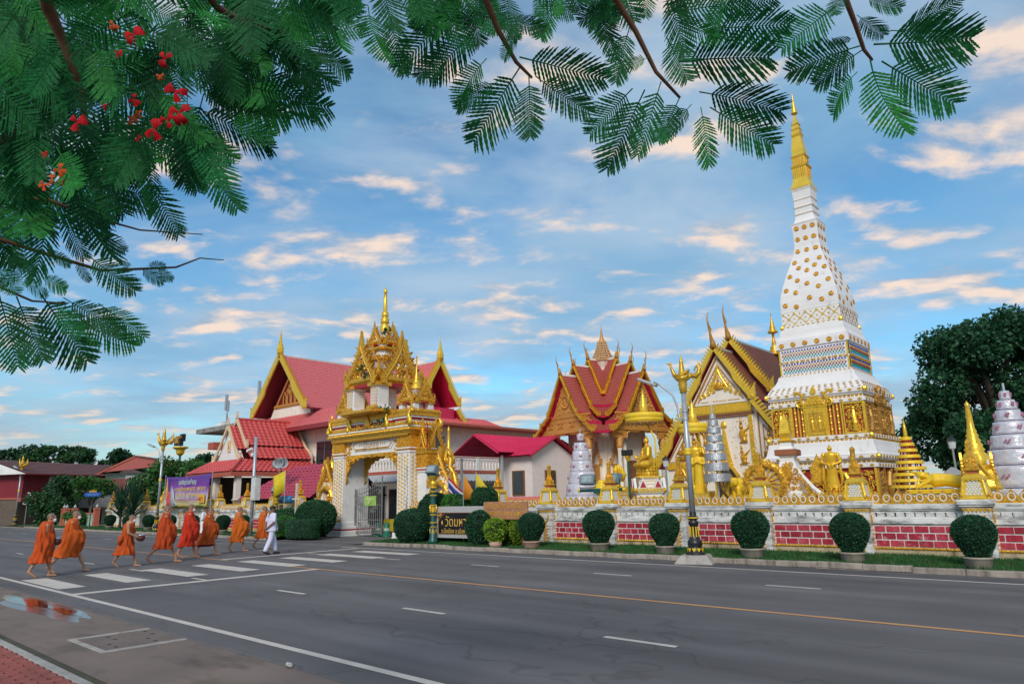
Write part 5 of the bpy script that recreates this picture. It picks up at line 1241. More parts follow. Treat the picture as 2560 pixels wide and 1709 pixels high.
window(BW, -2.2, -.9, 4.9, 5.9, 2.19, GREYP, face=Matrix.Rotation(PI/2, 4, 'Z')); window(BW, 4.2, 5.4, 4.9, 5.9, 2.19, GREYP, face=Matrix.Rotation(PI/2, 4, 'Z'))
MB().box(-.3,.6,-3.6,-3.3,0,2.9).box(-.3,.6,5.5,5.8,0,2.9).build('awning_pier', mat('tan_pier', (0.45,0.30,0.15)), BW)
MB().box(-.62,-.55,-5,12,.9,1.15).build('red_band', CRIMSON, BW)
window(BW, -5.6, -3.2, .2, 2.6, -5.02); window(BW, -2.8, -1.2, .2, 2.4, -5.02)
# pink-roofed block right of it
PR = thing('pink_roof_building', 'small white building under a hot pink corrugated roof', 'building', (-22.5,29,0))
PINK = mat('hot_pink_roof', (0.60,0.015,0.085), rough=.45, var=.08)
PWH = mat('pinkish_white', (0.78,0.70,0.67), rough=.7, var=.05)
def corrug(mb, A0, A1, B0, B1, n, r):
    A0, A1, B0, B1 = map(Vector, (A0,A1,B0,B1)); slope(mb, A0, A1, B0, B1, 2, .01)
    for i in range(n): mb.tube([A0.lerp(A1,(i+.5)/n)+Vector((0,0,.01)), B0.lerp(B1,(i+.5)/n)+Vector((0,0,.02))], r, 4)
MB().box(-2.3,-.05,-2.9,.3,0,3.75).build('wall', PWH, PR)
for y_ in (-3.8,2.6): MB().box(-4.2,-4.1,y_-.05,y_+.05,0,3.8).build('roof_post', GREYP, PR)
for y_ in (-3.8,): MB().box(-1.3,-1.2,y_-.05,y_+.05,0,3.8).build('roof_post', GREYP, PR)
MB().add([(-.05,-3.1,3.75),(-.05,.5,3.75),(-.05,-1.3,4.62)],[(0,1,2)]).build('gable_wall', PWH, PR)
b = MB(); corrug(b, (-2.7,-4.3,4.95),(-2.7,3.0,4.95),(-1.0,-4.3,3.95),(-1.0,3.0,3.95), 30, .035); corrug(b, (-2.7,-4.3,4.95),(-2.7,3.0,4.95),(-4.4,-4.3,3.95),(-4.4,3.0,3.95), 30, .035); b.build('roof', PINK, PR)
b = MB(); corrug(b, (-2.4,-1.3,4.78),(.25,-1.3,4.78),(-2.4,-3.35,3.78),(.25,-3.35,3.78), 14, .035); corrug(b, (-2.4,-1.3,4.78),(.25,-1.3,4.78),(-2.4,.75,3.78),(.25,.75,3.78), 14, .035); b.build('cross_roof', PINK, PR)
for yb in (-3.35,.75): MB().tube([(.24,-1.3,4.72),(.24,yb,3.72)], .06, 4).build('bargeboard', REDP, PR)
MB().tube([(-2.7,-4.32,4.88),(-1.0,-4.32,3.88)], .05, 4).build('fascia', CRIMSON, PR); MB().tube([(-2.7,-4.32,4.88),(-4.4,-4.32,3.88)], .05, 4).build('fascia', CRIMSON, PR)
window(PR, -1.9, -1.2, 1.9, 3.0, .03, WOOD, face=Matrix.Rotation(PI/2, 4, 'Z'), mull=0); window(PR, -1.3, -.6, 1.9, 3.0, -2.91, WOOD, mull=0)
MB().box(-2.35,.0,-2.98,-2.91,1.0,1.35).box(-.04,.03,-2.98,.3,1.0,1.35).build('red_band', CRIMSON, PR)
ac = MB().box(-2.2,-1.6,-3.3,-3.0,1.35,1.8).build('air_conditioner', GREYP, PR, bevel=.02); MB().lathe([(.16,0),(.16,.02)], 16, (0,0,0), M=T(-1.9,-3.31,1.57,0,1,R(90))).build('fan_grille', DARK, ac)
b = MB(); corrug(b, (-3.6,-6.0,1.75),(2.4,-6.0,1.75),(-3.6,-7.6,1.35),(2.4,-7.6,1.35), 34, .04); o = b.build('lean_to_roof', TILEPK); tag(o, 'low pinkish corrugated lean-to roof just behind the temple wall', 'roof'); o.location = (-20.6,28.6,0)
# ------------------------------------------------------------------ statues and shrines inside the wall
SG = mat('statue_gold', (0.80,0.47,0.03), rough=.30, metal=.45, var=.10, scale=4); SY = mat('statue_yellow', (0.84,0.55,0.02), rough=.42, metal=.1, var=.08)
def head_parts(b, c, r, look=0.0):
    x, y, z = c
    b.ell((x,y,z),(r*.82,r*.9,r*1.08)); b.ell((x,y+r*.08,z+r*1.02),(r*.46,r*.46,r*.42)); b.tube([(x,y,z+r*1.3),(x,y,z+r*2.1)],[r*.24,r*.02],6)
    b.ell((x,y-r*.86,z-r*.05),(r*.13,r*.16,r*.24)); b.ell((x,y-r*.72,z-r*.48),(r*.26,r*.14,r*.09))
    for s in (-1,1): b.ell((x+s*r*.82,y+r*.05,z-r*.25),(r*.10,r*.14,r*.55)); b.ell((x+s*r*.32,y-r*.76,z+r*.08),(r*.16,r*.09,r*.07))
    b.cap((x,y+r*.05,z-r*.8),(x,y+r*.05,z-r*1.5),r*.5,r*.62,8)
def standing(hands):
    """standing robed statue 1.0 high, facing -y; hands 'folded' low, 'crossed' on the chest or 'raised'"""
    b = MB(); head_parts(b, (0,0,.865), .052)
    b.loft([[(math.cos(2*PI*i/16)*rx, cy+math.sin(2*PI*i/16)*ry, z) for i in range(16)] for rx, ry, cy, z in ((.135,.085,.01,.06),(.125,.08,.01,.12),(.105,.07,.005,.30),(.10,.068,0,.45),(.095,.065,0,.55),(.115,.07,0,.66),(.135,.07,.0,.74),(.10,.055,.005,.785),(.03,.03,.005,.80))])
    for s in (-1,1):
        b.ell((s*.05,-.035,.03),(.035,.07,.03)); b.cap((s*.05,0,.02),(s*.05,0,.09),.035,.04,8); sh = (s*.135,0,.745)
        if hands == 'folded': el = (s*.185,-.01,.59); ha = (s*.035,-.10,.52)
        elif hands == 'crossed': el = (s*.17,-.03,.61); ha = (-s*.035,-.10,.68)
        else: el = (s*.18,-.03,.60); ha = (s*.12,-.15,.68)
        b.cap(sh, el, .042, .034, 8); b.cap(el, ha, .033, .022, 8); b.ell(ha,(.026,.026,.035))
        for k in range(4): b.cap((ha[0]+(k-1.5)*.010,ha[1]-.012,ha[2]),(ha[0]+(k-1.5)*.010-s*.012,ha[1]-.018,ha[2]-.045 if hands != 'raised' else ha[2]+.055),.0065,.005,5)
        b.cap((ha[0]+s*.02,ha[1],ha[2]),(ha[0]+s*.03,ha[1]-.01,ha[2]+.03),.007,.005,5)
        b.tube([(s*.14,.02,.60),(s*.165,.02,.40),(s*.18,.02,.22),(s*.15,.02,.10)],[.03,.035,.035,.015],6,None)
    return b
def seated(hand='lap'):
    """cross-legged statue about 1.0 high, facing -y"""
    b = MB(); head_parts(b, (0,.02,.80), .092)
    b.loft([[(math.cos(2*PI*i/16)*rx, cy+math.sin(2*PI*i/16)*ry, z) for i in range(16)] for rx, ry, cy, z in ((.24,.18,.0,.06),(.21,.16,.03,.16),(.165,.125,.04,.32),(.20,.13,.04,.48),(.235,.12,.04,.58),(.17,.09,.04,.64),(.05,.05,.03,.67))])
    for s in (-1,1):
        b.tube([(s*.16,.05,.10),(s*.36,-.08,.09),(s*.40,-.20,.08),(s*.20,-.32,.08),(-s*.12,-.30,.10)],[.12,.12,.095,.075,.05],9)
        b.cap((s*.225,.03,.57),(s*.30,.0,.34),.075,.06,8)
        if hand == 'lap' or s > 0: b.cap((s*.30,0,.34),(s*.06,-.24,.20),.055,.04,8); b.ell((s*.05,-.26,.19),(.06,.05,.03))
        else: b.cap((s*.30,0,.34),(s*.40,-.22,.30),.055,.04,8); b.ell((s*.42,-.27,.33),(.035,.05,.06)); b.cap((s*.42,-.28,.36),(s*.44,-.33,.45),.018,.010,5)
    b.tube([(-.12,-.08,.60),(-.05,-.12,.45),(-.02,-.14,.25)],[.03,.03,.02],6)
    return b
def lotus_base(parent, r, z0, h, m, sx=1.0):
    b = MB().lathe([(r*1.15,z0),(r*1.15,z0+h*.12),(r*.95,z0+h*.2),(r*.85,z0+h*.5),(r*.98,z0+h*.8),(r*1.08,z0+h*.88),(r*1.08,z0+h)], 20)
    for k in range(18):
        Q = Matrix.Rotation(2*PI*k/18, 4, 'Z'); b.prism(petal(h*.32,r*.30), -r*1.06, -r*.95, Q @ T(0,0,z0+h*.55))
        b.prism(petal(h*.28,r*.30), -r*1.1, -r*.98, Q @ T(0,0,z0+h*.48,0,1,0,PI))
    return b.build('lotus_base', m, parent)
def redented_plinth(parent, hw, z0, z1, name='plinth'):
    h = z1-z0; o = MB().sq([(hw,z0),(hw,z0+h*.1),(hw*.9,z0+h*.14),(hw*.9,z0+h*.8),(hw,z0+h*.86),(hw*1.05,z1)], red=.1).build(name, WHITE, parent)
    b = MB()
    for f in (.12,.4,.66,.88): b.sq([(hw*(1.02 if f in (.12,.88) else .925),z0+h*f),(hw*(1.02 if f in (.12,.88) else .925),z0+h*f+h*.05)], red=.1)
    for s in range(4):
        for k in range(9): b.prism(petal(h*.14,hw*.2), -hw*1.06, -hw*.98, Matrix.Rotation(s*PI/2,4,'Z') @ T(-hw*.88+hw*1.76*k/8,0,z0+h*.93))
    b.build('gilded_bands', GOLDB, o); return o
def umbrella(parent, x, y, z, r, polef):
    o = MB().lathe([(r*.96,0),(r,.02),(r*1.01,.13),(r*.99,.145),(r*1.02,.16),(r*1.0,.32),(r*.96,.34),(r*.3,.40),(.1,.42)], 28, (x,y,z)).build('canopy', YELLOW, parent, True)
    MB().lathe([(r*.97,-.04),(r*.97,.06)], 28, (x,y,z)).build('canopy_lining', GOLDO, o)
    b = MB().lathe([(.16,.40),(.17,.46),(.15,.56),(.17,.70),(.13,.74),(.14,.82),(.10,.86),(.11,.94),(.07,.98),(.08,1.06),(.04,1.12),(.01,1.35)], 12, (x,y,z)); b.build('finial', GOLDB, o, True)
    for k in range(18): MB().lathe([(.005,-.12),(.022,-.09),(.006,-.04)], 6, (x+math.cos(2*PI*k/18)*r*.9, y+math.sin(2*PI*k/18)*r*.9, z)).build('tassel', GOLDB, o)
    MB().tube(polef, .035, 8).build('canopy_pole', YELLOW, parent, True)
# seated Buddha shaded by an umbrella
t = thing('seated_buddha', 'seated golden Buddha on a tall gilded throne under a yellow canopy', 'statue', (-14.42,23.5,0), R(-50))
redented_plinth(t, .62, 0, 1.0); redented_plinth(t, .58, 1.0, 1.95, 'throne_tier'); redented_plinth(t, .44, 1.95, 2.42, 'throne_tier')
for s in range(4):
    Q = Matrix.Rotation(s*PI/2, 4, 'Z')
    for sx in (-1,1):
        o = MB().prism([(sx*.28-.2,1.98),(sx*.28+.2,1.98),(sx*.28,2.38)], -.60, -.5).build('throne_gable', WHITE, t, M=Q); MB().prism([(sx*.28-.12,2.02),(sx*.28+.12,2.02),(sx*.28,2.27)], -.61, -.59).build('gable_panel', REDP, o)
lotus_base(t, .40, 2.42, .38, GOLDB); seated('open').build('figure', SG, t, True, T(0,0,2.78,0,1.28), remesh=.013)
umbrella(t, 0, 0, 4.52, .74, [(.35,.3,2.4),(.36,.32,3.8),(.2,.2,4.2),(0,0,4.6)])
# two standing Buddhas under a second canopy
t = thing('standing_buddha', 'tall standing golden Buddha beneath a yellow canopy, behind the street lamp', 'statue', (-12.72,24.2,0), R(20))
redented_plinth(t, .42, 0, 1.72); lotus_base(t, .26, 1.72, .18, GOLDB); standing('raised').build('figure', SG, t, True, T(0,0,1.88,0,2.05), remesh=.008); umbrella(t, 0, .1, 4.02, .58, [(.2,.25,1.8),(.2,.25,3.6),(0,.1,4.2)])
t = thing('standing_buddha', 'standing golden Buddha with hands crossed on the chest, left of the silver tower', 'statue', (-12.2,23.4,0), R(10))
redented_plinth(t, .40, 0, 1.72); b = MB().ell((0,0,1.85),(.26,.2,.14)); 
for k in range(12): b.prism(flame(.3,.16), -.24, -.16, Matrix.Rotation(2*PI*k/12,4,'Z') @ T(0,0,1.75))
b.build('lotus_base', SY, t); standing('crossed').build('figure', SY, t, True, T(0,0,1.86,0,1.52), remesh=.008)
t = thing('standing_buddha', 'standing golden Buddha with hands folded low in front of the chedi', 'statue', (-7.5,23.2,0), R(12))
redented_plinth(t, .40, 0, 1.62); lotus_base(t, .24, 1.62, .15, GOLD); standing('folded').build('figure', SG, t, True, T(0,0,1.75,0,1.52), remesh=.008)
MB().prism(petal(1.0,.5), .14, .2, T(-.42,0,1.95), .15).build('halo_panel', GOLD, t); b = MB(); scrollwork(b, -.62,-.22,2.0,2.75,.13,.08,12); b.build('halo_carving', GOLDB, t)
# small seated Buddha with a naga hood and a gold jar
t = thing('naga_buddha', 'small yellow seated Buddha with a fanned naga hood beside the floodlights', 'statue', (-15.3,22.6,0), R(-20))
redented_plinth(t, .42, 0, 1.95); seated().build('figure', SY, t, True, T(0,0,1.95,0,.95), remesh=.014)
b = MB()
for k in range(7):
    a = R(-60+k*20); b.tube([(math.sin(a)*.15,.2,2.3),(math.sin(a)*.34,.2,2.3+math.cos(a)*.45),(math.sin(a)*.42,.12,2.3+math.cos(a)*.62)],[.08,.09,.03],7)
b.build('naga_hood', SY, t, True)
t = MB().lathe([(.16,0),(.2,.03),(.34,.16),(.36,.26),(.28,.40),(.16,.46),(.2,.5),(.12,.58),(.02,.62)], 20).build('gold_jar', SY, None, True, T(-15.75,22.3,1.75)); tag(t, 'round lidded gold jar beside the small naga Buddha', 'jar')
o = MB().box(-.3,.3,-.25,.25,0,1.75).build('jar_pedestal', WHITE, None, False, T(-15.75,22.35,0)); tag(o, 'plain white pedestal carrying the round gold jar', 'pedestal')
# reclining Buddha
t = thing('reclining_buddha', 'golden reclining Buddha resting its head on one hand above the wall', 'statue', (-4.25,22.0,0), 0)
MB().box(-.85,1.0,-.32,.32,0,1.62).build('plinth', WHITE, t); MB().box(-.9,1.05,-.37,.37,1.62,1.68).box(-.86,1.0,-.33,.33,1.68,1.74).build('couch', SY, t, bevel=.02)
b = MB().tube([(-.38,0,2.02),(-.18,0,1.97),(.05,0,1.97),(.35,0,1.92),(.65,0,1.88),(.98,0,1.84)],[.10,.19,.16,.17,.12,.06],12)
b.ell((-.50,-.03,2.12),(.13,.12,.115)); b.ell((-.585,-.01,2.17),(.07,.08,.08)); b.tube([(-.64,0,2.19),(-.86,0,2.28)],[.045,.004],6); b.ell((-.46,-.14,2.10),(.03,.03,.02))
b.cap((-.30,-.1,1.98),(-.62,-.16,1.80),.06,.05,8).cap((-.62,-.16,1.80),(-.56,-.10,2.02),.045,.035,8); b.cap((-.2,-.08,2.12),(.15,-.05,2.10),.055,.045,8).cap((.15,-.05,2.10),(.5,-.06,2.04),.045,.03,8)
b.build('figure', SY, t, True, remesh=.018)
# dharma wheel on a stand
t = thing('dharma_wheel', 'large gilded dharma wheel with carved rim standing before the chedi', 'wheel', (-9.2,22.0,0), R(12))
MB().box(-.5,.5,-.2,.2,0,1.2).build('stand', WHITE, t)
RW = .62; cz = 2.05; b = MB()
b.tube([(math.cos(2*PI*i/40)*RW*.9,0,cz+math.sin(2*PI*i/40)*RW*.9) for i in range(41)], .10, 6, None, 1.0)
for i in range(28):
    a = 2*PI*i/28; spiral(b, math.cos(a)*RW*.9, cz+math.sin(a)*RW*.9, .085, -.13, 1.3, a, 1 if i%2 else -1, .022, 9, 5)
    b.prism(flame(.14,.15), -.05, .05, Matrix.Translation((math.cos(a)*RW,0,cz+math.sin(a)*RW)) @ Matrix.Rotation(PI/2-a,4,'Y'))
b.build('rim', GOLD, t)
MB().lathe([(RW*.85,-.02),(RW*.85,.02)], 32, (0,0,0), M=T(0,.06,cz,0,1,R(90))).build('disc', WHITE, t)
hub = MB().ell((0,-.02,cz),(.17,.12,.17)).build('hub', GOLD, t, True)
for i in range(16):
    a = 2*PI*i/16; MB().prism([(-.018,.12),(.018,.12),(.045,.46),(0,.52),(-.045,.46)], -.06, .02, Matrix.Translation((0,0,cz)) @ Matrix.Rotation(PI/2-a,4,'Y')).build('spoke', GOLD, t)
# white stair stele with a gilded obelisk
t = thing('boundary_stele', 'white and gold boundary shrine with small obelisk and curving stair wings', 'shrine', (-8.72,22.9,0), R(8))
MB().sq([(.40,0),(.40,1.7),(.34,1.8),(.30,2.5),(.22,2.72),(.22,2.86),(.28,2.9)]).build('pier', WHITE, t)
MB().sq([(.32,2.9),(.34,2.92),(.34,3.08),(.30,3.1)]).build('painted_band', mat('brown_band', (0.30,0.10,0.04), var=.4, scale=30), t)
MB().sq([(.24,3.1),(.18,3.2),(.18,3.34)]).build('neck', WHITE, t); MB().sq([(.22,3.34),(.25,3.38),(.12,3.46),(.13,3.5),(.17,3.62),(.13,3.95),(.01,4.28)]).build('obelisk', GOLDB, t)
b = MB()
for sx in (-1,1): b.tube([(sx*.12,-.1,2.75),(sx*.35,-.12,2.3),(sx*.65,-.14,1.9),(sx*.95,-.14,1.6)],[.05,.07,.08,.09],6)
b.build('stair_rail', WHITE, t); b = MB(); scrollwork(b, -.9,.9,1.6,2.7,-.36,.12,23,None,lambda x,z: abs(x) < .95-(z-1.6)*.8)
b.prism(petal(.62,.3), -.42, -.35, T(0,0,2.1), .2); b.build('gilded_scrolls', GOLD, t)
# tiered towers: silver foil, white cellophane, gold umbrellas
FOIL = mat('silver_foil', (0.50,0.52,0.55), rough=.30, metal=.8, var=.25, scale=26, bump=.5, bscale=90)
CELL = mat('white_cellophane', (0.55,0.54,0.61), rough=.20, var=.18, scale=6, bump=1.0, bscale=9, spec=.8, coat=.5)
def foil_tower(label, loc, tiers, m, wrapped, tip, rz=0.0, lean=0.0):
    t = thing('tiered_tower', label, 'tower', loc, rz)
    MB().tube([(0,0,0),(0,0,tip)], .03, 8).build('mast', STEEL, t); MB().sq([(.5,0),(.5,.06)]).build('foot', STEEL, t)
    for i, (z0, z1, r0, r1) in enumerate(tiers):
        n = 28; rings = []; g = random.Random(i+int(abs(loc[0])*10))
        for k in range(6):
            f = k/5; rr = r0+(r1-r0)*f
            rings.append([(math.cos(2*PI*j/n)*rr*(1+(.045*noise.noise((j*.9,k*.5,i*3+loc[0])) if wrapped else .008*noise.noise((j,k,i)))), math.sin(2*PI*j/n)*rr*(1+(.045*noise.noise((j*.9+9,k*.5,i*3)) if wrapped else 0)), z0+(z1-z0)*f) for j in range(n)])
        o = MB().loft(rings).build('tier', m, t, wrapped)
        b = MB()
        if not wrapped:
            for j in range(14): a = 2*PI*j/14; b.tube([(math.cos(a)*r0*.96,math.sin(a)*r0*.96,z0),(math.cos(a)*r0*.96,math.sin(a)*r0*.96,z0-.06)], .008, 4)
            b.build('tassels', STEEL, o)
        else:
            b.lathe([(r0*1.015,0),(r0*1.03,.01),(r0*1.015,.02)], n, (0,0,z0)); b.build('hoop', mat('violet_hoop', (0.45,0.40,0.50)), o)
            for j in range(5):
                a = 2*PI*j/5+i*.7; mm = MB()
                for q in range(5): mm.ell((math.cos(a+(q-2)*.05)*r0*1.01, math.sin(a+(q-2)*.05)*r0*1.01, (z0+z1)/2+.04*math.sin(q*2)),(.025,.025,.03),5,4)
                mm.build('pink_bow', mat('pink_bow', (0.45,0.18,0.28)), o)
    return t
foil_tower('slim silver seven-tiered umbrella tower behind the street lamp', (-11.3,23.0,0), [(2.15,2.42,.46,.46),(2.52,2.79,.42,.42),(2.88,3.13,.38,.37),(3.22,3.45,.34,.33),(3.54,3.75,.29,.29),(3.83,4.03,.24,.24),(4.10,4.28,.18,.18),(4.36,4.5,.11,.11)], FOIL, False, 4.85)
foil_tower('white cellophane-wrapped tier tower left of the naga Buddha', (-17.95,24.0,0), [(1.2,1.75,.85,.80),(1.75,2.25,.72,.66),(2.25,2.75,.60,.54),(2.75,3.2,.50,.44),(3.2,3.62,.42,.36),(3.62,3.98,.33,.28),(4.08,4.35,.14,.16)], CELL, True, 4.6)
foil_tower('large white cellophane-wrapped tier tower near the right edge', (-2.62,22.6,0), [(1.0,1.72,.90,.84),(1.74,2.30,.78,.72),(2.32,2.72,.65,.59),(2.74,3.10,.54,.48),(3.12,3.45,.43,.38),(3.47,3.76,.33,.28),(3.78,4.03,.24,.20),(4.05,4.28,.13,.11)], CELL, True, 4.5)
t = thing('gilded_umbrella_tower', 'golden nine-tiered umbrella tower on posts behind the reclining Buddha', 'tower', (-5.6,24.6,0))
MB().tube([(0,0,0),(0,0,3.5)], .05, 8).build('mast', GOLDB, t); MB().lathe([(.08,3.35),(.05,3.45),(.06,3.5),(.05,3.62),(.01,3.92)], 10).build('finial', GOLDB, t, True)
for i in range(9):
    r_ = .62-.058*i; z = 1.78+i*.185; o = MB().lathe([(r_,0),(r_*1.01,.012),(r_*.98,.09),(r_*.9,.10)], 26, (0,0,z)).build('tier', SY, t)
    for j in range(10): a = 2*PI*j/10; MB().lathe([(.02,-.08),(.02,0)], 5, (math.cos(a)*r_*.8,math.sin(a)*r_*.8,z)).build('baluster', REDP, o)
for j in range(6): a = 2*PI*j/6; MB().box(-.03,.03,-.03,.03,0,1.8,T(math.cos(a)*.5,math.sin(a)*.5,0)).build('post', GOLDO, t)
# small gilded stupa on the right
t = thing('gilded_stupa', 'small gilded stupa with ringed spire beside the white cellophane tower', 'stupa', (-3.32,21.35,0), R(15))
MB().sq([(.36,0),(.36,1.7)]).build('plinth', WHITE, t); b = MB().sq([(.42,1.7),(.44,1.76),(.38,1.80),(.34,1.95),(.37,2.0),(.30,2.06),(.28,2.2),(.32,2.26)], red=.12)
for s in range(4): flame_arch(b, .5, .5, .035, Matrix.Rotation(s*PI/2,4,'Z') @ T(0,-.33,1.95), 6); b.prism(flame(.3,.16), -.06, .06, Matrix.Rotation(s*PI/2+PI/4,4,'Z') @ T(0,-.42,1.78))
b.build('body', GOLDB, t); MB().lathe([(.26,2.26),(.30,2.30),(.31,2.45),(.26,2.60),(.20,2.66),(.24,2.72),(.19,2.78),(.21,2.84),(.16,2.90),(.18,2.96),(.13,3.02),(.15,3.08),(.11,3.14),(.12,3.2),(.09,3.26),(.07,3.5),(.075,3.55),(.05,3.85),(.06,3.88),(.01,3.98)], 18).build('ringed_spire', GOLDB, t, True)
for k in range(8): MB().box(-.03,.03,-.01,.01,0,.12).build('lantern_pane', WHITE, t, M=Matrix.Rotation(2*PI*k/8,4,'Z') @ T(0,-.305,2.33))
# elephant figure and offering bits by the doorway
t = thing('elephant_statue', 'golden elephant figure standing before the dark carved door', 'statue', (-10.95,23.8,0), R(60))
MB().box(-.3,.5,-.3,.3,0,1.5).build('plinth', WHITE, t); b = MB().ell((.12,0,2.02),(.36,.22,.26)).ell((-.26,0,2.12),(.18,.16,.18)).tube([(-.38,0,2.1),(-.46,0,1.9),(-.46,0,1.72),(-.40,0,1.64)],[.09,.07,.05,.03],8)
for x in (-.08,.34):
    for s in (-1,1): b.cap((x,s*.13,1.9),(x,s*.13,1.54),.085,.075,8)
for s in (-1,1): b.ell((-.2,s*.18,2.14),(.12,.04,.15)); b.cap((-.36,s*.07,2.02),(-.5,s*.08,1.98),.025,.012,6)
b.build('figure', SY, t, True, remesh=.02)
# lamp standards and floodlights
def lantern_post(label, loc, h, rz=0.0):
    t = thing('lantern_post', label, 'lamp', loc, rz); MB().lathe([(.09,0),(.06,.2),(.035,.3),(.03,h-.35),(.05,h-.33)], 12).build('post', GREYP, t, True)
    MB().lathe([(.05,h-.33),(.09,h-.30),(.11,h-.08),(.10,h-.07)], 6).build('glass', mat('frosted_glass', (0.55,0.58,0.58), rough=.3), t); MB().lathe([(.14,h-.08),(.13,h-.05),(.06,h+.02),(.02,h+.03),(.02,h+.08),(.004,h+.10)], 10).build('cap', BLACKM, t); return t
lantern_post('slim grey lantern post between canopy Buddha and street lamp', (-12.5,21.6,0), 3.0)
lantern_post('grey lantern post standing behind the reclining Buddha', (-4.45,25,0), 3.25)
o = thing('spirit_house', 'tiny white roofed spirit house behind the reclining Buddha', 'shrine', (-4.35,24.0,0)); MB().box(-.04,.04,-.04,.04,0,1.95).build('post', WHITE, o); MB().box(-.2,.2,-.15,.15,1.95,2.15).build('body', WHITE, o); MB().prism([(-.3,2.13),(.3,2.13),(0,2.36)], -.22, .22).build('roof', GREYP, o)
TEAL = mat('dark_teal_paint', (0.01,0.085,0.075), rough=.4, var=.15)
def floodlight(label, loc, rz, s=1.0, tilt=20):
    t = thing('floodlight', label, 'floodlight', loc, rz); M = Matrix.Rotation(R(-tilt),4,'X')
    h = MB().prism([(-.24*s,-.16*s),(.24*s,-.16*s),(.26*s,.16*s),(-.26*s,.16*s)], -.07*s, .08*s).build('housing', mat('floodlight_grey', (0.14,0.20,0.22), rough=.45), t, M=Matrix.Translation((0,0,.28*s)) @ M, bevel=.01)
    MB().box(-.18*s,.18*s,-.08*s,-.072*s,-.11*s,.11*s).build('lens', mat('lamp_glass', (0.30,0.36,0.38), rough=.08, spec=.9), h)
    b = MB().tube([(-.28*s,0,.28*s),(-.28*s,0,.03*s),(.28*s,0,.03*s),(.28*s,0,.28*s)], .016*s, 5); b.build('yoke', BLACKM, t); return t
floodlight('grey floodlight on the teal bar, the left one of the pair', (-15.5,21.05,2.02), R(10), 1.15); floodlight('grey floodlight on the teal bar, the right one by the gold lantern', (-14.25,21.05,2.02), R(-30), 1.15)
t = thing('floodlight_stand', 'dark teal horizontal bar carrying two floodlights behind the wall', 'stand', (-14.9,21.05,0)); MB().tube([(-.95,0,1.96),(.95,0,1.96)], .06, 8).build('bar', TEAL, t); MB().tube([(0,0,0),(0,0,1.95)], .05, 8).build('post', TEAL, t); MB().box(-.3,.3,-.08,.08,1.84,1.95).build('bracket', TEAL, t)
for s in (-1,1): MB().ell((s*.98,0,1.96),.075,8,6).build('end_cap', YELLOW, t)
def ornate_pole(label, loc, h, lights, rz=0.0):
    t = thing('ornate_light_pole', label, 'lamp', loc, rz)
    MB().lathe([(.20,0),(.20,.12),(.15,.2),(.13,.6),(.10,.7),(.10,h*.55),(.085,h-.5),(.08,h)], 16).build('pole', TEAL, t, True)
    b = MB()
    for z in (.15,.62,.78,h*.42,h*.56,h-.75,h-.6,h-.45): b.lathe([(.11,z-.03),(.15,z),(.11,z+.03)], 16)
    for k in range(8):
        for z in (.3,h*.46): b.prism(petal(.28,.08), -.135, -.10, Matrix.Rotation(2*PI*k/8,4,'Z') @ T(0,0,z))
    b.lathe([(.09,h-.42),(.12,h-.3),(.10,h-.2),(.22,h-.03),(.24,h)], 16); tag(b.build('gilded_rings', GOLDB, t), None, None, kind='stuff')
    MB().lathe([(.24,h),(.26,h+.04),(.2,h+.06)], 16).build('dish', TEAL, t)
    for (x, y, rz2, s) in lights:
        hM = T(x,y,h+.22,rz2); hh = MB().box(-.2*s,.2*s,-.09*s,.09*s,-.13*s,.14*s).build('lamp_housing', mat('floodlight_grey', (0.14,0.20,0.22)), t, M=hM @ Matrix.Rotation(R(-25),4,'X'), bevel=.01); MB().box(-.15*s,.15*s,-.10*s,-.092*s,-.09*s,.09*s).build('lens', mat('lamp_glass', (0.30,0.36,0.38)), hh)
    return t
ornate_pole('teal and gold light pole with a floodlight beside the black name board', (-20.75,18.1,.1), 2.55, [(0,-.05,R(5),1.25)])
ornate_pole('teal and gold light pole with three-lens lamp behind the man in white', (-34.05,18.9,.1), 2.1, [(0,-.05,R(25),1.2)])
t = thing('garden_light_pole', 'slim teal garden pole with twin lamps before the ordination hall', 'lamp', (-14.5,22.3,0)); MB().tube([(0,0,0),(0,0,3.15)], .045, 8).build('pole', TEAL, t); MB().lathe([(.05,3.0),(.10,3.12),(.12,3.2)], 10).build('collar', GOLDB, t)
for s in (-1,1): MB().box(s*.12-.09,s*.12+.09,-.12,.06,3.2,3.42).build('lamp_housing', BLACKM, t, bevel=.02)
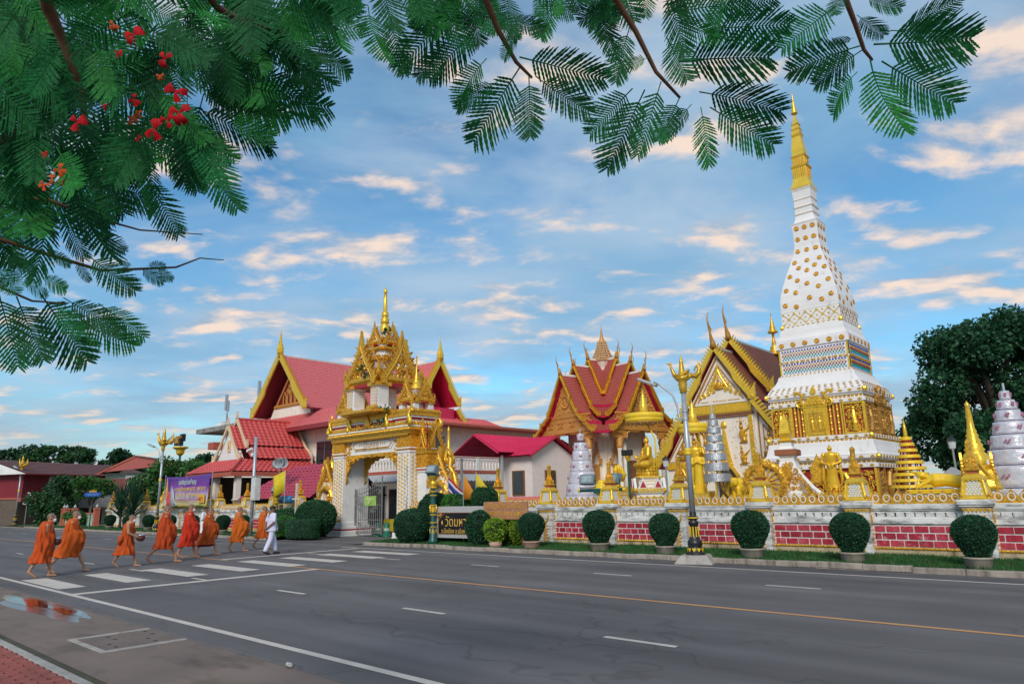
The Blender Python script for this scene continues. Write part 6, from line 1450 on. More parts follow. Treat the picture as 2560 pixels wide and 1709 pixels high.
# ------------------------------------------------------------------ trees
BARK = mat('bark', (0.11,0.08,0.055), rough=.9, var=.3, scale=12, bump=.5, bscale=18)
def tree(name, label, loc, blobs, n, size, m, trunk_r, trunk_h, seed, group=None, droop=0.0, feather=False):
    """blobs: (x, y, z, rx, ry, rz) clumps relative to the base; leaves are laid through each clump's outer shell"""
    t = thing(name, label, 'tree', loc, 0, group); g = random.Random(seed)
    b = MB(); b.tube([(0,0,-.2),(.05,0,trunk_h*.4),(0,.05,trunk_h*.75),(.03,0,trunk_h)], [trunk_r*1.3,trunk_r,trunk_r*.8,trunk_r*.6], 10)
    for (x,y,z,rx,ry,rz) in blobs[:14]:
        mid = (x*.45, y*.45, trunk_h*.6+(z-trunk_h*.6)*.6); b.tube([(0,0,trunk_h*.62), mid, (x,y,z), (x*1.25,y*1.25,z+rz*.5)], [trunk_r*.5,trunk_r*.34,trunk_r*.18,.02], 7)
    b.build('trunk', BARK, t, True)
    c = MB(); vol = [rx*ry+rx*rz for (_,_,_,rx,ry,rz) in blobs]; tot = sum(vol)
    for (x,y,z,rx,ry,rz), v in zip(blobs, vol):
        for _ in range(int(n*v/tot)):
            d = Vector((g.gauss(0,1),g.gauss(0,1),g.gauss(0,1))).normalized(); k = g.uniform(.55,1.08)
            q = .18*noise.noise((d.x*2.2+x, d.y*2.2+y, d.z*2.2+z)); p = Vector((x+d.x*rx*(k+q), y+d.y*ry*(k+q), z+d.z*rz*(k+q)))
            dirn = (d*.6+Vector((g.uniform(-1,1),g.uniform(-1,1),g.uniform(-.9,.5)-droop))).normalized(); s = dirn.cross(Vector((g.uniform(-1,1),g.uniform(-1,1),g.uniform(-1,1)))).normalized()
            l_ = size*g.uniform(.6,1.4); w_ = l_*(.16 if feather else .36)
            c.add([p-dirn*l_*.4, p+s*w_, p+dirn*l_*.6, p-s*w_], [(0,1,2,3)])
    c.build('crown', m, t); return t
def blobs_of(seed, n, R_, H0, H1, r, flat=.8):
    g = random.Random(seed); out_ = []
    for i in range(n):
        a = g.uniform(0,2*PI); f = g.random(); z = H0+(H1-H0)*f; rad = R_*math.sin(PI*(.18+.72*f))**.8*g.uniform(.35,1.0)
        k = r*g.uniform(.7,1.25); out_.append((math.cos(a)*rad, math.sin(a)*rad, z, k, k, k*flat))
    return out_
DKL = leaf_mat('dark_tree_leaf', (0.012,0.060,0.020), .45, .2); MDL = leaf_mat('mid_tree_leaf', (0.022,0.085,0.022), .4, .25); LTL = leaf_mat('light_tree_leaf', (0.05,0.16,0.03), .4, .3); RTL = leaf_mat('rain_tree_leaf', (0.024,0.105,0.042), .5, .35); PALML = leaf_mat('palm_leaf', (0.010,0.060,0.025), .3, .15)
tree('rain_tree', 'large dark green tree with a broad crown behind the chedi at right', (-5.2,43,0), blobs_of(3, 54, 4.7, 3.0, 9.5, 1.2), 60000, .21, RTL, .45, 5.0, 3)
tree('rain_tree', 'dark green tree just beyond the right edge, behind the white tower', (3.5,44,0), blobs_of(4, 30, 4.6, 2.6, 8.6, 1.4), 24000, .24, RTL, .4, 4.5, 4)
tree('roadside_tree', 'tall dark tree at the far left edge beyond the red house', (-186,40,0), blobs_of(5, 18, 8, 4, 13.0, 3.0), 7000, .8, DKL, .6, 7, 5)
tree('feathery_tree', 'loose feathery tree rising behind the red roofed house', (-155,41,0), blobs_of(6, 26, 8.0, 6.0, 13.2, 1.5, .5), 5000, .95, MDL, .5, 8, 6, None, .2, True)
tree('round_tree', 'rounded dark tree between the two left houses', (-121,41,0), blobs_of(7, 22, 3.9, 4.0, 9.6, 1.7), 9000, .55, DKL, .5, 6, 7)
tree('roadside_tree', 'low dark trees behind the flat roofed building', (-97,42,0), blobs_of(8, 18, 5.0, 4, 7.6, 1.4), 8000, .5, DKL, .4, 4, 8)
tree('leafy_tree', 'bright green leafy tree between the banner and the second house', (-57.5,23.2,0), blobs_of(9, 26, 3.3, 2.4, 4.9, .95), 11000, .24, LTL, .16, 2.8, 9)
tree('leafy_tree', 'yellow-green bush mass at the far left behind the first lamp', (-92,21.5,0), blobs_of(10, 22, 6.2, .8, 4.6, 1.5), 9000, .34, MDL, .2, 2.2, 10)
tree('garden_tree', 'round garden tree before the red house windows', (-78,20.6,0), blobs_of(11, 14, 2.3, 1.6, 4.0, .95), 6000, .22, MDL, .12, 2.2, 11)
tree('garden_tree', 'sprawling dark creeper bush beside the round white sign', (-75.5,19.6,0), blobs_of(12, 16, 1.9, .5, 2.3, .7), 6000, .2, MDL, .1, 1.2, 12)
tree('garden_tree', 'small light green garden tree in front of the carport', (-70.2,21.0,0), blobs_of(13, 12, 1.7, 2.6, 4.1, .65), 4500, .2, LTL, .1, 2.8, 13)
tree('garden_shrub', 'bright green shrub beside the orange gate post', (-67.6,18.9,0), blobs_of(14, 8, .8, .4, 1.3, .45), 2600, .16, LTL, .05, .6, 14)
# two spiky screw palms
def spiky(label, loc, h, seed):
    t = thing('screw_palm', label, 'palm', loc, 0, 'spiky palms at the wall corner'); g = random.Random(seed)
    MB().tube([(0,0,0),(0,.03,h*.45)], [.10,.08], 8).build('trunk', BARK, t, True); b = MB()
    for k in range(64):
        a = k*2.399; e = R(20+60*(k/64)); l_ = h*.62*g.uniform(.8,1.1); z0 = h*(.22+.30*k/64); d = Vector((math.cos(a)*math.cos(e), math.sin(a)*math.cos(e), math.sin(e))); s = d.cross(Vector((0,0,1))).normalized()
        p = [Vector((0,0,z0)), Vector((0,0,z0))+d*l_*.5, Vector((0,0,z0))+d*l_*.95+Vector((0,0,-l_*.18*math.cos(e)))]
        for i in (0,1): w0, w1 = (.055,.06) if i == 0 else (.06,.004); b.add([p[i]-s*w0, p[i]+s*w0, p[i+1]+s*w1, p[i+1]-s*w1], [(0,1,2,3)])
    b.build('crown', PALML, t); return t
spiky('spiky dark screw palm, the left one of the pair', (-56.9,19.1,.1), 3.5, 1); spiky('spiky dark screw palm, the right one near the golden statue', (-53.9,18.9,.1), 3.6, 2)
# ------------------------------------------------------------------ houses on the left
REDW = mat('red_board', (0.20,0.012,0.022), rough=.65, var=.18, scale=5); ROOFB = mat('brown_red_roof', (0.15,0.060,0.055), rough=.75, var=.22, scale=3, stain=(0.10,0.05,0.04), stain_amt=.3)
RH = thing('red_house', 'dark red timber house with brown roof and white paned windows', 'house', (-86.5,25,0), R(118))
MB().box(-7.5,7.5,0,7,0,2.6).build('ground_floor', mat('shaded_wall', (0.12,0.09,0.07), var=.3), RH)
for k in range(26): MB().box(-7.5+k*.577,-7.5+k*.577+.56,-.4,-.36 if k % 2 else -.37,2.75,5.1).build('board', REDW, RH)
MB().box(-7.5,7.5,-.35,7,2.75,5.1).build('upper_wall', REDW, RH); MB().box(-7.6,7.6,-.5,7,2.6,2.75).build('floor_beam', TERRA, RH)
b = MB(); slope(b, (-8.4,3.2,6.5),(8.6,3.2,6.5),(-8.4,-1.6,5.05),(8.6,-1.6,5.05), 9, .03); slope(b, (-8.4,3.2,6.5),(8.6,3.2,6.5),(-8.4,8.2,5.0),(8.6,8.2,5.0), 8, .03); b.build('roof', ROOFB, RH)
MB().box(-8.45,8.65,-1.66,-1.58,4.93,5.08).build('fascia', mat('maroon_fascia', (0.26,0.03,0.035)), RH)
MB().add([(-8.42,-1.6,5.0),(-8.42,8.2,4.95),(-8.42,3.2,6.45)],[(0,1,2)]).build('gable', WHITE, RH)
for (x0, x1) in ((-4.6,-2.0),(.7,3.2)):
    w_ = MB().box(x0-.1,x1+.1,-.52,-.40,3.55,4.85).build('window', WHITE, RH)
    for c in range(6):
        for r_ in range(3):
            dx = (x1-x0)/6; MB().box(x0+c*dx+.05,x0+(c+1)*dx-.05,-.54,-.515,3.65+r_*.38,3.65+r_*.38+.31).build('pane', GLASS, w_)
    MB().add([(x0-.2,-.4,5.0),(x1+.2,-.4,5.0),(x1+.2,-.9,4.86),(x0-.2,-.9,4.86)],[(0,1,2,3)]).build('window_hood', mat('maroon_fascia', (0.26,0.03,0.035)), w_)
b = MB(); corrug(b, (-.6,-.6,2.75),(7.4,-.6,2.75),(-.6,-3.6,2.35),(7.4,-3.6,2.35), 34, .05); b.build('carport_roof', GREYP, RH); MB().box(-.65,7.45,-3.66,-3.58,2.15,2.42).build('carport_fascia', WHITE, RH)
for k in range(4): MB().box(-.6+k*2.6,-.5+k*2.6,-3.5,-3.4,0,2.3).build('carport_post', WOOD, RH)
MB().box(-8,-.8,-.9,-.4,2.35,2.7).build('eave_strip', mat('faded_red', (0.35,0.09,0.08)), RH)
H2 = thing('green_house', 'pale green house with pinkish red gable roof behind the banner tree', 'house', (-80,30,0), R(62))
MB().box(-6,7,0,8,0,6.0).build('wall', mat('pale_green_wall', (0.42,0.52,0.42), var=.1), H2)
SALM = mat('salmon_gable', (0.42,0.10,0.085), rough=.6, var=.1)
b = MB(); slope(b, (-2.5,-1.4,8.1),(-2.5,9,8.1),(-6.8,-1.4,6.0),(-6.8,9,6.0), 8, .03); slope(b, (-2.5,-1.4,8.1),(-2.5,9,8.1),(9,-1.4,6.5),(9,9,6.5), 12, .03); b.build('roof', ROOFB, H2)
MB().prism([(-6.7,6.0),(-2.5,8.05),(2.0,7.4),(2.0,6.9)], -1.35, -1.25).build('gable', SALM, H2); MB().prism([(-6.8,5.95),(-2.5,8.1),(-2.5,7.88),(-6.8,5.75)], -1.45, -1.36).build('bargeboard', TERRA, H2); MB().prism([(-2.5,8.1),(9,6.5),(9,6.3),(-2.5,7.88)], -1.45, -1.36).build('bargeboard', ROOFB, H2); H2.scale = (.8,.8,.86)
b = MB(); slope(b, (-9.5,-1,5.3),(-3,-1,5.3),(-11,-4.5,3.7),(-3,-4.5,3.7), 9, .03); b.build('lower_roof', mat('faded_tile', (0.20,0.07,0.06), var=.2), H2)
window(H2, -3.2, -.8, 3.7, 5.4, -.02, mat('pale_frame', (0.6,0.66,0.6))); window(H2, 1, 2.6, 3.7, 5.4, -.02, mat('pale_frame', (0.6,0.66,0.6)))
b = MB()
for k in range(14): b.tube([(-3.4+k*.2,-.05,5.75),(-3.4+k*.2,-.7,5.6),(-3.4+k*.2,-1.0,5.2)], .11, 5)
b.build('window_awning', GREYP, H2); MB().box(-10,-4,-4,-.5,1.9,3.6).build('tarpaulin', mat('grey_tarp', (0.16,0.16,0.18), var=.2), H2)
# flat roofed block with telecom antennas
FB = thing('flat_roof_building', 'cream building with a stained concrete flat roof and antennas', 'building', (-62,33,0))
MB().box(-8.5,8,0,10,0,8.9).build('wall', CREAM, FB); MB().box(-11.5,8.5,-1.8,10,8.9,9.35).build('roof_slab', mat('stained_slab', (0.30,0.29,0.28), rough=.9, var=.3, stain=(0.07,0.07,0.07), stain_amt=.5, stain_scale=(.6,.6,2)), FB)
MB().box(-9.8,-8.5,-1.2,3,7.2,7.9).build('red_canopy', TERRA, FB)
for x, h in ((-8.6,3.6),(-1.7,4.2)):
    o = MB().tube([(x,0,9.3),(x,0,9.3+h)], .06, 6).build('antenna_mast', STEEL, FB)
    MB().box(x-.45,x+.25,-.3,.2,9.35,10.1).build('radio_cabinet', mat('cabinet_white', (0.6,0.6,0.6)), o)
    MB().box(x-.2,x+.12,-.2,-.05,9.3+h*.55,9.3+h).build('panel_antenna', STEEL, o); MB().box(x+.18,x+.42,-.1,.05,9.3+h*.5,9.3+h*.82).build('panel_antenna', STEEL, o)
    MB().tube([(x-.3,.1,9.4),(x+.1,.05,9.3+h*.35),(x-.05,0,9.3+h*.6)], .03, 5).build('cable', BLACKM, o)
# ------------------------------------------------------------------ front pavilion with individual roof tiles
PV = thing('roadside_pavilion', 'open pavilion with a bright red tiled gable roof and cream bargeboards', 'pavilion', (-46.6,24.4,0))
tile_mb = MB()
def wavy(w_, l_):
    n = 6; top = []; 
    vs = []; fs = []
    for i in range(n+1):
        x = -w_/2+w_*i/n; z = .028*math.sin(PI*2*i/n)+.02
        vs += [(x,0,z),(x,-l_,z+.03),(x,-l_,z-.005)]
    for i in range(n): a = i*3; fs += [(a,a+3,a+4,a+1),(a+1,a+4,a+5,a+2)]
    return MB().add(vs, fs)
def tiled(parent, A0, A1, B0, B1, tw, tl, m, proto):
    """lay single tiles over the quad A0-A1 (top) B0-B1 (bottom)"""
    A0, A1, B0, B1 = map(Vector, (A0,A1,B0,B1)); L_ = ((B0+B1)/2-(A0+A1)/2).length; n = max(1, round(L_/tl))
    ex = (A1-A0 if (A1-A0).length > (B1-B0).length else B1-B0).normalized(); nrm = ex.cross((B0-A0).normalized() if (B0-A0).length > 0 else (B1-A1).normalized())
    dn = ((B0+B1)/2-(A0+A1)/2); dn = (dn-ex*dn.dot(ex)).normalized(); nrm = ex.cross(-dn)
    if nrm.z < 0: nrm = -nrm
    ey = nrm.cross(ex)
    if ey.dot(dn) > 0: ex = -ex; ey = nrm.cross(ex)
    c = 0
    for r_ in range(n):
        t0 = r_/n; P0 = A0.lerp(B0,t0+.5/n); P1 = A1.lerp(B1,t0+.5/n); w_ = (P1-P0).length; k = max(1, round(w_/tw)); top = A0.lerp(B0,t0).lerp(A1.lerp(B1,t0),.5)
        for i in range(k):
            q = P0.lerp(P1,(i+.5)/k)-dn*(L_/n*.5); M = Matrix.Identity(4)
            for a in range(3): M[a][0] = ex[a]*(w_/k/tw); M[a][1] = ey[a]; M[a][2] = nrm[a]; M[a][3] = q[a]
            if proto.get('o') is None: proto['o'] = o = wavy(tw*1.02, tl*1.1).build('roof_tile', m, parent); 
            else: o = inst(proto['o'], 'roof_tile', parent)
            o.matrix_local = M; o.material_slots[0].link = 'OBJECT'; o.material_slots[0].material = m; c += 1
    return c
PR_ = {}
# main gable: ridge along y; gable faces the road
cnt = 0
CRB = mat('cream_bargeboard', (0.70,0.52,0.34), rough=.6, var=.15, scale=12)
cnt += tiled(PV, (0,-1.8,7.45),(0,2.6,7.45),(1.55,-1.8,5.62),(1.55,2.6,5.62), .36, .30, TILERD, PR_)
cnt += tiled(PV, (1.5,-1.9,5.5),(1.5,2.9,5.5),(2.35,-1.9,4.72),(2.35,2.9,4.72), .36, .30, TILERD, PR_)
cnt += tiled(PV, (2.1,-2.4,4.62),(2.1,3.2,4.62),(3.3,-3.6,3.80),(3.3,3.6,3.80), .36, .30, TILERD, PR_)
cnt += tiled(PV, (-2.4,-2.4,4.62),(2.1,-2.4,4.62),(-3.6,-3.6,3.80),(3.3,-3.6,3.80), .36, .30, TILERD, PR_)
cnt += tiled(PV, (0,-2.4,7.0),(0,-1.85,7.0),(1.4,-2.4,5.35),(1.4,-1.85,5.35), .36, .30, TILERD, PR_)
b = MB(); slope(b, (0,-1.8,7.42),(0,2.6,7.42),(-2.35,-1.8,4.72),(-2.35,2.6,4.72), 12, .03); slope(b, (-2.1,-2.4,4.6),(-2.1,3.2,4.6),(-3.3,-3.6,3.8),(-3.3,3.6,3.8), 4, .03); b.build('back_slope', TILERD, PV)
b = MB(); slope(b, (0,-1.8,7.40),(0,2.6,7.40),(1.55,-1.8,5.58),(1.55,2.6,5.58), 1, 0); slope(b, (1.5,-1.9,5.46),(1.5,2.9,5.46),(2.35,-1.9,4.69),(2.35,2.9,4.69), 1, 0); slope(b, (2.1,-2.4,4.58),(2.1,3.2,4.58),(3.3,-3.6,3.77),(3.3,3.6,3.77), 1, 0); slope(b, (-2.4,-2.4,4.58),(2.1,-2.4,4.58),(-3.6,-3.6,3.77),(3.3,-3.6,3.77), 1, 0); slope(b, (0,-2.4,6.96),(0,-1.85,6.96),(1.4,-2.4,5.3),(1.4,-1.85,5.3), 1, 0); b.build('roof_deck', mat('maroon_deck', (0.16,0.02,0.02)), PV)
MB().prism([(-1.9,4.6),(1.9,4.6),(0,6.85)], -2.25, -2.1).build('gable_wall', WHITE, PV)
pl_ = MB().box(-.22,.22,-2.32,-2.25,5.2,6.0).build('gable_plaque', CRB, PV); MB().ell((0,-2.33,5.6),(.10,.03,.24)).build('plaque_flame', GOLD, pl_)
for (y, zt, zb, hb) in ((-2.45,7.0,4.62,1.95),(-1.85,7.5,5.55,1.62)):
    for sx in (-1,1):
        o = MB().prism([(0,zt+.12),(sx*hb*.55,zt-(zt-zb)*.55),(sx*hb,zb+.1),(sx*(hb+.12),zb-.12),(sx*hb*.85,zb),(sx*hb*.48,zt-(zt-zb)*.58),(0,zt-.22)], y-.06, y+.05).build('bargeboard', CRB, PV)
        b = MB().prism(flame(.6,.3,sx*.12), y-.07, y+.06, T(sx*(hb+.02),0,zb-.15)); b.build('bargeboard_curl', CRB, o)
    MB().prism(flame(.55,.24), y-.06, y+.06, T(0,0,zt)).build('gable_tip', CRB, PV)
MB().tube([(2.1,-2.4,4.68),(3.35,-3.65,3.84)], .11, 8).build('hip_cap', TILERD, PV); MB().tube([(0,-1.8,7.5),(0,2.6,7.5)], .10, 8).build('ridge_cap', TILERD, PV); MB().tube([(0,2.6,7.5),(1.6,2.65,5.6),(2.4,2.95,4.7),(3.3,3.6,3.8)], .10, 8).build('verge_cap', CRB, PV)
MB().box(-3.6,3.35,-3.62,-3.5,3.45,3.74).box(3.25,3.35,-3.5,3.5,3.45,3.74).build('eave_beam', TERRA, PV)
for (x,y) in ((-3,-3),(0,-3),(3,-3),(3,0),(3,3)):
    c = MB().box(x-.16,x+.16,y-.16,y+.16,0,1.9).build('column', mat('tan_column', (0.55,0.36,0.22), var=.15), PV); MB().sq([(.2,1.9),(.24,2.0),(.17,2.05),(.17,3.5)], (x,y,0)).build('column_head', CREAM, c)
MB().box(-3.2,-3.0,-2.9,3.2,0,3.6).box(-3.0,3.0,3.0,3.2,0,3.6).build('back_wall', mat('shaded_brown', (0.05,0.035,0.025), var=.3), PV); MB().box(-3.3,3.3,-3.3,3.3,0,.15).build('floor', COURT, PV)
MB().box(-2.4,-.6,-2.95,-2.85,.4,3.3).build('screen', DARK, PV)
# lower maroon roof right of the pavilion
MR = thing('maroon_roof_shelter', 'low shelter with a maroon wavy tile roof left of the gate', 'shelter', (-38,22.3,0)); P2 = {}
c2 = tiled(MR, (-1.6,.9,3.92),(4.4,.9,3.92),(-4.6,-1.3,2.0),(3.8,-1.3,2.0), .40, .31, TILEPU, P2)
b = MB(); slope(b, (-1.6,.9,3.88),(4.4,.9,3.88),(-4.6,-1.3,1.96),(3.8,-1.3,1.96), 1, 0); slope(b, (-1.6,.9,3.9),(4.4,.9,3.9),(-4,3.4,2.0),(4.4,3.4,2.0), 4, .02); b.build('roof_deck', mat('maroon_deck', (0.16,0.02,0.02)), MR)
for x in (-4,0,3.6): MB().box(x-.06,x+.06,-1.1,-.98,0,2.05).build('post', WOOD, MR)
# ------------------------------------------------------------------ posts, boards, flags and planting near the gate
t = thing('cctv_pole', 'grey steel pole with security cameras and a cabinet beside the verge', 'pole', (-34.9,18.0,.05))
MB().tube([(0,0,0),(0,0,5.15)], .085, 12).build('pole', STEEL, t, True)
bx_ = MB().box(.09,.52,-.16,.14,1.85,3.05).build('cabinet', mat('cabinet_white', (0.6,0.6,0.6)), t, bevel=.015); MB().box(.10,.51,-.175,-.162,1.95,2.95).build('cabinet_door', mat('cabinet_white', (0.6,0.6,0.6)), bx_)
MB().box(.05,.56,-.2,.17,3.05,3.09).build('cabinet_lid', GREYP, bx_)
MB().tube([(.25,0,1.85),(.3,0,1.4),(.15,.02,1.0),(.1,0,.8)], .02, 5).build('cable', GREYP, t)
for (x,z,rz) in ((-.55,4.42,10),(-.2,4.2,0)):
    a_ = MB().tube([(0,0,z-.15),(x*.5,-.02,z-.1),(x,-.03,z)], .025, 6).build('camera_arm', STEEL, t)
    c = MB().box(-.26,.2,-.08,.08,-.06,.07).build('camera_body', mat('camera_white', (0.75,0.75,0.75), rough=.4), a_, M=T(x,-.03,z+.06,0,1,0,R(-14)), bevel=.02) if x < -.3 else MB().ell((x,-.05,z),.10,10,8).build('camera_dome', mat('camera_white', (0.75,0.75,0.75)), a_, True)
t = thing('loudspeaker_mast', 'metal mast with grey horn loudspeakers above the maroon roof', 'loudspeaker', (-38.0,21.2,0)); MB().tube([(0,0,0),(0,0,4.0)], .035, 8).build('mast', STEEL, t)
HORN = mat('horn_grey', (0.45,0.48,0.52), rough=.35, metal=.4)
for (x,rz,tilt) in ((-.5,-120,8),(.42,35,0),(.55,60,6)):
    h = MB().lathe([(.05,0),(.08,.12),(.14,.30),(.30,.52),(.40,.62),(.42,.63),(.38,.60),(.12,.30),(.02,.2)], 20).build('horn', HORN, t, True, T(x*.6,-.02,4.0,R(rz),.72) @ Matrix.Rotation(R(90),4,'X'))
    MB().lathe([(.10,-.22),(.12,-.2),(.12,0),(.05,.02)], 12).build('driver', HORN, h, True)
MB().tube([(-.4,0,3.9),(0,0,3.7),(.4,0,3.9)], .025, 6).build('cross_arm', TERRA, t)
# flags
def flag(label, loc, h, cols, w_, hh, rz, kind='flag', sag=.3, polem=STEEL, tilt=0):
    t = thing('flag', label, 'flag', loc, rz); MB().tube([(0,0,0),(h*tilt,0,h)], .016, 6).build('pole', polem, t)
    n = 12
    for i, (f0, f1, m) in enumerate(cols):
        b = MB(); vs = []; fs = []
        for k in range(n+1):
            u = k/n; x = h*tilt+w_*u*(1-sag*.3); z0 = h-.04-hh*f0-sag*u*w_*.9; z1 = h-.04-hh*f1-sag*u*w_*.9*(1.0+.25*f1)
            if kind == 'pennant': z0 = h-.04-hh*u*.9; z1 = h-.04-hh
            y = .07*math.sin(u*7+f0*2)*u+.03
            y2 = .07*math.sin(u*7+f1*2+.6)*u+.03
            vs += [(x,y,z0),(x,y2,z1)]
        for k in range(n): a = k*2; fs.append((a,a+1,a+3,a+2))
        o = b.add(vs,fs).build('cloth', m, t, True); q = o.modifiers.new('s','SOLIDIFY'); q.thickness = .006
    return t
FR, FW_, FB_ = mat('flag_red', (0.5,0.015,0.04), var=.1, trans=.2), mat('flag_white', (0.75,0.75,0.78), var=.06, trans=.2), mat('flag_blue', (0.02,0.04,0.28), var=.1, trans=.2)
FO, FY = mat('flag_orange', (0.75,0.30,0.03), var=.1, trans=.25), mat('flag_yellow', (0.78,0.62,0.03), var=.1, trans=.25)
flag('small red white and blue Thai flag above the name board', (-20.72,18.85,.1), 2.55, [(0,.17,FR),(.17,.33,FW_),(.33,.67,FB_),(.67,.83,FW_),(.83,1,FR)], .85, .62, R(20), sag=.75)
flag('orange pennant flag on a thin pole behind the name board', (-19.85,18.85,.1), 2.62, [(0,1,FO)], .62, .95, R(25), 'pennant'); flag('yellow pennant flag just right of the orange pennant', (-19.25,18.95,.1), 2.66, [(0,1,FY)], .62, .75, R(25), 'pennant')
flag('yellow flag hanging folded by the maroon roof', (-33.2,18.85,.1), 3.3, [(0,1,FY)], .8, 1.05, R(200), sag=.35)
flag('white flag hanging beside the purple banner', (-48.0,19.05,.1), 2.9, [(0,1,FW_)], .55, 1.3, R(20), 'pennant')
# carved cross post, blue tank
t = thing('wooden_cross_post', 'pale wooden post with short crossbars beside the hedge', 'post', (-32.1,18.9,.1)); MB().box(-.05,.05,-.05,.05,0,2.6).build('post', mat('pale_wood', (0.62,0.52,0.42)), t); MB().box(-.35,.5,-.045,.045,1.78,1.86).build('crossbar', mat('pale_wood', (0.62,0.52,0.42)), t)
t = thing('blue_tank', 'blue cylindrical tank on legs behind the gilded pole', 'tank', (-33.9,19.3,-.1)); MB().tube([(-.65,0,2.0),(-.6,0,2.0),(.6,0,2.0),(.65,0,2.0)], [.17,.2,.2,.17], 16).build('tank', mat('tank_blue', (0.03,0.17,0.36), rough=.4), t, True); MB().box(-.4,-.36,-.1,.1,0,1.75).build('leg', STEEL, t); MB().box(.36,.4,-.1,.1,0,1.75).build('leg', STEEL, t)
o = MB().tube([(-.5,0,.05),(-.2,.1,.12),(0,-.1,.06),(.25,.1,.14),(.5,0,.05),(.2,-.12,.05),(-.3,-.1,.08)], .05, 6).build('coiled_hose', mat('teal_hose', (0.02,0.25,0.27)), None, True, T(-34.3,18.1,.1)); tag(o, 'coiled teal hose lying at the foot of the camera pole', 'hose')
o = MB().tube([(0,0,0),(0,0,3.05)], .03, 8).build('sign_post', STEEL, None, True, T(-21.95,17.75,.05)); tag(o, 'thin bare steel post at the kerb before the topiary', 'post')
# floodlight tower behind lamp
t = thing('floodlight_mast', 'dark mast topped by a cluster of black and gold floodlights', 'floodlight', (-58.3,23.6,0)); MB().tube([(0,0,0),(0,0,6.2)], .09, 8).build('mast', TEAL, t); MB().lathe([(.1,5.6),(.3,5.8),(.35,6.1),(.6,6.25),(.6,6.35)], 12).build('capital', GOLDB, t)
for (x,y,z) in ((-.3,-.2,6.75),(.35,-.2,6.7),(0,.1,7.1),(.1,-.3,6.9)): MB().box(x-.26,x+.26,y-.15,y+.15,z-.3,z+.3).build('lamp_housing', BLACKM if z != 6.9 else GOLDO, t, bevel=.03)
# purple banner
BN = thing('event_banner', 'large purple printed banner with yellow Thai lettering tied to the wall', 'banner', (-46.35,19.35,0), R(0))
def banner_sheet():
    n, m_ = 26, 14; vs = []; fs = []; x0, x1 = -3.55, 3.55; zt, zb = 3.62, 1.58
    for j in range(m_+1):
        for i in range(n+1):
            u, v = i/n, j/m_; sk = .25*(1-v)*0; x = x0+(x1-x0)*u-(.55*u*v); z = zt+(zb-zt)*v-.10*math.sin(PI*u)*(1-v)+.03*math.sin(u*16)*(v-.2); y = .05*math.sin(u*9+v*3)+.05*math.sin(v*5+u*4)
            vs.append((x,y,z))
    for j in range(m_):
        for i in range(n): a = j*(n+1)+i; fs.append((a,a+n+1,a+n+2,a+1))
    return MB().add(vs,fs)
m = bpy.data.materials.new('banner_print'); m.use_nodes = True; MATS['banner_print'] = m
_t = m.node_tree; _n = _t.nodes; _l = _t.links; _b = _n['Principled BSDF']; _b.inputs['Roughness'].default_value = .45
_tc = _n.new('ShaderNodeTexCoord'); _s = _n.new('ShaderNodeSeparateXYZ'); _l.new(_tc.outputs['Generated'], _s.inputs[0])
_nz = _n.new('ShaderNodeTexNoise'); _nz.inputs['Scale'].default_value = 3.5; _nz.inputs['Detail'].default_value = 6; _l.new(_tc.outputs['Generated'], _nz.inputs['Vector'])
_a = _n.new('ShaderNodeMath'); _a.operation = 'MULTIPLY_ADD'; _l.new(_nz.outputs['Fac'], _a.inputs[0]); _a.inputs[1].default_value = .28; _l.new(_s.outputs['Z'], _a.inputs[2])
_r = _n.new('ShaderNodeValToRGB'); _l.new(_a.outputs[0], _r.inputs[0]); e = _r.color_ramp.elements; e[0].position = .14; e[0].color = (.05,.16,.04,1); e[1].position = 1.0; e[1].color = (.10,.02,.26,1)
for p_, c_ in ((.20,(.55,.50,.12,1)),(.30,(.62,.50,.30,1)),(.45,(.55,.52,.66,1)),(.62,(.38,.22,.55,1)),(.78,(.20,.03,.34,1))): q = e.new(p_); q.color = c_
_l.new(_r.outputs[0], _b.inputs['Base Color'])
bs = banner_sheet().build('sheet', m, BN, True); q = bs.modifiers.new('s','SOLIDIFY'); q.thickness = .01
BY = mat('banner_yellow', (0.72,0.50,0.05)); BG_ = mat('banner_mint', (0.50,0.68,0.55)); BP = mat('banner_magenta', (0.35,0.04,0.28)); BR_ = mat('banner_red', (0.5,0.04,0.03))
text('headline', 'ขอเชิญร่วมทำบุญ', .42, BG_, bs, T(.35,-.13,3.15), .004, 2.6); text('line', 'งานนมัสการพระธาตุ  มหาธาตุ', .40, BY, bs, T(.75,-.13,2.72), .004, 4.6); text('line', 'ประจำปี  นครพนม', .38, BY, bs, T(.4,-.13,2.36), .004, 3.3); text('line', 'ณ วัดมหาธาตุ', .26, BP, bs, T(-.3,-.13,2.06), .004, 1.6); text('line', 'ต.ในเมือง อ.เมือง จ.นครพนม', .18, BP, bs, T(1.5,-.13,2.06), .004, 1.7)
o = MB().box(2.05,2.95,-.12,-.1,1.85,2.36).build('date_box', mat('banner_amber', (0.72,0.40,0.04)), bs); text('date', '๒๖', .5, BR_, o, T(2.5,-.13,2.1), .004)
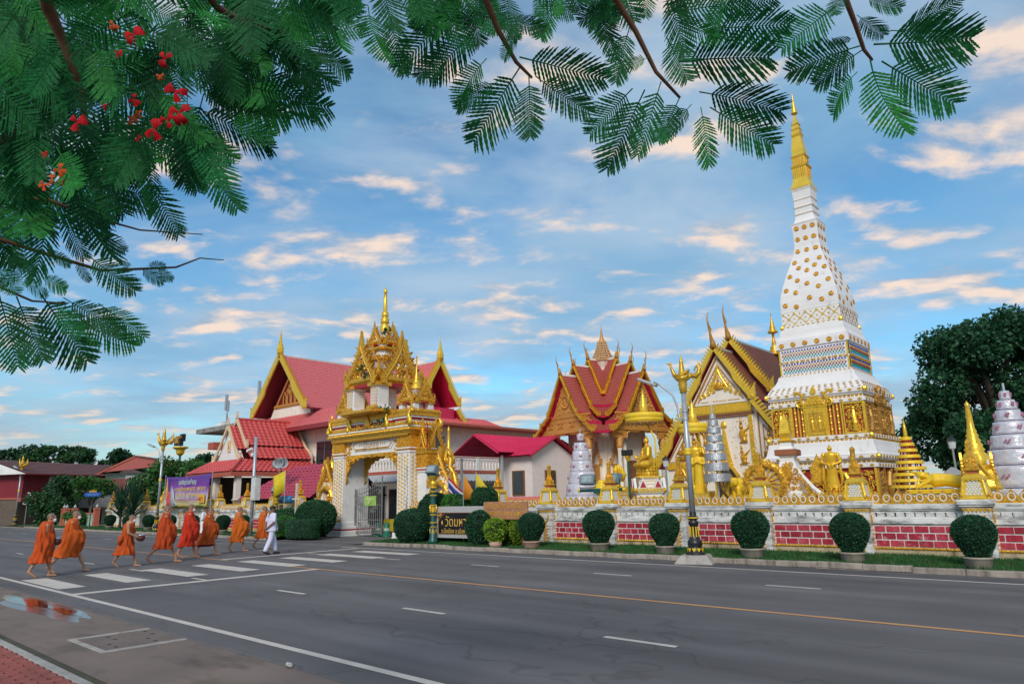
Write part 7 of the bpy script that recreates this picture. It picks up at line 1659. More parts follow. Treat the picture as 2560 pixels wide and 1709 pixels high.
o = MB().lathe([(.02,0),(.16,.12),(.14,.5),(.2,.7),(.12,1.0),(.05,1.35),(.01,1.5)], 10, (0,0,0), sy=.12).build('printed_statue', mat('banner_gold', (0.60,0.36,0.06)), bs, True, T(-2.9,-.10,2.05)); o = MB().lathe([(.16,0),(.18,.3),(.22,.6),(.12,.8),(.10,.95),(.02,1.05)], 10, (0,0,0), sy=.12).build('printed_pair', mat('banner_coral', (0.60,0.08,0.08)), bs, True, T(-2.55,-.13,1.62)); MB().lathe([(.15,0),(.16,.3),(.19,.55),(.10,.75),(.09,.9),(.02,1.0)], 10, (0,0,0), sy=.12).build('printed_pair', mat('banner_coral', (0.60,0.08,0.08)), bs, True, T(-2.25,-.13,1.64))
for x in (-3.6,3.5): MB().tube([(x,.05,0),(x,.05,3.75)], .03, 6).build('pole', STEEL, BN)
# black name board with gold lettering
NB = thing('name_board', 'black granite name board with gold Thai lettering in a grey frame', 'sign', (-19.5,18.35,.1), R(3))
MB().box(-1.35,1.35,-.02,.14,.22,1.38).build('frame', mat('grey_granite', (0.42,0.41,0.42), rough=.4, var=.12, scale=30), NB, bevel=.012)
pnl = MB().box(-1.14,1.14,-.035,-.021,.36,1.16).build('panel', mat('black_granite', (0.012,0.014,0.018), rough=.15, var=.2), NB)
BG2 = mat('gold_leaf', (0.80,0.50,0.10), rough=.35, metal=.4)
text('name_lettering', 'วัดมหาธาตุ', .50, BG2, pnl, T(.12,-.042,.80), .006, 1.75); text('address_lettering', 'ต.ในเมือง อ.เมือง จ.นครพนม', .22, BG2, pnl, T(.08,-.042,.47), .005, 2.05)
b = MB()
for sx in (-1,1): spiral(b, sx*1.04, 1.07, .08, -.04, 1.4, R(45), sx, .02, 12, 5); b.tube([(sx*1.12,-.04,.85),(sx*1.0,-.04,.98),(sx*.8,-.04,1.12)], .012, 5)
b.tube([(-1.13,-.04,.37),(1.13,-.04,.37),(1.13,-.04,1.15),(-1.13,-.04,1.15),(-1.13,-.04,.37)], .010, 4); b.build('gold_border', GOLDO, pnl)
MB().lathe([(.005,0),(.05,.05),(.045,.1),(.005,.2)], 8, (0,0,0), sy=.3).build('flame_emblem', BG2, pnl, True, T(-.92,-.045,.68))
# wooden board
WB = thing('wooden_board', 'carved brown wooden board with gold lettering on posts', 'sign', (-16.98,18.15,.1), R(4))
CWD = mat('carved_wood', (0.40,0.19,0.09), rough=.65, var=.25, scale=9, bump=.25, bscale=22)
for z0, z1 in ((.92,1.24),(1.245,1.53)): MB().box(-.98,1.0,-.04,.04,z0,z1).build('plank', CWD, WB, bevel=.015)
for x in (-.72,.72): MB().tube([(x,.07,0),(x,.07,1.4)], .06, 8).build('post', WOOD, WB)
GW = mat('gilt_letters', (0.52,0.27,0.05)); text('lettering', 'ขอเชิญสักการะพระธาตุ', .24, GW, WB, T(.02,-.045,1.39), .006, 1.7); text('lettering', 'นครพนม', .24, GW, WB, T(0,-.045,1.12), .006, .85)
for x in (-.58,.6): o = MB().lathe([(.085,0),(.085,.012)], 16, M=T(x,-.045,1.12,0,1,R(90))).build('medallion', GOLD, WB)
# blue street sign, round white sign, green walls and posts on the left
t = thing('street_sign', 'blue street name sign with gilded crest on a black post', 'sign', (-60.9,18.3,.05), R(35)); MB().lathe([(.16,0),(.10,.12),(.05,.3),(.035,.5),(.03,2.45)], 10).build('post', BLACKM, t, True)
s_ = MB().prism([(-.75,2.6),(-.62,2.45),(.62,2.45),(.75,2.6),(.62,2.78),(-.62,2.78)], -.03, .03).build('plate', mat('sign_blue', (0.01,0.06,0.30), rough=.4), t); text('lettering', 'ถนนสุนทรวิจิตร', .16, mat('sign_pale', (0.25,0.45,0.75)), s_, T(0,-.034,2.61), .003, 1.0)
for k in range(7): MB().prism(flame(.22-.02*abs(k-3),.09), -.02, .02, T(-.27+k*.09,0,2.78)).build('crest', GOLD, t)
t = thing('round_sign', 'round white sign disc hanging among the shrubs at the far left', 'sign', (-83.0,19.1,.05), R(38)); MB().tube([(0,.1,0),(0,.1,2.3)], .04, 8).build('post', STEEL, t); d_ = MB().lathe([(.62,0),(.62,.06)], 28, M=T(0,-.02,2.62,0,1,R(90))).build('disc', WHITE, t); text('lettering', 'ห้องพัก', .22, mat('sign_grey', (0.3,0.35,0.42)), d_, T(0,-.085,2.6), .003)
gw = thing('green_garden_wall', 'pale green garden wall with pierced blocks and orange posts', 'wall', (-71,19.9,0), R(0)); PG = mat('mint_wall', (0.32,0.50,0.38), rough=.8, var=.12)
MB().box(-6.8,-2.9,0,.15,0,1.1).box(-1.9,6.0,0,.15,0,.75).build('wall', PG, gw); MB().box(-1.9,6.0,-.03,.18,1.14,1.24).box(-6.8,-2.9,-.03,.18,1.1,1.2).build('coping', mat('salmon_coping', (0.50,0.20,0.14)), gw)
blk = None
for r_ in range(2):
    for k in range(26):
        if blk is None:
            b = MB(); 
            for q in ((-.14,-.10,0,.19),(.10,.14,0,.19),(-.10,.10,0,.03),(-.10,.10,.16,.19)): b.box(q[0],q[1],.02,.13,q[2],q[3])
            b.box(-.03,.03,.03,.12,.03,.16); b.box(-.10,-.03,.03,.12,.08,.11).box(.03,.10,.03,.12,.08,.11); blk = o = b.build('pierced_block', PG, gw)
        else: o = inst(blk, 'pierced_block', gw)
        o.location = (-1.72+k*.3,0,.75+r_*.195)
for x in (-2.75,-2.0,.3,6.0):
    p = MB().sq([(.20,0),(.20,1.5),(.24,1.52),(.24,1.6),(.16,1.64)], (x,.07,0)).build('gate_post', mat('orange_post', (0.46,0.13,0.08), var=.15), gw); MB().lathe([(.05,1.64),(.13,1.72),(.10,1.84),(.03,1.92),(.01,2.0)], 10, (x,.07,0)).build('post_finial', GREYP, p, True)
MB().box(-2.55,-2.2,.03,.08,.1,1.4).build('gate_panel', TERRA, gw)
o = MB().box(-6,6,0,.2,0,1.0).build('white_wall', WHITE, None, False, T(-93,19.0,0)); tag(o, 'low white wall at the far left edge beside the verge', 'wall')
# gilded statue on the left wall corner
t = thing('seated_guardian', 'gilded seated statue on a pedestal by the left wall corner', 'statue', (-53.2,20.6,0), R(25)); redented_plinth(t, .5, 0, 1.5); seated().build('figure', GOLD, t, True, T(0,0,1.5,0,1.35), remesh=.018)
MB().prism(petal(1.5,1.2), .3, .38, T(0,0,1.6), .15).build('halo', GOLD, t)
# clipped shrubs
def shrub(label, loc, prof, n, size, m, seed, scale=1.0, cat='shrub', sxy=(1,1), group=None):
    t = thing('clipped_shrub', label, cat, loc, 0, group); core_of(prof, .95).build('core', TOPC, t, True); leafy('foliage', ball_shape(prof, .06, seed), n, size, m, t, seed, .35); t.scale = (scale*sxy[0], scale*sxy[1], scale); return t
BALL = [(.05,.02),(.35,.05),(.62,.25),(.78,.55),(.80,.85),(.68,1.15),(.42,1.35),(.05,1.42)]; EGG = [(.05,0),(.22,.04),(.34,.25),(.42,.5),(.42,.7),(.33,.9),(.18,1.0),(.02,1.04)]; BOX_ = [(.05,0),(.9,.02),(.98,.12),(1.0,.75),(.92,.9),(.05,.94)]
shrub('large round clipped topiary beside the thin steel post', (-21.85,18.0,.1), BALL, 7500, .065, TOP, 21, .92, 'topiary'); shrub('tall dark topiary ball behind the large one, by the gilded pole', (-21.55,18.9,.1), [(r*.95,z*1.42) for r,z in BALL], 7000, .065, TOP, 22, .95, 'topiary'); shrub('small bright green shrub peeking left of the large topiary', (-23.0,18.8,.1), EGG, 2200, .06, BUSHL, 23, 1.15)
shrub('bright green rounded bush below the Thai flag', (-20.55,19.15,.1), [(r*.8,z*1.22) for r,z in BALL], 4500, .08, BUSHL, 24, 1.1); shrub('dark curly topiary below the yellow pennant', (-19.1,19.25,.1), [(.05,0),(.08,.3),(.10,1.15),(.38,1.3),(.52,1.55),(.48,1.85),(.3,2.05),(.03,2.1)], 4500, .06, HEDGE, 25, 1.0, 'topiary')
shrub('egg-shaped dark topiary hiding the end of the name board', (-18.05,17.95,.1), EGG, 5200, .055, TOP, 26, 1.18, 'topiary'); shrub('small yellow-green potted shrub below the wooden board', (-17.1,17.75,.28), [(r*.75,z*.62) for r,z in EGG], 1800, .07, YELL, 27, 1.2); MB_ = MB().lathe([(.16,0),(.2,.02),(.24,.2),(.22,.2),(.2,.16),(.01,.16)], 14).build('shrub_pot', POT2, None, True, T(-17.1,17.75,.1)); tag(MB_, 'small clay pot under the yellow-green shrub', 'pot')
shrub('yellow-green bush under the left end of the wooden board', (-17.3,18.55,.1), [(r*.9,z*.85) for r,z in EGG], 1800, .08, YELL, 28, 1.1); shrub('yellow-green bush under the middle of the wooden board', (-16.55,18.5,.1), [(r*.9,z*.9) for r,z in EGG], 1800, .08, YELL, 29, 1.1)
for i, (x, s, lab) in enumerate(((-57.3,0.70,'round dark topiary at the far left end of the verge, before the palms'),(-53.7,0.66,'round dark topiary second from the left end of the verge'),(-50.0,0.70,'dark cone topiary beside the left swan lamp'),(-46.6,0.70,'dark topiary under the purple banner'),(-43.2,0.70,'dark topiary just right of the purple banner'),(-39.2,0.70,'dark topiary left of the camera pole, behind the monks'),(-36.9,0.70,'dark topiary right beside the camera pole'))):
    d_ = dup(tp0, (x,18.55,.1), i*1.1, lab, s)
shrub('big round dark hedge ball left of the gate', (-30.6,19.1,.1), [(r*1.25,z*1.22) for r,z in BALL], 7500, .075, HEDGE, 31, 1.0, 'hedge'); shrub('low box hedge running up to the gate pier', (-30.5,18.35,.1), BOX_, 7000, .065, HEDGE, 32, .92, 'hedge', (1.35,.6)); shrub('small bright round shrub left of the box hedge', (-32.1,18.3,.1), [(r*.6,z*.62) for r,z in BALL], 3000, .055, BUSHL, 33, 1.15); shrub('dark hedge clump behind the man in white', (-32.9,19.0,.1), [(r*1.1,z*.95) for r,z in BALL], 5000, .075, HEDGE, 34, 1.0, 'hedge'); shrub('loose dark bush right of the camera pole by the wall', (-33.9,19.2,.1), [(r*.8,z*.9) for r,z in BALL], 3500, .08, HEDGE, 35, 1.0)
# cones and boxes inside the archway
for i, x in enumerate((-28.9,-28.2)):
    t = thing('traffic_bollard', ('green plastic bollard in the archway, the left one','green plastic bollard in the archway, the right one')[i], 'bollard', (x,21.6,0), 0, 'green bollards in the archway'); MB().lathe([(.24,0),(.24,.06),(.17,.08),(.13,.6),(.12,.66),(.02,.7)], 14).build('cone', mat('bollard_green', (0.01,0.14,0.08), rough=.45), t, True); MB().lathe([(.162,.3),(.155,.42)], 14).build('band', mat('pale_band', (0.4,0.5,0.4)), t)
t = thing('offering_table', 'small table under a yellow cloth behind the iron gate', 'table', (-29.2,23.0,0)); MB().box(-.6,.6,-.35,.35,.75,.8).build('top', WOOD, t); MB().box(-.62,.62,-.37,-.36,.2,.8).build('cloth', FY, t)
for x in (-.5,.5): MB().box(x-.03,x+.03,-.3,-.24,0,.75).build('leg', WOOD, t)
o = MB().sq([(1.9,0),(1.9,.18)],asp=.3).build('step', COURT, None, False, T(-28.4,23.6,0)); struct(o)
# ------------------------------------------------------------------ people
SKIN = mat('skin', (0.42,0.21,0.125), rough=.55, var=.10, scale=9); SKIND = mat('skin_dark', (0.22,0.105,0.06), rough=.55, var=.10, scale=9)
ROBES = [mat('robe_%d' % i, c, rough=.8, var=.16, scale=6, trans=.08) for i, c in enumerate(((0.54,0.070,0.003),(0.56,0.092,0.003),(0.50,0.072,0.004),(0.48,0.055,0.003),(0.56,0.028,0.004),(0.50,0.078,0.004),(0.62,0.125,0.004),(0.60,0.110,0.004)))]
MASKW = mat('mask_white', (0.72,0.74,0.78), var=.04); MASKB = mat('mask_black', (0.02,0.02,0.025)); HAIR = mat('short_hair', (0.015,0.012,0.010), rough=.6); STUB = mat('shaven_scalp', (0.20,0.12,0.09), rough=.6, var=.1)
def head(b, c, r=.098, tilt=0.0):
    x, y, z = c
    b.ell((x,y+.012,z+.02),(r*.80,r*.98,r*1.02)); b.ell((x,y-.025,z-.045),(r*.62,r*.66,r*.72)); b.ell((x,y-r*1.0,z-.012),(.014,.020,.024)); b.ell((x,y-r*.86,z-.062),(.024,.014,.010)); b.ell((x,y-r*.78,z-.10),(.026,.022,.018))
    for s in (-1,1): b.ell((x+s*r*.84,y+.018,z-.012),(.012,.022,.034)); b.ell((x+s*.033,y-r*.86,z+.018),(.018,.012,.010)); b.ell((x+s*.035,y-r*.90,z+.040),(.024,.010,.007))
    b.cap((x,y+.03,z-.07),(x,y+.035,z-.19),.050,.058,10)
def hand(b, p, d, side, curl=.6):
    """palm with five fingers; d = pointing direction"""
    p = Vector(p); d = Vector(d).normalized(); s = d.cross(Vector((0,0,1)));  s = s.normalized() if s.length > .1 else Vector((1,0,0)); n = s.cross(d)
    b.cap(p, p+d*.055, .026, .030, 8)
    for k, l_ in enumerate((.052,.062,.066,.056)):
        q = p+d*.075+s*(k-1.5)*.017; m_ = q+d*l_*.55-n*.012*curl; e = m_+(d*(1-curl)*.6-n*curl).normalized()*l_*.5; b.cap(q, m_, .0092, .0088, 6); b.cap(m_, e, .0088, .0075, 6)
    q = p+d*.02+s*side*.03; b.cap(q, q+(d*.5+s*side*.7-n*.3).normalized()*.045, .0105, .0085, 6)
def legs(b, stride, hip=.86, kneef=.0, lift=.0):
    """front leg forward (-y) and back leg; heel of the back foot lifted"""
    for s, f in ((1,-stride*.5),(-1,stride*.5)):
        hp = Vector((s*.085,0,hip)); an = Vector((s*.07,f,.085 if f < 0 else .10+lift)); kn = hp.lerp(an,.48)+Vector((0,-.05 if f < 0 else -.07,0))
        b.cap(hp, kn, .085, .062, 10); b.cap(kn, an+Vector((0,.0,.06)), .056, .038, 10); b.cap(an+Vector((0,0,.06)), an, .038, .036, 8)
        if f < 0: b.cap(an+Vector((0,.02,-.045)), an+Vector((s*.012,-.13,-.055)), .036, .030, 8); fx = an+Vector((s*.012,-.165,-.062)); dr = Vector((0,-1,0))
        else: b.cap(an+Vector((0,.03,.0)), an+Vector((s*.01,-.12,-.075-lift*.8)), .036, .030, 8); fx = an+Vector((s*.01,-.155,-.092-lift*.8)); dr = Vector((0,-1,-.1))
        for k in range(5): b.cap(fx+Vector(((k-2)*.014,.012*abs(k-1.5)*.6,0)), fx+Vector(((k-2)*.014,.012*abs(k-1.5)*.6,0))+dr*.022, .011 if k else .012, .009, 6)
def robe_loft(prof, seed, folds=1.0, n=64):
    """prof: (z, half width x, front extent -y, back extent +y, x shift)"""
    zs = [p[0] for p in prof]; rings = []; m_ = 46
    for i in range(m_+1):
        z = zs[0]+(zs[-1]-zs[0])*i/m_
        for a, c in zip(prof, prof[1:]):
            if a[0] >= z >= c[0]: k = (a[0]-z)/(a[0]-c[0]); k = k*k*(3-2*k); rx, fy, by, sx = [a[q]+(c[q]-a[q])*k for q in (1,2,3,4)]; break
        ring = []; t = i/m_
        for j in range(n):
            th = 2*PI*j/n; cx, sy = math.cos(th), math.sin(th); ry = by if sy > 0 else fy
            amp = folds*min(1, t*3)*(.020+.018*t)
            d = amp*(1.5*(1-abs(math.sin(th*3.5+z*5.5+seed)))+1.1*(1-abs(math.sin(th*5.5-z*4+seed*2)))+.45*math.sin(th*9+z*5+seed*3)-.9)+.03*t*folds*noise.noise((cx*2.2,sy*2.2+seed,z*3))
            ring.append((sx+cx*(rx+d), sy*(ry+d), z+.012*math.sin(th*5+seed)*t))
        rings.append(ring)
    return MB().loft(rings, True, False)
def person(label, loc, phi, h, group=None):
    t = thing('person', label, 'person', (loc[0],loc[1],0.0), PI-R(phi), group); t.scale = (h,h,h); return t
def monk(label, loc, phi, h, robe, seed, bulge=.34, stride=.62, hem=.36, back=.30, bent=0.0, mask=False, hemback=None, redhem=False):
    """robed monk of unit height factor; the robe covers shoulders and arms, feet bare"""
    t = person(label, loc, phi, h, 'monks walking in line over the crossing')
    b = MB(); hd = (0,-.05-bent*.5,1.53-bent*.12); head(b, hd); b.cap((0,-.02-bent*.35,1.33-bent*.08),(0,0,.95),.13,.13,10); legs(b, stride, .86, 0, .06)
    for s in (-1,1): b.cap((s*.155,-.02-bent*.3,1.34-bent*.07),(s*.17,-.04,1.06),.050,.042,8); b.cap((s*.17,-.04,1.06),(s*.06,-bulge*.42,1.0),.040,.030,8); hand(b, (s*.05,-bulge*.42,1.0), (-s*.4,-.5,0), s)
    b.build('body', SKIN, t, True, remesh=.011)
    prof = [(1.43-bent*.08,.06,.09+bent*.5,.05,0),(1.39-bent*.08,.15,.11+bent*.42,.08,0),(1.30,.205,.12+bent*.3,.115,0),(1.15,.215,.13+bulge*.12,.135,0),(1.02,.215,.12+bulge*.45,.14,0),(.86,.21,.11+bulge*.50,.15,0),(.68,.205,.11+bulge*.34,.155+back*.08,0),(.50,.20,.13+stride*.10,.16+back*.28,0),(hem,.205,.12+stride*.16,.15+back*.46,0)]
    r_ = robe_loft(prof, seed).build('robe', robe, t, True); q = r_.modifiers.new('s','SOLIDIFY'); q.thickness = .012; q.offset = 1
    fb = MB()     # hanging over-fold from the shoulder and the gathered edge along the forearm
    fb.tube([(.10,-.12-bent*.3,1.36),(.17,-.14-bent*.2,1.20),(.15,-.14-bulge*.30,1.06),(.12,-.12-bulge*.46,.92),(.10,-.12-bulge*.46,.72),(.08,-.12-bulge*.34,.52)], [.02,.03,.035,.04,.035,.02], 8)
    fb.tube([(.15,.05,1.36),(.205,.02,1.1),(.205,-.02,.8),(.195,.05,.52)], [.02,.03,.03,.015], 7); fb.build('robe_fold', robe, t, True)
    if redhem: MB().loft([[(math.cos(2*PI*j/24)*.2,math.sin(2*PI*j/24)*(.24+.05*stride)+.06,z) for j in range(24)] for z in (hem+.1,hem-.07)]).build('inner_hem', mat('maroon_underrobe', (0.16,0.012,0.02)), t, True)
    MB().ell((hd[0],hd[1]+.016,hd[2]+.034),(.082,.100,.092),16,10).build('shaven_scalp', STUB, t, True)
    if mask: MB().ell((hd[0],hd[1]-.066,hd[2]-.058),(.058,.048,.052),12,8).build('face_mask', MASKW, t, True)
    return t
G_ = 'monks walking in line over the crossing'
monk('monk in orange robe nearest the left edge, bowed head and white mask', (-21.98,5.55), 20, 1.0, ROBES[0], 1.1, .26, .42, .36, .16, .16, True)
monk('monk in orange robe second from the left, striding with arm wrapped forward', (-22.83,6.40), 28, 1.02, ROBES[1], 2.3, .44, .80, .40, .62, .12, True)
monk('tall monk in a full orange robe, fourth from the left', (-23.40,9.18), 24, 1.06, ROBES[3], 4.7, .42, .74, .40, .26, .02)
monk('tall monk in the reddest robe, fifth in the line', (-24.58,10.43), 26, 1.08, ROBES[4], 5.9, .38, .46, .36, .22, 0, True)
monk('monk in orange robe close behind the red-robed one, dark red hem', (-25.16,11.36), 32, 1.0, ROBES[5], 6.5, .46, .62, .38, .55, .06, redhem=True)
monk('monk in light orange robe with arm held far forward, before the camera pole', (-25.80,12.78), 34, 1.0, ROBES[6], 7.7, .58, .52, .36, .16, .02)
monk('monk in yellow-orange robe leading, half hidden by the man in white', (-26.30,14.05), 18, 1.0, ROBES[7], 8.3, .20, .62, .42, .20, .02)
# third monk: bare right arm, bowl in a bag
t = person('monk with one bare arm and shaven head, carrying a dark alms bowl', (-23.05,7.98), 36, .93, G_)
b = MB(); hd = (0,-.11,1.50); head(b, hd); b.cap((0,-.06,1.32),(0,0,.95),.15,.14,10); legs(b, .60, .86, 0, .06)
sh, el, wr = (.20,-.06,1.31), (.25,-.02,1.03), (.13,-.30,.90)
b.cap(sh, el, .062, .050, 10); b.cap(el, wr, .046, .032, 10); hand(b, wr, (-.3,-.8,-.2), 1, .75); b.cap((-.20,-.06,1.31),(-.23,-.10,1.06),.055,.045,8); b.cap((-.23,-.10,1.06),(-.08,-.34,.92),.042,.032,8); hand(b, (-.08,-.34,.92), (.4,-.7,-.2), -1, .75)
b.build('body', SKIN, t, True, remesh=.011)
q_ = robe_loft([(1.02,.20,.17,.16,0),(.9,.21,.17,.17,0),(.7,.22,.19,.21,0),(.5,.24,.24,.32,0),(.38,.25,.27,.40,0)], 3.1).build('lower_robe', ROBES[2], t, True); q_.modifiers.new('s','SOLIDIFY').thickness = .012
b = MB(); n = 40; rings = []
for i in range(22):
    k = i/21; z = 1.36-k*.44; ring = []
    for j in range(n):
        th = 2*PI*j/n; rx = .19+.03*math.sin(PI*k); x = math.cos(th)*(rx+.012*math.sin(th*7+z*18)); y = math.sin(th)*(.155+.02*k+.012*math.sin(th*6+z*14))-.045*(1-k); zz_ = z
        if x > .02 and k < .5: zz_ = z-.34*(1-k*2)*min(1,(x-.02)/.14)       # leaves the right shoulder bare
        ring.append((x,y,zz_))
    rings.append(ring)
q_ = b.loft(rings, True, False).build('upper_robe', ROBES[2], t, True); q_.modifiers.new('s','SOLIDIFY').thickness = .010
b = MB().tube([(-.15,-.12,1.37),(-.02,-.19,1.2),(.10,-.19,1.08),(.20,-.08,1.0)], [.02,.03,.03,.02], 7).tube([(-.21,.10,1.0),(-.24,.12,.86),(-.25,.16,.72)], [.06,.08,.03], 7); b.build('robe_fold', ROBES[2], t, True)
MB().tube([(.0,-.19,1.22),(.13,-.16,1.30),(.15,.02,1.32),(.05,.13,1.2)], .012, 6).build('bowl_strap', mat('dark_strap', (0.05,0.03,0.03)), t, True)
MB().ell((hd[0],hd[1]+.016,hd[2]+.034),(.082,.100,.092),16,10).build('shaven_scalp', STUB, t, True); MB().ell((hd[0],hd[1]-.066,hd[2]-.058),(.058,.048,.052),12,8).build('face_mask', MASKW, t, True)
def bowl(label, loc, s=1.0):
    t = thing('alms_bowl', label, 'bowl', loc); MB().lathe([(.06,0),(.12,.03),(.155,.11),(.15,.19),(.12,.22)], 20).build('bowl', mat('bowl_bag', (0.08,0.016,0.016), rough=.6, var=.3, scale=20), t, True); MB().lathe([(.125,.22),(.13,.235),(.09,.26),(.02,.275)], 18).build('lid', mat('steel_lid', (0.5,0.5,0.52), rough=.25, metal=.8), t, True); t.scale = (s,s,s); return t
def at_person(loc, phi, h, p):
    rz = PI-R(phi); return (loc[0]+h*(p[0]*math.cos(rz)-p[1]*math.sin(rz)), loc[1]+h*(p[0]*math.sin(rz)+p[1]*math.cos(rz)), h*p[2])
bowl('dark red alms bowl with steel lid held by the bare-armed monk', at_person((-23.05,7.98),36,.93,(.02,-.40,.78)), .78)
bowl('dark alms bowl peeping from the robe of the leftmost monk', at_person((-21.98,5.55),20,1.0,(.06,-.30,.80)), .72)
# man in white
WSH = mat('lavender_white_cloth', (0.62,0.62,0.80), rough=.8, var=.06); t = person('man in white shirt and trousers with black mask, hands behind his back', (-23.38,12.83), 2, .985)
b = MB(); hd = (0,-.02,1.56); head(b, hd); b.cap((0,0,1.36),(0,0,.98),.13,.13,10); legs(b, .46, .88, 0, .05)
for s in (-1,1): b.cap((s*.19,0,1.36),(s*.27,.06,1.10),.055,.045,9); b.cap((s*.27,.06,1.10),(s*.09,.20,.92),.042,.032,9); hand(b, (s*.08,.20,.92), (-s*.8,.1,-.3), s)
b.build('body', SKIND, t, True, remesh=.011)
b = MB(); n = 40
b.loft([[(math.cos(2*PI*j/n)*(rx+.008*math.sin(j*.9+z*30)), math.sin(2*PI*j/n)*(ry+.008*math.sin(j*1.3+z*22)), z) for j in range(n)] for z, rx, ry in ((1.455,.07,.06),(1.42,.15,.09),(1.36,.215,.115),(1.2,.215,.135),(1.02,.205,.14),(.86,.225,.16),(.80,.23,.165))], True, True)
for s in (-1,1): b.cap((s*.18,0,1.37),(s*.255,.045,1.17),.075,.072,10)
b.build('shirt', WSH, t, True, remesh=.012)
b = MB(); b.ell((0,0,.88),(.18,.14,.13))
for s, f in ((1,-.23),(-1,.23)):
    hp = Vector((s*.085,0,.86)); an = Vector((s*.07,f*.96,.16)); kn = hp.lerp(an,.48)+Vector((0,-.05,0)); b.cap(hp,kn,.105,.088,12); b.cap(kn,an,.088,.078,12)
b.build('trousers', WSH, t, True, remesh=.012)
for s, f in ((1,-.23),(-1,.23)): MB().cap((s*.075,f+.03,.045 if f < 0 else .10),(s*.085,f-.15,.035 if f < 0 else .03),.048,.044,10).build('sandal', mat('sandal_brown', (0.04,0.025,0.03)), t, True)
MB().ell((0,.0,1.61),(.088,.105,.085),16,10).build('hair', HAIR, t, True); MB().ell((0,-.085,1.50),(.060,.05,.052),12,8).build('face_mask', MASKB, t, True)
MB().tube([(.16,-.1,1.42),(.06,-.155,1.2),(-.05,-.17,1.0),(-.15,-.15,.84)], [.02,.03,.03,.03], 6, None, .4).build('shoulder_sash', WSH, t, True)
# person in white beyond the red-robed monk
t = person('person in white partly hidden behind the red-robed monk', (-33.6,15.0), 60, .97)
b = MB(); head(b, (0,-.02,1.56)); b.cap((0,0,1.36),(0,0,.98),.13,.13,10); legs(b, .5, .88, 0, .1)
for s in (-1,1): b.cap((s*.19,0,1.36),(s*.23,-.02,1.08),.055,.045,9); b.cap((s*.23,-.02,1.08),(s*.16,-.24,1.0),.042,.032,9); hand(b, (s*.16,-.24,1.0), (0,-1,0), s)
b.build('body', SKIND, t, True, remesh=.013)
b = MB().loft([[(math.cos(2*PI*j/24)*rx, math.sin(2*PI*j/24)*ry, z) for j in range(24)] for z, rx, ry in ((1.455,.07,.06),(1.36,.215,.115),(1.02,.205,.14),(.80,.23,.165),(.45,.24,.22))])
for s in (-1,1): b.cap((s*.18,0,1.37),(s*.225,-.01,1.12),.075,.072,10)
b.build('white_clothes', MASKW, t, True, remesh=.014); MB().ell((0,.0,1.61),(.088,.105,.085),16,10).build('hair', HAIR, t, True)
# ------------------------------------------------------------------ flame tree overhanging the camera
FT = thing('flame_tree', 'flame tree branches with feathery leaves and red blossoms hanging overhead', 'tree', (-6.5,-2.2,.07))
FL1 = mat('flame_leaf', (0.012,0.130,0.036), rough=.7, var=.25, scale=2.5, trans=.30, island=.35, spec=.2); FL2 = mat('flame_leaf_bright', (0.026,0.21,0.042), rough=.7, var=.25, scale=2.5, trans=.38, island=.35, spec=.2); FLD = mat('flame_leaf_dark', (0.008,0.085,0.026), rough=.7, var=.25, scale=2.5, trans=.22, island=.35, spec=.2)
TWIG = mat('twig_brown', (0.16,0.075,0.04), rough=.8, var=.25, scale=14)
def frond_mesh(name, seed, m, npair=19, droop=.12, wide=.36):
    """twice-pinnate leaf, unit length along +x, lying in the x-y plane, drooping towards -z"""
    g = random.Random(seed); b = MB(); bend = g.uniform(-.12,.12)
    def mid(t): return Vector((t, bend*t*t, -droop*t*t))
    b.tube([mid(i/8) for i in range(9)], [.010-.008*i/8 for i in range(9)], 4)
    for k in range(npair):
        t = .16+.82*k/(npair-1); p = mid(t); L_ = wide*(math.sin(PI*(.16+.76*(k/(npair-1))))**.7)*g.uniform(.9,1.08)
        for s in (-1,1):
            a = R(62-26*(k/(npair-1))+g.uniform(-4,4)); d = Vector((math.cos(a), s*math.sin(a), g.uniform(-.10,.02)-.05)).normalized(); nrm = Vector((0,0,1)); e = nrm.cross(d).normalized(); tw = g.uniform(-.25,.25); e = (e+nrm*tw).normalized()
            n = 9; w0 = .0180; prev = None
            for i in range(n+1):
                f = i/n; q = p+d*L_*f+Vector((0,0,-.14*L_*f*f)); w_ = w0*(math.sin(PI*min(.98,.10+.88*f))**.45)*(1.0 if i % 2 else .62)
                cur = (q-e*w_, q, q+e*w_)
                if prev:
                    k0 = len(b.v); b.v += [tuple(x) for x in (prev[0],prev[1],prev[2],cur[0],cur[1],cur[2])]; b.f += [(k0,k0+1,k0+4,k0+3),(k0+1,k0+2,k0+5,k0+4)]; b.mi += [0,0]
                prev = cur
    me = bpy.data.meshes.new(name); me.from_pydata(b.v, [], b.f); me.materials.append(m); return me
FM = [frond_mesh('leaf_%d' % i, 40+i, (FL1, FL1, FLD, FL2, FL1, FLD)[i], 19+i % 3, (.05,.22,.12,.3,.0,.18)[i], (.36,.33,.40,.34,.38,.35)[i]) for i in range(6)]
def cpt(x, y, d):
    """point seen at photograph position x, y at distance d along the lens axis (used once to set the twigs out in space)"""
    return Vector((0,0,1.8))+(rt*((x-1280)/1720)+up*((854.5-y)/1720)+fw)*d
BR = []
def branch(pts, r0, r1):
    P = [cpt(*p) for p in pts]; n = len(P); o = MB().tube(P, [r0+(r1-r0)*i/(n-1) for i in range(n)], 8).build('branch', TWIG, None, True); o.parent = FT; o.matrix_parent_inverse = Matrix.Translation((-6.5,-2.2,.07)).inverted(); BR.append(o)
FD = bpy.data.meshes
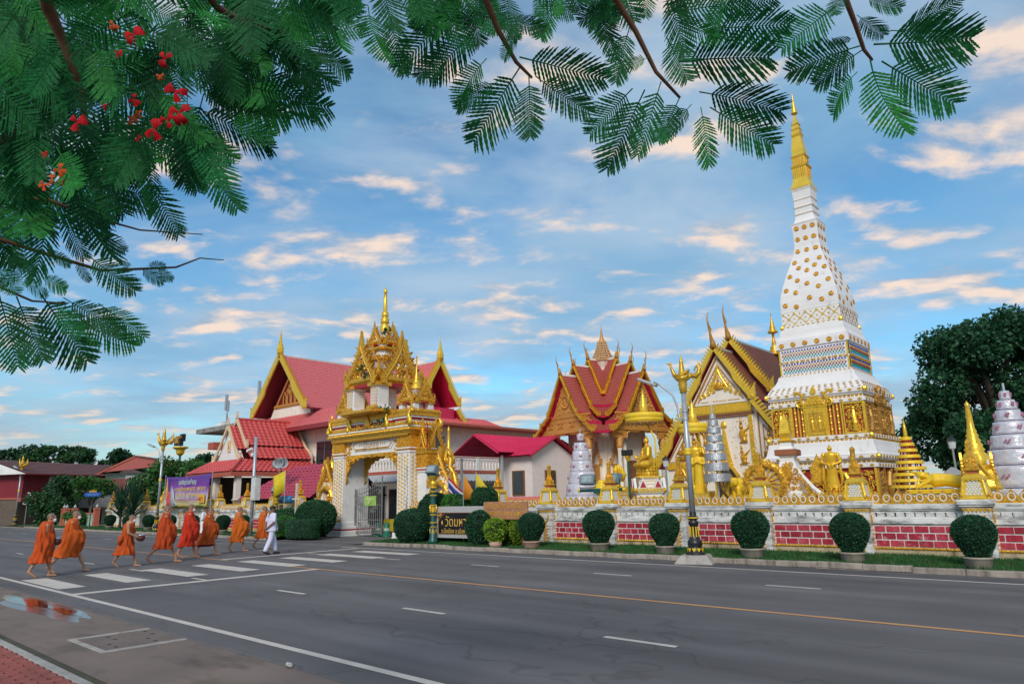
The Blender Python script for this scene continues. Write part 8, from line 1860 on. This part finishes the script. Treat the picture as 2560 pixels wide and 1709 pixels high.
def frond(bx, by, tx, ty, d, dd=0.0, k=None, roll=0.0, g=rnd):
    B = cpt(bx, by, d); Tt = cpt(tx, ty, d+dd); X = (Tt-B); L_ = X.length; X.normalize(); V_ = (Vector((0,0,1.8))-(B+Tt)/2).normalized()
    Z = (-V_+Vector((0,0,.15))); Z = (Z-X*Z.dot(X)).normalized(); Z = Matrix.Rotation(roll,3,X) @ Z; Y = Z.cross(X)
    o = bpy.data.objects.new('leaf', FM[k if k is not None else g.randrange(6)]); COL.objects.link(o); M = Matrix.Identity(4); wy = g.uniform(.78,1.12)
    for i in range(3): M[i][0] = X[i]*L_*.93; M[i][1] = Y[i]*L_*.93*wy; M[i][2] = Z[i]*L_*.93; M[i][3] = B[i]
    o.parent = FT; o.matrix_local = Matrix.Translation((6.5,2.2,-.07)) @ M; return o
MB().tube([(0,0,-.1),(.1,.1,1.2),(.0,.5,2.6),(.3,1.2,3.8)], [.28,.22,.18,.13], 12).build('trunk', BARK, FT, True)
branch([(60,-700,2.6),(90,-200,3.0),(119,19,3.4),(165,120,3.5),(205,240,3.6),(215,330,3.7)], .045,.012)
branch([(300,-500,3.0),(480,-60,3.4),(545,20,3.6),(620,62,3.8),(700,80,3.9),(790,70,4.0)], .026,.007)
branch([(1000,-600,3.2),(1180,-150,3.5),(1215,0,3.7),(1245,75,3.8),(1290,155,3.9),(1330,195,3.95)], .026,.008)
branch([(1400,-600,3.2),(1500,-120,3.5),(1540,0,3.7),(1590,80,3.8),(1640,180,3.9),(1700,245,3.95)], .026,.008)
branch([(1950,-600,3.2),(2090,-120,3.5),(2115,0,3.6),(2138,60,3.7),(2160,125,3.75),(2180,150,3.8)], .020,.008)
branch([(-300,560,3.6),(-60,580,3.8),(88,626,4.1),(252,676,4.3),(350,672,4.4),(440,668,4.5),(500,645,4.6),(560,650,4.7)], .016,.003)
branch([(-200,470,3.6),(120,500,3.9),(249,547,4.1),(350,575,4.2),(507,586,4.3)], .013,.003)
branch([(-200,640,3.6),(0,717,3.9),(80,752,4.0),(164,758,4.1)], .012,.004)
branch([(-300,420,3.2),(-50,380,3.4),(60,320,3.5),(140,240,3.6)], .03,.012)
def z2(l, ox, oy, sc): return [tuple(((v/sc)+(ox if i % 2 == 0 else oy)) for i, v in enumerate(q)) for q in l]
KEY = z2([(680,330,390,590),(930,430,600,760),(1010,600,700,790),(1170,500,800,1070),(1240,560,1255,1075),(1290,560,1690,880),(1170,420,1820,580),(1100,130,1365,240),(960,130,690,140),(2000,650,1660,1000),(2090,660,1785,1300),(2210,600,2030,1180),(2345,720,2160,1110),(1980,200,1840,650),(1880,30,1600,160),(1450,-30,1475,165),(200,50,330,600),(60,50,100,510),(720,50,250,520),(880,180,480,580),(1300,-60,1330,150),(1000,60,1180,330),(2120,420,1880,520),(1180,200,1000,420)], 900, 0, 2.936)
KEY += z2([(90,400,710,350),(230,600,795,690),(300,700,735,970),(240,700,320,1130),(180,680,-20,920),(300,190,800,150),(0,80,560,40),(330,90,720,-20),(1120,40,735,330),(1280,300,765,450),(1290,330,930,560),(1260,470,970,750),(1345,390,1450,945),(1420,400,1915,705),(1370,290,2045,265),(1540,190,1900,20),(1480,200,1925,220),(1260,100,1440,230),(1240,250,1095,265),(1130,-40,1125,130),(60,120,350,300),(20,250,180,560),(1300,-20,1560,60)], 1660, 0, 2.61)
KEY += z2([(1260,930,1545,1450),(950,1150,1185,1565),(1480,600,1965,850),(1620,560,2185,725),(1480,740,1835,950),(1840,290,2110,640),(1920,270,2105,450),(2040,270,2349,520),(1390,310,1840,430),(1180,900,1500,1000),(1500,90,1800,320),(1700,60,2050,250),(1850,40,2200,120),(1300,560,1700,820),(1100,900,1300,1280)], 0, 0, 2.61)
KEY += z2([(510,60,720,530),(740,460,1165,835),(340,790,800,1455),(140,820,392,1455),(-20,760,172,1460),(470,890,705,1175),(640,980,1138,1352),(840,880,1252,1192),(540,830,1062,1155),(350,650,625,790),(800,270,1085,455),(1190,580,1405,712),(1130,560,1010,530),(1250,560,1420,560),(1330,580,1495,680),(640,520,780,700),(220,540,60,700),(60,440,330,640),(400,430,640,560),(60,120,250,400),(-40,560,160,820),(200,700,440,800)], 0, 500, 3.41)
for i, (bx, by, tx, ty) in enumerate(KEY):
    frond(bx, by, tx, ty, 3.9+rnd.uniform(-.35,.35), rnd.uniform(-.10,.12), None, rnd.uniform(-.45,.45))
# the dense mass at upper left
g = random.Random(11); n = 0
while n < 168:
    x = g.uniform(-120, 800); y = g.uniform(-120, 560)
    lim = 520-max(0,x)*.15 if x < 260 else 470-(x-260)*.72
    if y > lim: continue
    a = R(g.gauss(62, 38)); L_ = g.uniform(150, 245); frond(x, y, x+math.cos(a)*L_, y+math.sin(a)*L_, g.uniform(3.1, 4.8), g.uniform(-.15,.15), None, g.uniform(-.8,.8)); n += 1
n = 0
while n < 44:
    x = g.uniform(800, 1850); y = g.uniform(-160, 10); a = R(g.gauss(85, 35)); L_ = g.uniform(120, 180); frond(x, y, x+math.cos(a)*L_, y+math.sin(a)*L_, g.uniform(3.6, 4.6), g.uniform(-.1,.1), None, g.uniform(-.5,.5)); n += 1
# red blossoms
BLO = mat('flame_blossom', (0.46,0.004,0.012), rough=.7, var=.3, scale=30, trans=.15, spec=.2); ORB = mat('orange_bud', (0.52,0.07,0.012), rough=.7, var=.3, spec=.2)
def blossom(x, y, d, s, m, seed):
    g = random.Random(seed); b = MB(); c = cpt(x, y, d)-Vector((-6.5,-2.2,.07))
    for k in range(4):
        a = 2*PI*k/4.6+g.uniform(-.5,.5)+seed; u = (rt*math.cos(a)+up*math.sin(a)); nn = -fw; w_ = u.cross(nn); pts = []
        for (l_, ww, h) in ((.05,.08,0),(.45,.22,.10),(.9,.42,g.uniform(-.3,.3)),(1.25,.30,g.uniform(-.5,.1))): pts += [c+(u*l_-w_*ww+nn*h)*s, c+(u*l_+nn*(h+.08))*s, c+(u*l_+w_*ww+nn*h)*s]
        b.add(pts, [(0,1,4,3),(1,2,5,4),(3,4,7,6),(4,5,8,7),(6,7,10,9),(7,8,11,10)])
    b.tube([c, c+(nn_ := (-up+fw*.2))*s*1.4], s*.06, 5); return b.build('blossom', m, FT, True)
for i, (x, y, s) in enumerate(((335,88,.055),(412,148,.045),(438,228,.060),(448,282,.062),(385,322,.060),(418,300,.045),(194,306,.052),(262,266,.024),(335,250,.036),(295,132,.024),(345,345,.02),(110,385,.02))): blossom(x, y, 3.05, s*.66, BLO, i)
for i, (x, y, s) in enumerate(((110,462,.030),(148,425,.036),(128,448,.026),(155,455,.022),(330,300,.03),(345,285,.024),(285,62,.03),(400,190,.022))): blossom(x, y, 3.1, s*.7, ORB, 40+i)
